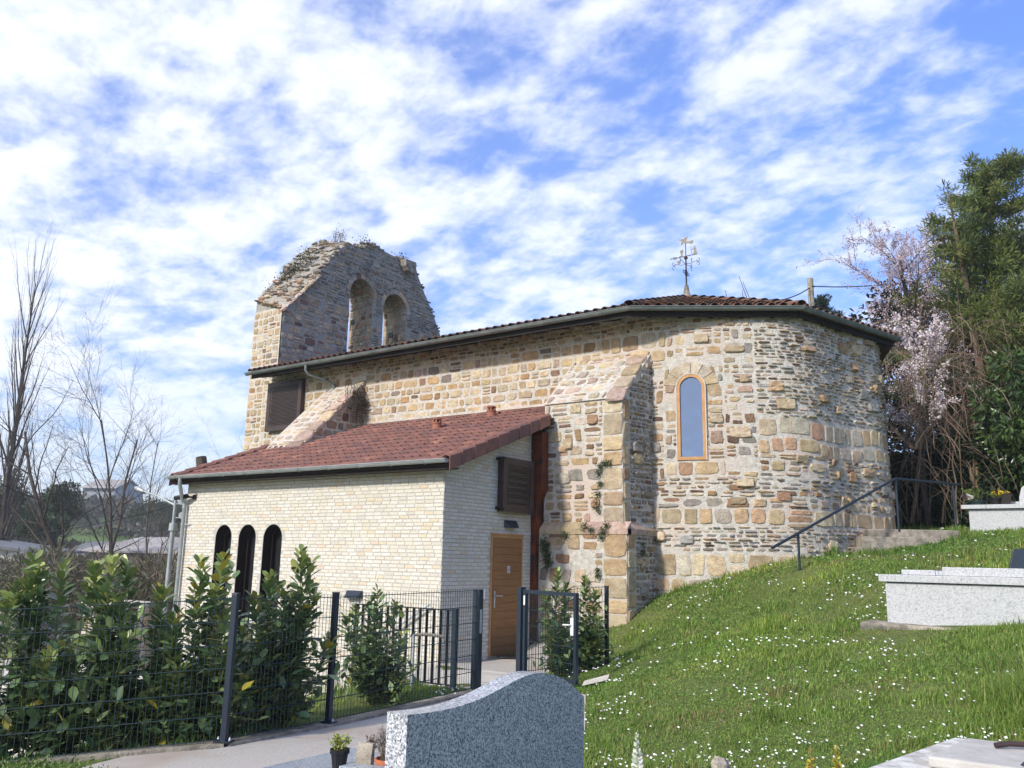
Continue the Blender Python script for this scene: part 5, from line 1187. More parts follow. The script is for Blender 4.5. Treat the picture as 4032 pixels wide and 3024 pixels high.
# ================================================================== LAUREL HEDGE
def laurel(name, label, base, tops, seed, group, spread=.5, lsz=(.115, .165), dens=1.0, yellow=0.02):
    """upright leafy shoots; tops: list of (dx, dy, height)"""
    random.seed(seed); g = np.random.default_rng(seed); x, y = base; z = gz(x, y) - .02
    t = thing(name, label, 'shrub', (x, y, z), group); q = MB(); pos = []; dr = []; sz = []; hh = []
    for (dx, dy, h) in tops:
        b = np.array([x + dx * .3 + random.uniform(-.05, .05), y + dy * .3 + random.uniform(-.05, .05), z]); e = np.array([x + dx, y + dy, z + h]); mid = (b + e) / 2 + g.normal(0, .05, 3)
        P = [b * (1 - s_) ** 2 + 2 * mid * s_ * (1 - s_) + e * s_ * s_ for s_ in np.linspace(0, 1, 8)]
        q.tube(P, list(np.linspace(.009, .003, 8)), 5, cap=False)
        n_ = int(h / .0145 * dens); 
        for i in range(n_):
            s_ = .12 + .88 * (i + random.random()) / n_; k = min(6, int(s_ * 7)); f = s_ * 7 - k; p = P[k] * (1 - f) + P[k + 1] * f; ax = P[k + 1] - P[k]; ax /= np.linalg.norm(ax)
            a = i * 2.4 + random.uniform(-.5, .5); out_ = np.array([math.cos(a), math.sin(a), 0]); up_ = .15 + 1.1 * s_ ** 3 + random.uniform(-.45, .35)
            pos.append(p + out_ * .01); dr.append(out_ + ax * up_); sz.append(random.uniform(*lsz) * (1 if s_ < .93 else .8)); hh.append(s_)
            if random.random() < .5 * (1 - s_):   # side twigs with extra leaves lower down
                o2 = p + out_ * random.uniform(.05, spread * .6) + np.array([0, 0, random.uniform(-.02, .1)]); pos.append(o2); dr.append(g.normal(0, 1, 3) + (0, 0, .5)); sz.append(random.uniform(*lsz)); hh.append(s_)
                q.tube([p, o2], [.004, .002], 4, cap=False)
    q.build('stem', m_gstem, t, fix=False)
    n_ = len(pos); CC = [(.14, .225, .085), (.11, .185, .075), (.18, .27, .10), (.085, .15, .06), (.25, .32, .14)]
    cols = np.array([CC[i] for i in g.integers(0, 5, n_)]); hh = np.array(hh); cols = cols * g.uniform(.85, 1.15, (n_, 1)); cols[hh > .9] = cols[hh > .9] * np.array([1.5, 1.25, .9])
    yl = g.random(n_) < yellow; cols[yl] = np.array([.42, .36, .05]) * g.uniform(.7, 1.1, (yl.sum(), 1))
    pos = np.array(pos); dr = np.array(dr); sz = np.array(sz)
    dn = dr / np.linalg.norm(dr, axis=1, keepdims=True); side = np.cross(dn, (0, 0, 1.0)); side /= np.linalg.norm(side, axis=1, keepdims=True) + 1e-9
    ro = g.normal(0, .35, n_); nr = np.cross(side, dn); sx = side * np.cos(ro)[:, None] + nr * np.sin(ro)[:, None]; nz = -side * np.sin(ro)[:, None] + nr * np.cos(ro)[:, None]
    Ms = np.stack([sx, dn, nz], axis=2) * sz[:, None, None]; Ms[:, :, 0] *= .50
    V, F = inst(LT, [LF3, LF4], Ms, pos); make('foliage', V, F, m_leaf, t, np.repeat(cols, 8, axis=0), smooth=True)
    return t
def bush(px, d, tops_px, n_extra, seed, label, hmax, wid=.56, **kw):
    c = at(px, 2900, d); base = (c[0], c[1]); z = gz(*base); tp = []
    for (tx, tyy, dd) in tops_px:
        p = at(tx, tyy, dd); tp.append((p[0] - base[0], p[1] - base[1], p[2] - z))
    r2 = random.Random(seed)
    for _ in range(n_extra):
        a = r2.uniform(0, 6.28); rr = r2.uniform(.1, 1) * wid; tp.append((rr * math.cos(a), rr * math.sin(a), hmax * r2.uniform(.35, .95) * (1 - .2 * rr / wid)))
    return laurel('cherry_laurel', label, base, tp, seed, 'cherry laurels planted behind the mesh fence', **kw)
bush(-60, 7.7, [(40, 2360, 7.6), (-40, 2300, 7.7)], 16, 1, 'cherry laurel cut by the left edge of the picture, behind the fence', 1.25)
bush(190, 7.8, [(135, 2195, 7.8), (105, 2290, 7.7), (250, 2215, 7.9), (160, 2225, 7.9), (60, 2300, 7.7)], 19, 2, 'tall cherry laurel with a full upright crown at far left', 1.35, yellow=.01)
bush(445, 7.8, [(447, 2195, 7.8), (375, 2220, 7.8), (500, 2215, 7.9), (345, 2300, 7.8), (420, 2330, 7.7), (470, 2350, 7.7)], 19, 3, 'second tall cherry laurel from the left, touching the gap with the stone pier', 1.35, yellow=.01)
bush(650, 7.9, [(648, 2310, 7.9), (625, 2330, 7.9), (690, 2420, 7.8)], 15, 4, 'lower cherry laurel below the downpipe of the annexe', 1.05, yellow=.05)
bush(830, 8.0, [(793, 2200, 8.0), (885, 2180, 8.0), (770, 2320, 7.9), (850, 2320, 7.9), (905, 2400, 7.8)], 18, 5, 'cherry laurel in front of the leftmost arched windows, with some yellow leaves', 1.2, yellow=.07)
bush(1080, 8.5, [(1185, 2165, 8.5), (1225, 2200, 8.5), (1065, 2265, 8.4), (1000, 2340, 8.3), (1110, 2300, 8.6), (1240, 2330, 8.6), (1140, 2350, 8.5)], 20, 6, 'bushy cherry laurel between the two fence posts, its shoots leaning right', 1.25, wid=.62, yellow=.03)
bush(1480, 10.0, [(1487, 2312, 10.0), (1460, 2350, 10.0), (1400, 2385, 9.9), (1560, 2370, 10.1), (1360, 2420, 9.9)], 18, 7, 'smaller cherry laurel in front of the black upright bars', 1.0, wid=.50, dens=.85, lsz=(.10, .14))
bush(2200, 12.2, [(2201, 2245, 12.2), (2150, 2330, 12.1), (2230, 2300, 12.3)], 13, 8, 'cherry laurel behind the open gate, nearest the rusted rainwater box', 1.0, wid=.36, dens=1.0, lsz=(.10, .14))
bush(2320, 12.3, [(2304, 2270, 12.3), (2340, 2330, 12.3), (2360, 2430, 12.2)], 13, 9, 'cherry laurel behind the gate lock, nearest the buttress', .95, wid=.36, dens=1.0, lsz=(.10, .14))
random.seed(5)

# ================================================================== GRASS AND DAISIES
def angle_r(n_, r0, r1, a0, a1, p=1.0):
    """points spread over the fan of ground in front of the viewer, thinning out with distance"""
    u = rng.random(n_); r = (r0 ** p + u * (r1 ** p - r0 ** p)) ** (1 / p); a = rng.uniform(a0, a1, n_)
    hd = math.atan2(FW[1], FW[0]); return CAM[0] + r * np.cos(hd - a), CAM[1] + r * np.sin(hd - a), r
EXC = [PATH, [(6.8, .43), (9.4, .43), (9.4, 1.6), (6.8, 1.6)], [(6.55, .2), (8.0, .22), (8.0, .6), (6.55, .6)], [(6.7, 8.4), (9.3, 8.4), (9.3, 9.6), (6.7, 9.6)], [(8.05, -7.35), (9.9, -7.35), (9.9, -5.3), (8.38, -5.36)],
       [(-8, 0), (.05, 0), (.05, 3.9), (-8, 3.9)], [(0, 2.7), (1.98, 2.7), (1.98, 4), (0, 4)], [(5.1, 5.95), (6.5, 7.0), (5.4, 9.4), (3.9, 8.2)], [(4.4, -7.6), (6.45, -7.6), (6.45, -6.2), (4.4, -6.2)], [(-.3, -1.95), (1.95, -1.95), (1.95, 0), (-.3, 0)]]
def allowed(x, y):
    ok = np.ones(len(x), bool)
    for p in EXC: ok &= ~in_poly(x, y, p)
    ok &= ~((x - XA) ** 2 + (y - YA) ** 2 < 3.52 ** 2); ok &= ~((y > 3.85) & (y < 11) & (x < 2) & (x > -10.7)); ok &= ~((x < 0) & (y > -4.2) & (y < 0) )
    return ok
BL = np.array([(-.5, 0, 0), (.5, 0, 0), (-.38, 0, .5), (.38, 0, .5), (0, 0, 1)]); BF4 = np.array([[0, 1, 3, 2]]); BF3 = np.array([[2, 3, 4]])
def grass_mesh(name, n_, r0, r1, a0, a1, p, mask=None, hk=1.0, tall=None):
    x, y, r = angle_r(n_, r0, r1, a0, a1, p); ok = allowed(x, y)
    if mask is not None: ok &= mask(x, y)
    # clumps: pull the blades towards tuft centres
    x, y, r = x[ok], y[ok], r[ok]; n1 = len(x); z = hgt(x, y)
    tu = np.clip((vnoise(x, y, .42, 51) - .60) * 5, 0, 1); t1 = vnoise(x, y, .8, 4); t2 = vnoise(x, y, .25, 9); t3 = vnoise(x, y, 2.3, 6)
    h = (.018 + .055 * t1 * t2 * 2 + .11 * np.clip((t3 - .55) * 3, 0, 1) * t2) * rng.uniform(.6, 1.35, n1) * hk * (1 + 1.1 * tu) * (1 - .45 * np.clip((vnoise(x, y, 1.1, 12) - .5) * 3, 0, 1))
    if tall is not None: h *= 1 + tall(x, y)
    w = np.maximum(.0035, .00085 * r) * rng.uniform(.7, 1.4, n1); a = rng.uniform(0, 6.28, n1); lean = rng.uniform(.1, .9, n1)
    V = np.zeros((n1, 5, 3)); ca, sa = np.cos(a), np.sin(a)
    for k, (bx_, _, bz) in enumerate(BL):
        off = lean * h * bz ** 2 * 1.1
        V[:, k, 0] = x + ca * bx_ * w * 1 - sa * off; V[:, k, 1] = y + sa * bx_ * w + ca * off; V[:, k, 2] = z + h * bz * (1 - .25 * lean * bz) - .004
    off = (np.arange(n1) * 5)[:, None, None]; F = [(BF4[None] + off).reshape(-1, 4), (BF3[None] + off).reshape(-1, 3)]
    G = np.array([(.14, .24, .038), (.17, .28, .048), (.11, .20, .034), (.22, .32, .065), (.28, .34, .09)]); c = G[rng.integers(0, 5, n1)]
    dry = np.clip((vnoise(x, y, 1.1, 12) - .52) * 2.6, 0, 1) * np.clip((vnoise(x, y, .28, 13) - .25) * 2, 0, 1) * .75
    ds = rng.random(n1) < dry * .9 + .05; c[ds] = np.array([.30, .26, .11]) * rng.uniform(.6, 1.2, (ds.sum(), 1))
    lush = np.clip((vnoise(x, y, 1.7, 21) - .5) * 2.5, 0, 1)[:, None]; c = c * (1 - lush * np.array([.50, .28, .40])); brt = np.clip((vnoise(x, y, 1.3, 27) - .5) * 2.6, 0, 1)[:, None]; c = c * (1 + brt * np.array([.45, .30, .15]))
    c = c * rng.uniform(.8, 1.2, (n1, 1))
    return tag(make(name, V.reshape(-1, 3), F, m_grass, None, np.repeat(c, 5, axis=0)), name='', ) if False else (make(name, V.reshape(-1, 3), F, m_grass, None, np.repeat(c, 5, axis=0)))
base_edge = lambda x, y: 1.6 * np.clip(1 - (np.hypot(x - XA, y - YA) - 3.55) / .35, 0, 1) * (x > 1.9) + 1.2 * np.clip((x - 7.6) / 2, 0, 1) * np.clip((-1 - y) / 2, 0, 1)
o = grass_mesh('grass', 330000, 4.2, 34, -.12, .60, .35, tall=base_edge); tag(o, 'green meadow grass with straw patches covering the churchyard slope', 'grass', kind='stuff')
o = grass_mesh('grass', 45000, 5.5, 22, -.60, -.02, .8, mask=lambda x, y: (x < 4.0) & (x > -1.5)); tag(o, 'grass growing behind the mesh fence under the laurels', 'grass', kind='stuff')
# low clover rosettes between the blades
x, y, r = angle_r(60000, 4.5, 18, -.1, .6, .5); ok = allowed(x, y) & (vnoise(x, y, .9, 31) > .45); x, y, r = x[ok], y[ok], r[ok]; n1 = len(x)
pos = np.c_[x, y, hgt(x, y) + rng.uniform(.008, .03, n1)]; t = np.c_[rng.normal(0, 1, n1), rng.normal(0, 1, n1), rng.uniform(-.1, .5, n1)]
cl = leafcloud('clover', pos, t, np.maximum(.016, .0022 * r) * rng.uniform(.7, 1.2, n1), [(.15, .26, .05), (.11, .21, .04), (.21, .32, .07)], m_grass, None, width=.8); tag(cl, 'low clover leaves between the grass blades of the slope', 'clover', kind='stuff')
# daisies: the nearest 300 one by one, the rest as one sheet of flowers
def daisy_arrays(k=9):
    V = [(0, 0, .004)]; F = []
    for i in range(k * 2):
        a = math.pi * i / k; rr = 1.0 if i % 2 else .82; V.append((rr * math.cos(a), rr * math.sin(a), .25 if i % 2 else .12))
    for i in range(k * 2): F.append([0, 1 + i, 1 + (i + 1) % (k * 2)])
    return V, F
x, y, r = angle_r(9000, 4.6, 24, -.08, .60, .3); ok = allowed(x, y); x, y, r = x[ok], y[ok], r[ok]
hd_ = np.array([-FW[1], FW[0]]); lat = (x - CAM[0]) * RT[0] + (y - CAM[1]) * RT[1]
pr_ = .05 + .95 * np.clip((vnoise(x, y, .6, 41) - .55) * 3.6, 0, 1) + .5 * (r < 7.5); pr_ *= np.clip(1.35 - lat / np.maximum(r, 1) * 1.9, .15, 1); kp = rng.random(len(x)) < pr_ * .95
x, y, r = x[kp], y[kp], r[kp]; od = np.argsort(r); x, y, r = x[od], y[od], r[od]
print('daisies', len(x))
Vd, Fd = daisy_arrays(); me = bpy.data.meshes.new('daisy'); Vd = np.array(Vd) * .0098; k0 = len(Vd)
vl = [tuple(v) for v in Vd]; fl_ = list(Fd); mi = [0] * len(Fd)
vl += [(.004 * math.cos(a), .004 * math.sin(a), .0040) for a in np.arange(0, 6.28, .7854)] + [(0, 0, .006)]; 
for i in range(8): fl_.append([k0 + i, k0 + (i + 1) % 8, k0 + 8]); mi.append(1)
k1 = len(vl); vl += [(-.001, 0, -.05), (.001, 0, -.05), (.001, 0, .001), (-.001, 0, .001), (0, -.001, -.05), (0, .001, -.05), (0, .001, .001), (0, -.001, .001)]; fl_ += [[k1, k1 + 1, k1 + 2, k1 + 3], [k1 + 4, k1 + 5, k1 + 6, k1 + 7]]; mi += [2, 2]
me.from_pydata(vl, [], fl_); me.update()
m_dw = noisy('daisy_white', (.78, .78, .76), (.82, .82, .80), 5, 2, .7, bst=0); m_dy = noisy('daisy_yellow', (.65, .45, .03), (.75, .55, .05), 5, 2, .7, bst=0)
for q in (m_dw, m_dy, m_gstem): me.materials.append(q)
me.polygons.foreach_set('material_index', mi)
for i in range(min(300, len(x))):
    o = bpy.data.objects.new('daisy', me); COL.objects.link(o); o.location = (x[i], y[i], gz(x[i], y[i]) + random.uniform(.035, .06)); s_ = random.uniform(.8, 1.35); o.scale = (s_, s_, 1)
    o.rotation_euler = (random.uniform(-.5, .5) + .35, random.uniform(-.5, .5), random.uniform(0, .4)); tag(o, 'white daisy with a yellow centre flowering in the grass slope', 'daisy', 'daisies in the grass')
if len(x) > 300:
    xs, ys, rs_ = x[300:], y[300:], r[300:]; n1 = len(xs); T3 = np.array(Vd / .0098); Fr = frames(np.c_[rng.normal(0, .5, n1) - FW[0] * 0, rng.normal(0, .4, n1), np.zeros(n1) + .01]); 
    Ms = np.zeros((n1, 3, 3)); sz = np.maximum(.010, .00125 * rs_) * rng.uniform(.7, 1.15, n1)
    ax_ = np.c_[rng.normal(0, .25, n1) - FW[0] * .5, rng.normal(0, .25, n1) - FW[1] * .5, np.ones(n1)]; ax_ /= np.linalg.norm(ax_, axis=1, keepdims=True)
    u_ = np.cross(ax_, (1, 0, 0)); u_ /= np.linalg.norm(u_, axis=1, keepdims=True); v_ = np.cross(ax_, u_)
    Ms[:, :, 0] = u_; Ms[:, :, 1] = v_; Ms[:, :, 2] = ax_; Ms *= sz[:, None, None]
    V, F = inst(T3, [np.array(Fd)], Ms, np.c_[xs, ys, hgt(xs, ys) + .045]); o = make('daisies', V, F, m_dw); tag(o, 'many small white daisies farther up the grass slope', 'daisies', kind='stuff')
# taller flowers in the foreground
def spire(name, label, px, pyt, d, cols, m):
    tp = at(px, pyt, d); c = np.array([tp[0], tp[1], gz(tp[0], tp[1])]); h = tp[2] - c[2]; t = thing(name, label, 'flower', tuple(c)); q = MB(); q.tube([c, (c + tp) / 2 + (.008, 0, 0), tp], [.004, .0035, .002], 5); q.build('stem', m_gstem, t)
    n_ = 70; s_ = 1 - (rng.uniform(0, 1, n_) ** .8) * min(1, .22 / h); pos = c + (tp - c) * s_[:, None]; a = rng.uniform(0, 6.28, n_); t_ = np.c_[np.cos(a), np.sin(a), rng.uniform(.2, 1.0, n_)]
    leafcloud('blossom', pos, t_, (.012 + .035 * np.clip((1 - s_) * h / .2, 0, 1)), cols, m, t, width=.6); return t
spire('white_flower_spike', 'tall spike of white blossoms in the daisies, bottom centre', 2508, 2885, 4.9, [(.8, .8, .76), (.72, .76, .6)], m_petal)
spire('yellow_flower_spike', 'yellow-green flower spike with a reddish stem, left of its pair by the concrete tomb', 3190, 2935, 4.8, [(.45, .42, .06), (.5, .30, .08)], m_petal)
spire('yellow_flower_spike', 'yellow-green flower spike, right of its pair by the concrete tomb', 3292, 2928, 4.8, [(.50, .48, .06), (.5, .42, .08)], m_petal)
rb = Stones(); c = at(2835, 3015, 5.0); rock((c[0], c[1], c[2]), .07, .06, .05, 'flag'); ro = rb.build('stone', m_stone, None); tag(ro, 'small pale stone in the daisies at the bottom edge', 'stone')

# ================================================================== TREES
def tree_limbs(q, base, direction, length, r, lev, P, tips, g):
    """recursive branching: P = dict(n=children per level, ang, ratio, wig, up, seg)"""
    p = np.array(base, float); d = np.array(direction, float); d /= np.linalg.norm(d); seg = P['seg']; path = [p.copy()]; rr = [r]; dirs = [d.copy()]
    for i in range(seg):
        d = d + g.normal(0, P['wig'], 3); d[2] += P['up'] * (.3 if lev == 0 else 1); d /= np.linalg.norm(d); p = p + d * length / seg; path.append(p.copy()); rr.append(r * (1 - (1 - P['taper']) * (i + 1) / seg)); dirs.append(d.copy())
    q.tube(path, rr, 7 if lev == 0 else (5 if lev == 1 else 3), cap=False)
    if lev >= P['levels'] - 1 or r < P.get('rmin', .001): tips.append((path[0], path[-1])); return
    if lev >= P['levels'] - 2: tips.append((path[0], path[-1]))
    k = P['n'][lev]
    for i in range(k):
        f = P['start'][min(lev, len(P['start']) - 1)]; s_ = f + (1 - f) * (i + g.random()) / k; j = min(seg - 1, int(s_ * seg)); fr = s_ * seg - j; b = path[j] * (1 - fr) + path[j + 1] * fr; dd = dirs[j]
        a = g.uniform(0, 6.28) if lev else i * 2.4 + g.uniform(-.4, .4); u = np.cross(dd, (0, .31, 1.0)); u /= np.linalg.norm(u) + 1e-9; v = np.cross(dd, u); an = P['ang'] * g.uniform(.7, 1.3)
        nd = dd * math.cos(an) + (u * math.cos(a) + v * math.sin(a)) * math.sin(an)
        tree_limbs(q, b, nd, length * P['ratio'] * g.uniform(.7, 1.25) * (1.15 - .55 * s_ if lev == 0 else 1), max(.0035, rr[j] * P['rr']), lev + 1, P, tips, g)
def bare_tree(name, label, cat, base, h, r, P, seed, lean=(0, 0, 1), bark=None, group=None):
    g = np.random.default_rng(seed); t = thing(name, label, cat, tuple(base), group); q = MB(); tips = []
    P = dict(dict(levels=4, n=[9, 6, 5, 4], ang=.7, ratio=.42, wig=.07, up=.02, seg=6, taper=.25, start=[.3, .2], rr=.55), **P)
    tree_limbs(q, base, lean, h, r, 0, P, tips, g)
    o = q.build('trunk_and_branches', bark or m_bark, t, fix=False); return t, tips
def gbase(px, py, d):
    p = at(px, py, d); return np.array([p[0], p[1], gz(p[0], p[1]) - .1])
def ht(b, px, py, d): return at(px, py, d)[2] - b[2]
b = gbase(-10, 2200, 46); bare_tree('poplar_tree', 'tall bare poplar with steep upright branches at the far left edge', 'tree', b, ht(b, 150, 1090, 46), .24, dict(n=[46, 9, 6], levels=4, ang=.28, ratio=.28, up=.055, wig=.035, start=[.16, .15], rr=.42, seg=7, taper=.1), 3, lean=(.075, .05, 1))
b = gbase(285, 2280, 30); bare_tree('bare_tree', 'dark gnarled bare tree with broken upper limbs left of the annexe', 'tree', b, ht(b, 330, 1640, 30), .155, dict(n=[12, 6, 5, 3], levels=5, ang=.75, ratio=.42, wig=.12, start=[.42, .15], rr=.42), 17, lean=(.01, .02, 1))
b = gbase(335, 2280, 33); bare_tree('bare_tree', 'slender ivy-clad bare tree just right of the gnarled one', 'tree', b, ht(b, 380, 1700, 33), .11, dict(n=[20, 5, 4, 3], levels=5, ang=.9, ratio=.28, wig=.06, start=[.25, .15], rr=.35), 21, lean=(.04, .02, 1))
b = gbase(455, 2250, 31); bare_tree('bare_tree', 'pale bare tree forking into two wide limbs beside the street lamp', 'tree', b, ht(b, 480, 1640, 31), .085, dict(n=[7, 7, 6, 4], levels=5, ang=.55, ratio=.52, wig=.08, start=[.40, .15], rr=.6), 33, lean=(.03, .02, 1), bark=m_twig)
for i, (px, d, top, sd_) in enumerate(((620, 42, 1720, 5), (700, 52, 1760, 6), (560, 60, 1880, 9), (150, 62, 1850, 7), (40, 70, 1900, 8), (760, 60, 1800, 12))):
    b = gbase(px, 2200, d); bare_tree('bare_tree', ['fine-twigged bare tree behind the lamp post', 'bare tree rising just left of the annexe roof corner', 'low bare tree between lamp and forked tree, far off', 'thin bare tree in front of the pale far house', 'low bare tree below the poplar', 'bare tree mostly hidden by the annexe roof'][i], 'tree', b, ht(b, px, top, d), .07, dict(n=[12, 7, 6], levels=4, ang=.6, ratio=.42, wig=.09, start=[.2, .1], rr=.45, seg=5), sd_, bark=m_twig, group='bare trees in the valley')
# low tangle of leafless thickets in the valley
for i, (px, py, d, w_) in enumerate(((330, 2250, 25, 2.2), (120, 2260, 26, 2.6), (520, 2270, 24, 2.0), (250, 2150, 34, 3.0), (520, 2180, 30, 3.2), (620, 2220, 27, 2.4), (60, 2120, 48, 4.0), (400, 2120, 44, 4.5))):
    c = gbase(px, py, d); q = MB(); g = np.random.default_rng(60 + i); tips = []
    for k in range(16):
        bb = c + np.array([g.uniform(-w_, w_), g.uniform(-w_, w_) * .6, 0]); tree_limbs(q, bb, (g.normal(0, .35), g.normal(0, .35), 1), g.uniform(2.2, 4.4), .045, 0, dict(levels=4, n=[6, 5, 4], ang=.75, ratio=.5, wig=.14, up=.01, seg=5, taper=.3, start=[.1, .1], rr=.55), tips, g)
    o = q.build('thicket', m_twig, None, fix=False); tag(o, 'tangle of leafless thicket in the valley left of the annexe', 'thicket', kind='stuff')
q = [tuple(at(g.uniform(-40, 720), g.uniform(2235, 2340), d)) + (g.uniform(.5, 1.3), g.uniform(.5, 1.3), g.uniform(.25, .6)) for d in g.uniform(22, 38, 45)]
SCRUB = q
# pollard stub
c = gbase(770, 2200, 24); tz = at(770, 1790, 24)[2]; q = MB(); q.tube([c, (c[0], c[1], tz - .6), (c[0] - .12, c[1] - .05, tz)], [.22, .17, .15], 9); q.tube([(c[0], c[1], tz - .6), (c[0] + .35, c[1] + .2, tz - .22)], [.12, .10], 8)
pt = thing('pollarded_tree', 'pollarded trunk stub showing over the left end of the annexe roof', 'tree', tuple(c)); q.build('trunk', m_bark, pt)

def crown(par, lobes, n_, size, cols, m, name='crown', width=.5, drop=0.0, seed=0, hollow=.35, gap=.0, tdir=None):
    """leaf-sized faces through the volume of many small lobes"""
    g = np.random.default_rng(seed); L_ = np.array(lobes, float); vol = L_[:, 3] * L_[:, 4] * L_[:, 5]; pk = g.choice(len(L_), n_, p=vol / vol.sum()); v = g.normal(0, 1, (n_, 3)); v /= np.linalg.norm(v, axis=1, keepdims=True)
    rr = (hollow + (1 - hollow) * g.random(n_) ** .6)[:, None] * g.uniform(.85, 1.15, (n_, 1)); pos = L_[pk, :3] + v * rr * L_[pk, 3:6]
    t = v * .8 + g.normal(0, .5, (n_, 3)); t[:, 2] += drop
    if tdir is not None: t += np.array(tdir)
    rng_state = None
    Fm = frames(t, g.uniform(0, 6.28, n_)); sz = g.uniform(size[0], size[1], n_); Ms = Fm * sz[:, None, None]; Ms[:, :, 0] *= width; V, F = inst(LT, [LF3, LF4], Ms, pos)
    C = np.array(cols); pc = g.integers(0, len(C), len(L_)); lobeC = g.uniform(.72, 1.25, len(L_)); c = np.where(g.random((n_, 1)) < .6, C[pc[pk]], C[g.integers(0, len(C), n_)]) * lobeC[pk][:, None] * g.uniform(.8, 1.2, (n_, 1))
    return make(name, V, F, m, par, np.repeat(c, 8, axis=0))
def lobes_in(c, sx, sy, sz, n_, s, seed, shape=None):
    g = np.random.default_rng(seed); r = []
    while len(r) < n_:
        v = g.uniform(-1, 1, 3)
        if v @ v > 1: continue
        if shape and not shape(v): continue
        k = g.uniform(.6, 1.3) * s; r.append((c[0] + v[0] * sx, c[1] + v[1] * sy, c[2] + v[2] * sz, k * g.uniform(.8, 1.5), k * g.uniform(.8, 1.5), k * g.uniform(.7, 1.2)))
    return r
DG = [(.028, .050, .020), (.022, .040, .018), (.036, .060, .024)]
# far evergreens in the valley
for i, (px, py, d, w_, h_, lab) in enumerate(((15, 1965, 62, 1.4, 1.9, 'dark evergreen clump at the far left edge under the poplar'), (232, 1990, 62, 1.25, 1.4, 'rounded dark evergreen behind the gnarled bare tree'), (150, 2055, 60, 1.9, 0.9, 'low dark evergreen at the edge of the green field'), (640, 2025, 90, 3.5, 1.4, 'dark evergreen ridge left of the annexe roof corner'))):
    c = at(px, py, d); t = thing('evergreen_tree', lab, 'tree', (c[0], c[1], gz(c[0], c[1])), 'evergreens in the valley'); MB().tube([(c[0], c[1], gz(c[0], c[1]) - .2), tuple(c)], [.3, .15], 7).build('trunk', m_bark, t); crown(t, lobes_in(c, w_, w_, h_, 60, .45, i + 3), 6500, (.12, .26), [(.055, .085, .045), (.045, .068, .038), (.07, .10, .052)], m_foli, seed=i)
# distant hedgerows and wood on the ridge
hw = []
g = np.random.default_rng(5)
for i in range(170):
    px = g.uniform(-250, 900); d = g.uniform(120, 230); c = at(px, 2000, d); hw.append((c[0], c[1], gz(c[0], c[1]) + g.uniform(.2, 1.6), g.uniform(1.5, 5), g.uniform(1.5, 5), g.uniform(.8, 2.0)))
o = crown(None, [w for w in hw if True], 26000, (.5, 1.1), [(.12, .115, .10), (.10, .105, .08), (.15, .135, .115), (.08, .10, .07)], m_foli, name='far_woodland', seed=8); tag(o, 'brown and green winter wood along the far ridge', 'woodland', kind='stuff')
q = []
for i in range(60): px = g.uniform(60, 600); c = at(px, 2060 + g.uniform(-8, 8), 105); q.append((c[0], c[1], gz(c[0], c[1]) + .5, g.uniform(1, 2.6), g.uniform(1, 2), g.uniform(.7, 1.5)))
o = crown(None, q, 9000, (.3, .6), [(.045, .05, .032), (.06, .055, .04)], m_foli, name='field_hedge', seed=9); tag(o, 'dark hedge line crossing the green field', 'hedge', kind='stuff')

o = crown(None, SCRUB, 16000, (.15, .40), [(.16, .135, .10), (.21, .18, .135), (.12, .13, .075), (.25, .21, .165)], m_foli, name='scrub', seed=19, width=.10); tag(o, 'brown winter scrub filling the dip behind the laurels', 'scrub', kind='stuff')
# ---- behind the apse: ivy-grown bank, brambles, plum in blossom, tall conifer, laurel
def gp3(px, py, d): return tuple(at(px, py, d))
wA, wB, wC = at(3440, 2080, 22.0), at(3720, 2080, 20.5), at(4250, 2080, 18.5)
q = MB(); 
for a, b_, ta, tb in ((wA, wB, 1850, 1800), (wB, wC, 1800, 1640)):
    za = at(3440, ta, 22)[2]; zb = at(3720, tb, 20)[2]; q.hexa([(a[0], a[1], 1.5), (b_[0], b_[1], 1.5), (b_[0] + .3, b_[1] + 1, 1.5), (a[0] + .3, a[1] + 1, 1.5), (a[0], a[1], za), (b_[0], b_[1], zb), (b_[0] + .3, b_[1] + 1, zb), (a[0] + .3, a[1] + 1, za)])
rw_ = thing('retaining_wall', 'ivy-covered retaining wall of yellow stone behind the upper tomb', 'wall', (wB[0], wB[1], 2.4)); q.build('wall', noisy('yellow_wall_stone', (.16, .11, .06), (.42, .32, .18), 3.5, 7, .95, 18, 1, .05, c2=(.09, .07, .05), s2=1.5), rw_, fix=True)
g = np.random.default_rng(77); pos = []; 
for a, b_, ta, tb, n_ in ((wA, wB, 1850, 1800, 9000), (wB, wC, 1800, 1640, 9000)):
    s_ = g.random(n_); u = g.random(n_) ** .8; p = a[None] * (1 - s_[:, None]) + b_[None] * s_[:, None]; zt = at(3440, ta, 22)[2] * (1 - s_) + at(3720, tb, 20)[2] * s_ + .3
    p[:, 2] = 1.9 + (zt - 1.9) * u; p[:, :2] += np.array([-.05, -.28]) * g.uniform(.1, 1.3, (n_, 1)) * (1.4 - u[:, None]); k = vnoise(s_ * 9 + (0 if a is wA else 9), u * 4, .8, 5) > (.18 if a is wA else .40 - .1); pos.append(p[k])
pos = np.concatenate(pos); t = np.c_[g.normal(0, .6, len(pos)), g.normal(-.5, .4, len(pos)), g.normal(-.3, .5, len(pos))]
leafcloud('ivy', pos, t, g.uniform(.06, .13, len(pos)), [(.022, .045, .016), (.016, .032, .013), (.034, .06, .022)], m_foli, rw_, width=.9)  # ivy leaf colours darkened to carry the shade of the conifers overhead
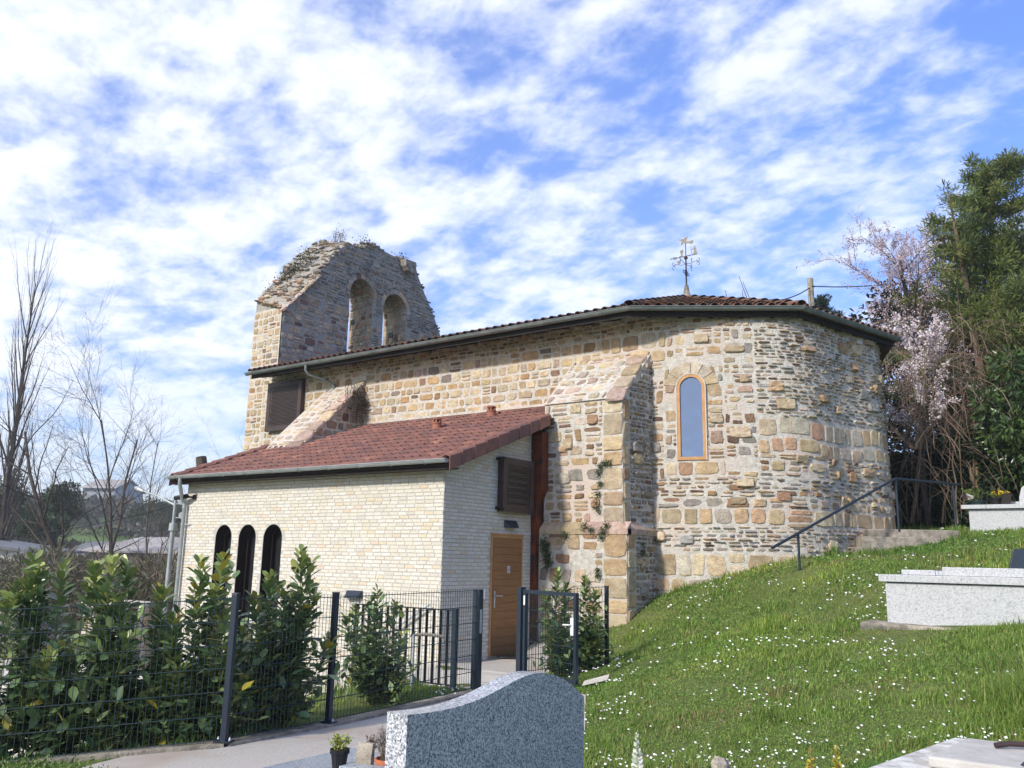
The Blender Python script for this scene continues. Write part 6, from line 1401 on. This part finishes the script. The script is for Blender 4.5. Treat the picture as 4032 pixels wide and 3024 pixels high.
# evergreen mass closing the view between the trees, canopy shade put into its colour
c = at(3640, 1560, 25); bk_ = thing('evergreen_tree', 'evergreen mass in painted canopy shade behind the brambles beside the apse', 'tree', (c[0], c[1], 3)); MB().tube([(c[0], c[1], 2.5), tuple(c)], [.25, .15], 7).build('trunk', m_bark, bk_)
crown(bk_, lobes_in(at(3600, 1500, 25.5), 2.2, 2.0, 2.6, 60, .6, 51) + lobes_in(at(3900, 1500, 25), 2.4, 2.0, 3.2, 60, .6, 52), 26000, (.10, .22), [(.012, .020, .010), (.017, .027, .012), (.022, .030, .014)], m_foli, seed=4)
# conifer
cb_ = at(3905, 2000, 22); cb_[2] = 3.0; tt = thing('conifer_tree', 'tall feathery conifer overgrown with climbers at the right edge', 'tree', tuple(cb_)); q = MB(); top = at(3895, 640, 22); q.tube([tuple(cb_), tuple((cb_ + top) / 2 + (.1, 0, 0)), tuple(top)], [.22, .14, .02], 8); q.tube([tuple(cb_ + (.3, .1, 0)), tuple(at(3800, 1100, 21.5)), tuple(at(3735, 760, 21.5))], [.13, .07, .015], 6, cap=False)
g = np.random.default_rng(91); lob = []; tips = []
for i in range(150):
    s_ = g.random() ** .85; z = 1080 + 0; ax_ = cb_ * (1 - s_) + top * s_; ax_[2] = 5.0 + (top[2] - 5.0) * s_; wd = (.35 + 2.7 * (1 - s_) ** .6) * g.uniform(.3, 1.1); a = g.uniform(0, 6.28); e = ax_ + np.array([math.cos(a) * wd, math.sin(a) * wd, wd * .38]); tips.append((ax_, e))
    q.tube([tuple(ax_), tuple((ax_ + e) / 2 - (0, 0, .06 * wd)), tuple(e)], [.03 * (1.2 - s_), .018, .006], 4, cap=False)
    for k in range(5): f = .35 + .65 * k / 4; p = ax_ * (1 - f) + e * f; lob.append((p[0], p[1], p[2] - .05, .20 * g.uniform(.5, 1.4), .20 * g.uniform(.5, 1.4), .13 * g.uniform(.6, 1.3)))
q.build('trunk', m_dtwig, tt, fix=False)
crown(tt, lob, 60000, (.08, .20), [(.12, .175, .045), (.16, .205, .055), (.20, .225, .06), (.08, .13, .045)], m_foli, seed=6, width=.13, hollow=.05, tdir=(0, 0, .45))
c2_ = at(4060, 1500, 21); t4 = thing('conifer_tree', 'second conifer crown half cut off by the right edge of the picture', 'tree', (c2_[0], c2_[1], 3)); MB().tube([(c2_[0], c2_[1], 2.5), tuple(at(4060, 1000, 21))], [.2, .05], 7).build('trunk', m_bark, t4)
crown(t4, lobes_in(at(4090, 1300, 21), 1.4, 1.4, 2.6, 110, .34, 17), 34000, (.09, .19), [(.15, .19, .05), (.19, .215, .06), (.10, .14, .045)], m_foli, seed=16, width=.15, hollow=.05, tdir=(0, 0, .4))
# plum in blossom
pb = at(3640, 2000, 23.5); pb[2] = 3.0; pt_, tips = bare_tree('plum_tree', 'plum tree covered in pale pink blossom leaning over the apse roof', 'tree', pb, ht(pb, 3450, 960, 23.5), .15, dict(n=[22, 11, 7], levels=4, ang=.74, ratio=.42, wig=.09, up=.03, start=[.22, .1], rr=.45, seg=6), 44, lean=(-.16, -.1, 1), bark=m_bark)
g = np.random.default_rng(13); n_ = 34000; T = np.array([(a, b_) for a, b_ in tips]); pk = g.integers(0, len(T), n_); s_ = g.random(n_)[:, None]; pos = T[pk, 0] * (1 - s_) + T[pk, 1] * s_ + g.normal(0, .03, (n_, 3))
leafcloud('blossom', pos, g.normal(0, 1, (n_, 3)), g.uniform(.022, .046, n_), [(.58, .46, .52), (.66, .56, .61), (.44, .32, .38), (.72, .65, .69)], m_petal, pt_, width=.9)
# lower blossoming branch in front
pb2 = at(3660, 2020, 20.5); pb2[2] = 2.5; pt2, tips2 = bare_tree('plum_tree', 'low blossoming plum branches hanging right of the eaves corner', 'tree', pb2, ht(pb2, 3600, 1330, 20.5), .08, dict(n=[10, 7, 5], levels=4, ang=.6, ratio=.33, wig=.12, up=.0, start=[.5, .1], rr=.5, seg=6), 45, lean=(-.02, -.06, 1), bark=m_bark)
n_ = 5200; T = np.array([(a, b_) for a, b_ in tips2]); pk = g.integers(0, len(T), n_); s_ = g.random(n_)[:, None]; pos = T[pk, 0] * (1 - s_) + T[pk, 1] * s_ + g.normal(0, .03, (n_, 3))
leafcloud('blossom', pos, g.normal(0, 1, (n_, 3)), g.uniform(.03, .06, n_), [(.76, .66, .69), (.80, .74, .76)], m_petal, pt2, width=.9)
# brambles and hanging climbers
q = MB(); g = np.random.default_rng(31)
for i in range(620):
    px = g.uniform(3470, 3990); py = g.uniform(1250, 2000); d = g.uniform(19.5, 22.5); a = at(px, py, d); L_ = g.uniform(.7, 2.6); an = g.uniform(0, 6.28); P_ = [a]; dv = np.array([math.cos(an), math.sin(an), g.uniform(-.2, 1.2)]); p = a.copy()
    for k in range(7): dv = dv + np.array([g.normal(0, .18), g.normal(0, .18), -.32]); v = dv / np.linalg.norm(dv); p = p + v * L_ / 7; P_.append(p.copy())
    if min(pp[2] for pp in P_) < 2.3: continue
    q.tube(P_, [g.uniform(.004, .009)] * 7 + [.003], 3, cap=False)
for i in range(34):
    px = g.uniform(3560, 3900); d = g.uniform(19.5, 21.5); a = at(px, 2060, d); b_ = at(px + g.uniform(-90, 90), g.uniform(1100, 1650), d + g.uniform(-.5, 1)); m1 = (a + b_) / 2 + g.normal(0, .22, 3); q.tube([a * (1 - t) ** 2 + 2 * m1 * t * (1 - t) + b_ * t * t + g.normal(0, .02, 3) for t in np.linspace(0, 1, 9)], list(np.linspace(g.uniform(.008, .022), .004, 9)), 4, cap=False)
o = q.build('brambles', m_dtwig, None, fix=False); tag(o, 'tangle of dry brown brambles and climbers between apse and conifer', 'brambles', kind='stuff')
# evergreen laurel at the right edge
for (nm, lab, cpx, cpy, d, sx, sz, n_, seed_) in (('laurel_bush', 'glossy evergreen laurel hanging in at the right edge above the upper tomb', 4060, 1640, 19, 1.0, 1.5, 6500, 3), ('laurel_bush', 'dark laurel below the conifer, behind the upper tomb', 3960, 1730, 20.5, .8, .7, 3000, 4)):
    c = at(cpx, cpy, d); t = thing(nm, lab, 'shrub', (c[0], c[1], 2.6)); MB().tube([(c[0], c[1], 2.3), tuple(c)], [.08, .04], 6).build('stem', m_bark, t)
    crown(t, lobes_in(c, sx, sx, sz, 50, .30, seed_), n_, (.12, .2), [(.045, .085, .020), (.032, .060, .018), (.075, .125, .028)] if seed_ == 3 else DG, m_leaf, name='foliage', seed=seed_, width=.36, hollow=.3, drop=-.3)
# small conifer tip over the roof, and weeds on the walls
c = at(3235, 1215, 34); t = thing('conifer_tree', 'small dark conifer tip showing above the apse eaves beside the pole', 'tree', (c[0], c[1], 4)); MB().tube([(c[0], c[1], 4), tuple(c + (0, 0, .6))], [.12, .02], 6).build('trunk', m_bark, t)
crown(t, [(c[0] + g.normal(0, .1) + w_ * math.cos(a), c[1] + w_ * math.sin(a), c[2] + .5 - w_ * 1.5, .15, .15, .1) for w_ in np.linspace(.05, .9, 26) for a in (g.uniform(0, 6.28), g.uniform(0, 6.28))], 3600, (.07, .15), DG, m_foli, seed=2, width=.25, drop=.3)
def weed(par, pts, n_, s, cols, m=m_foli, sig=.05, name='weed', seed=1, tz_=0.2):
    g_ = np.random.default_rng(seed); P_ = np.array(pts, float); pk = g_.integers(0, len(P_), n_); pos = P_[pk] + g_.normal(0, sig, (n_, 3)); t = g_.normal(0, 1, (n_, 3)); t[:, 2] += tz_
    return leafcloud(name, pos, t, g_.uniform(*s, n_), cols, m, par, width=.7)
WG = [(.06, .095, .030), (.04, .07, .024), (.09, .12, .045)]
wd_ = thing('wall_plant', 'bushy wallflower cushion growing between the rusted box and the buttress', 'plant', (.35, 2.66, 1.72)); weed(wd_, [(.30, 2.66, 1.9), (.34, 2.66, 1.75), (.28, 2.66, 2.0), (.36, 2.66, 1.62)], 900, (.02, .04), WG, sig=.055, name='foliage')
wd_ = thing('wall_plant', 'weed garland trailing down the buttress corner from under the big quoin', 'plant', (1.45, 2.8, 2.8)); weed(wd_, [(1.40, 2.80, 3.42), (1.50, 2.80, 3.46), (1.60, 2.80, 3.48), (1.38, 2.80, 3.3), (1.40, 2.80, 3.1), (1.36, 2.80, 2.9), (1.34, 2.80, 2.72), (1.36, 2.80, 2.6)], 900, (.015, .035), WG, sig=.032, name='foliage', seed=3)
wd_ = thing('wall_plant', 'small weeds rooted along the buttress moulding', 'plant', (1.4, 2.66, 2.3)); weed(wd_, [(1.15, 2.66, 2.30), (1.3, 2.66, 2.24), (1.62, 2.66, 2.33), (1.55, 2.65, 2.22), (1.50, 2.66, 2.12), (.75, 2.66, 2.15)], 700, (.015, .035), WG, sig=.035, name='foliage', seed=4)
wd_ = thing('wall_plant', 'weeds low on the buttress front beside the gate laurels', 'plant', (1.5, 2.66, 1.5)); weed(wd_, [(1.42, 2.66, 1.52), (1.44, 2.66, 1.42), (1.2, 2.66, 1.32), (2.04, 3.3, 2.0), (2.04, 3.25, 1.85), (2.04, 3.8, 2.1)], 520, (.015, .035), WG, sig=.03, name='foliage', seed=5)
wd_ = thing('dry_climber', 'dry dead climber hanging on the shaded side of the left buttress', 'plant', (-6.0, 3.6, 5.2)); q = MB(); g = np.random.default_rng(8)
for i in range(60):
    p = np.array([-5.98, g.uniform(3.2, 3.82), g.uniform(5.3, 6.0)]); q.tube([p, p + (g.uniform(0, .12), g.normal(0, .1), -g.uniform(.1, .3)), p + (g.uniform(0, .15), g.normal(0, .15), -g.uniform(.35, .7))], [.006, .005, .003], 3, cap=False)
q.build('stems', m_twig, wd_, fix=False); weed(wd_, [(-5.95, 3.7, 5.7), (-5.9, 3.75, 5.4), (-5.9, 3.7, 5.1), (-5.93, 3.5, 5.25)], 500, (.02, .04), [(.08, .065, .045), (.05, .045, .03)], sig=.12, name='dead_leaves')
wd_ = thing('ruin_weeds', 'dry weeds and dark ivy growing on the broken top of the bell gable', 'plant', (-10, 7, 11.4)); q = MB()
for (y0, z0, k, hh) in ((6.3, 11.35, 26, .42), (5.7, 11.1, 9, .22), (7.9, 11.5, 7, .38), (8.9, 11.5, 8, .2), (10.1, 10.4, 10, .45), (10.6, 9.6, 8, .4)):
    for i in range(k):
        p = np.array([-9.7 - g.random() * .6, y0 + g.normal(0, .08), z0]); v = np.array([g.normal(0, .3), g.normal(0, .35) + (.5 if y0 > 10 else 0), 1]) * hh * g.uniform(.5, 1.1); q.tube([p, p + v * .5 + g.normal(0, .02, 3), p + v], [.006, .004, .002], 3, cap=False)
q.build('stems', m_twig, wd_, fix=False); weed(wd_, [(-9.9, 6.3, 11.6), (-9.9, 6.2, 11.5)], 160, (.02, .04), [(.10, .07, .06)], sig=.09, name='dry_leaves')
weed(wd_, [(-10.6 + .1 * i, 4.35 + .17 * i, 9.25 + .26 * i) for i in range(6)] + [(-9.6, 7.0, 11.45), (-9.8, 8.9, 11.5)], 1500, (.03, .06), [(.04, .055, .022), (.03, .04, .02)], sig=.12, name='ivy')
# thin twigs over the roof
tw = thing('bare_twigs', 'thin bare twigs poking up behind the apse roof', 'twigs', (2.6, 11, 7)); q = MB()
for (a, b_) in (((2965, 1150), (2910, 1088)), ((2985, 1160), (2925, 1110)), ((2880, 1160), (2855, 1143)), ((2925, 1160), (2922, 1140))):
    A_, B_ = at(*a, 27), at(*b_, 27); A_[2] -= 1.5; q.tube([A_, (A_ + B_) / 2 + (.05, 0, .15), B_], [.02, .014, .008], 4)
q.build('stems', m_twig, tw, fix=False)

# ================================================================== FAR BUILDINGS, POLES, CABLES
m_roofg = noisy('slate_grey_roof', (.13, .135, .145), (.21, .215, .225), 1.5, 5, .7, bst=0); m_rend = noisy('white_render', (.62, .59, .54), (.70, .67, .62), 1, 4, .9, bst=0); m_roofl = noisy('pale_fibre_roof', (.30, .28, .27), (.44, .41, .39), 1.2, 5, .8, bst=0, c2=(.20, .18, .17), s2=.6)
m_rroof = noisy('faded_red_roof', (.20, .13, .11), (.30, .20, .17), 1, 4, .8, bst=0)
def shed(name, label, A_, B_, depth, zw, zr, wall, roof, z0=None, group=None, win=0):
    """gabled building with its long side from A to B"""
    A_ = np.array(A_[:2]); B_ = np.array(B_[:2]); t = (B_ - A_) / np.linalg.norm(B_ - A_); n_ = np.array([-t[1], t[0]]) * depth
    if (n_ @ (A_ - CAM[:2])) < 0: n_ = -n_
    z0 = z0 if z0 is not None else min(gz(*A_), gz(*B_)) - 1; L_ = np.linalg.norm(B_ - A_); P_ = lambda s, w, z: (A_[0] + t[0] * s + n_[0] * w, A_[1] + t[1] * s + n_[1] * w, z)
    o = thing(name, label, 'building', (A_[0], A_[1], z0), group)
    MB().add([P_(0, 0, z0), P_(L_, 0, z0), P_(L_, 1, z0), P_(0, 1, z0), P_(0, 0, zw), P_(L_, 0, zw), P_(L_, 1, zw), P_(0, 1, zw), P_(0, .5, zr), P_(L_, .5, zr)], [[0, 1, 5, 4], [1, 2, 6, 9, 5], [2, 3, 7, 6], [3, 0, 4, 8, 7]]).build('wall', wall, o)
    e = .3; q = MB()
    for s2 in (0, 1):
        w0 = -.06 if s2 == 0 else 1.06; dz = (zr - zw) * .12; q.hexa([P_(-e, w0, zw - dz), P_(L_ + e, w0, zw - dz), P_(L_ + e, .5, zr), P_(-e, .5, zr), P_(-e, w0, zw - dz + .12), P_(L_ + e, w0, zw - dz + .12), P_(L_ + e, .5, zr + .12), P_(-e, .5, zr + .12)])
    q.build('roof', roof, o)
    for i in range(win):
        s_ = L_ * (i + .5) / win; qq = MB(); a = np.array(P_(s_ - .5, 0, 0)); nn = n_ / np.linalg.norm(n_); qq.hexa([tuple(np.array(P_(s_ + u, 0, z)) - np.array([nn[0], nn[1], 0]) * dd) for z in (zw - 2.0, zw - .8) for (u, dd) in ((-.5, 0), (.5, 0), (.5, .05), (-.5, .05))]); qq.build('window', m_dark, o)
    return o
shed('white_house', 'white rendered house with a slate roof at the far left edge', at(72, 2200, 37), at(300, 2200, 49), 8, at(91, 2172, 37)[2], at(91, 2122, 38)[2], m_rend, m_roofg)
shed('long_shed', 'long low grey-roofed shed in the valley, left half', at(230, 2200, 56), at(420, 2200, 56), 9, at(200, 2195, 53)[2], at(200, 2132, 56)[2], m_rroof, m_roofg)
shed('long_shed', 'long pale-roofed shed in the valley ending behind the annexe', at(345, 2200, 52), at(760, 2200, 50), 10, at(500, 2170, 51)[2], at(500, 2118, 55)[2], m_roofl, m_roofl)
shed('small_outbuilding', 'small corrugated outbuilding beside the white house', at(62, 2250, 36), at(120, 2250, 36), 2.5, at(80, 2190, 36)[2], at(80, 2178, 37)[2], m_galv, m_roofg)
shed('far_hangar', 'blue-grey hangar with a pitched roof on the far hill', at(322, 1960, 185), at(452, 1960, 185), 14, at(380, 1918, 185)[2], at(380, 1885, 190)[2], noisy('blue_cladding', (.24, .27, .30), (.30, .33, .36), 1, 3, .6, bst=0), m_roofl)
shed('far_farmhouse', 'long faded red-roofed farm building below the hangar', at(318, 2000, 170), at(455, 2000, 170), 10, at(380, 1995, 170)[2], at(380, 1965, 175)[2], m_roofl, m_rroof)
shed('far_house', 'pale house between evergreens on the far hill', at(85, 1985, 165), at(140, 1985, 165), 9, at(110, 1962, 165)[2], at(110, 1943, 168)[2], m_rend, m_roofg, win=3)
# bright field on the opposite slope
fA = [at(95, 2110, 100), at(560, 2110, 100), at(620, 2045, 135), at(120, 2045, 135)]
drape('field', [(p[0], p[1]) for p in fA], noisy('spring_field', (.075, .125, .03), (.11, .17, .045), .3, 5, .9, bst=0), .25, st=8)
sl_ = at(680, 2300, 19); tp_ = at(693, 1955, 19); lamp = thing('street_lamp', 'grey lamp pole with a long arm and small spotlights left of the annexe', 'street lamp', (sl_[0], sl_[1], -2))
q = MB(); q.tube([(tp_[0], tp_[1], -2.2), (tp_[0], tp_[1], at(680, 2085, 19)[2])], .05, 10); q.tube([(tp_[0], tp_[1], at(680, 2085, 19)[2]), tuple(tp_)], .036, 10); q.build('pole', m_zinc, lamp, smooth=True)
q = MB(); q.tube([(tp_[0], tp_[1], at(680, 2090, 19)[2]), (tp_[0], tp_[1], at(680, 2060, 19)[2])], [.09, .08], 12); q.build('collar', m_zinc, lamp)
e = at(560, 1932, 19.5); a_ = np.array([tp_[0], tp_[1], at(690, 1990, 19)[2]]); q = MB(); q.tube([a_, a_ + (e - a_) * .5 + (0, 0, .03), e], [.025, .022, .02], 8); q.build('arm', m_zinc, lamp)
q = MB(); dv = (e - a_) / np.linalg.norm(e - a_); q.tube([e - dv * .05, e + dv * .1, e + dv * .24], [.03, .07, .04], 10); q.build('lamp_head', m_zinc, lamp)
for zp in (1975, 2030): c = at(722, zp, 18.9); q = MB(); q.tube([(tp_[0], tp_[1], c[2] - .05), tuple(c - (0, 0, .05))], .012, 6); q.tube([tuple(c + (-.05, .05, 0)), tuple(c + (.03, -.06, 0))], [.06, .075], 12); q.build('spotlight', m_zinc, lamp)
def cable(name, label, P_, r=.012):
    q = MB(); q.tube(P_, r, 5, cap=False); tag(q.build(name, m_cable, None, fix=False), label, 'cable')
def sagline(a, b_, sag, n_=12): a = np.array(a); b_ = np.array(b_); return [a + (b_ - a) * t - np.array([0, 0, sag * 4 * t * (1 - t)]) for t in np.linspace(0, 1, n_)]
cable('overhead_cable', 'thin cable sagging from the lamp pole across the valley to the left edge', sagline(a_, at(-300, 2120, 23), .25), .010)
up_ = at(3190, 1097, 33); pol = thing('utility_pole', 'grey utility pole rising behind the apse roof', 'pole', (up_[0], up_[1], 4)); q = MB(); q.tube([(up_[0], up_[1], 3), tuple(up_)], [.14, .11], 10); q.build('post', m_bark if False else m_conc, pol)
q = MB(); c = up_ - (0, 0, .35); q.tube([c, c + (.18, 0, 0)], .02, 6); q.build('bracket', m_black, pol)
cable('overhead_cable', 'dark twisted cable dropping from the utility pole to behind the apse roof', sagline(up_ - (0, 0, .35), at(3040, 1185, 30), .12), .022)
cable('overhead_cable', 'dark twisted cable from the utility pole into the blossoming plum', sagline(up_ - (0, 0, .30), at(3700, 1090, 27), .15), .022)
# bottom-left verge: a few plants by the kerb
c = gbase(120, 3005, 6.3); c[2] += .1; vp = thing('verge_weeds', 'weeds with a yellow dandelion at the kerb, bottom left corner', 'plant', tuple(c))
g = np.random.default_rng(3); n_ = 2600; pos = c + np.c_[g.normal(0, .42, n_), g.normal(0, .16, n_), g.uniform(.0, .07, n_)]; pos[:, 2] = hgt(pos[:, 0], pos[:, 1]) + g.uniform(.01, .07, n_); leafcloud('foliage', pos, np.c_[g.normal(0, 1, n_), g.normal(0, 1, n_), g.uniform(.2, 1.4, n_)], g.uniform(.02, .05, n_), [(.12, .2, .04), (.09, .16, .04), (.2, .27, .07)], m_grass, vp, width=.35)
b = at(282, 2992, 6.2); q = MB(); q.lathe((b[0], b[1], gz(b[0], b[1]) + .05), [(.004, -.05), (.004, -.01), (.02, .0), (.018, .008), (.004, .01)], 9); q.build('dandelion', m_dy, vp)
drape('stepping_slab', [tuple(at(2290, 2745, 10.6)[:2]), tuple(at(2392, 2748, 10.6)[:2]), tuple(at(2400, 2722, 11.1)[:2]), tuple(at(2300, 2715, 11.1)[:2])], m_lconc, .06)

# ---- thin air over the valley: far things pale slightly, the churchyard stays clear
hz_ = MB(); hz_.box(-330, 180, -60, 420, -12, 26); m_haze = bpy.data.materials.new('haze_air'); m_haze.use_nodes = True; n = m_haze.node_tree; n.nodes.clear()
ho = n.nodes.new('ShaderNodeOutputMaterial'); pv = n.nodes.new('ShaderNodeVolumePrincipled'); pv.inputs['Density'].default_value = 0.0009; pv.inputs['Color'].default_value = (.90, .94, 1.0, 1); pv.inputs['Anisotropy'].default_value = 0.3
n.links.new(pv.outputs[0], ho.inputs['Volume']); ho_ = hz_.build('haze', m_haze, None); tag(ho_, 'thin pale spring haze over the valley', 'haze', kind='stuff')
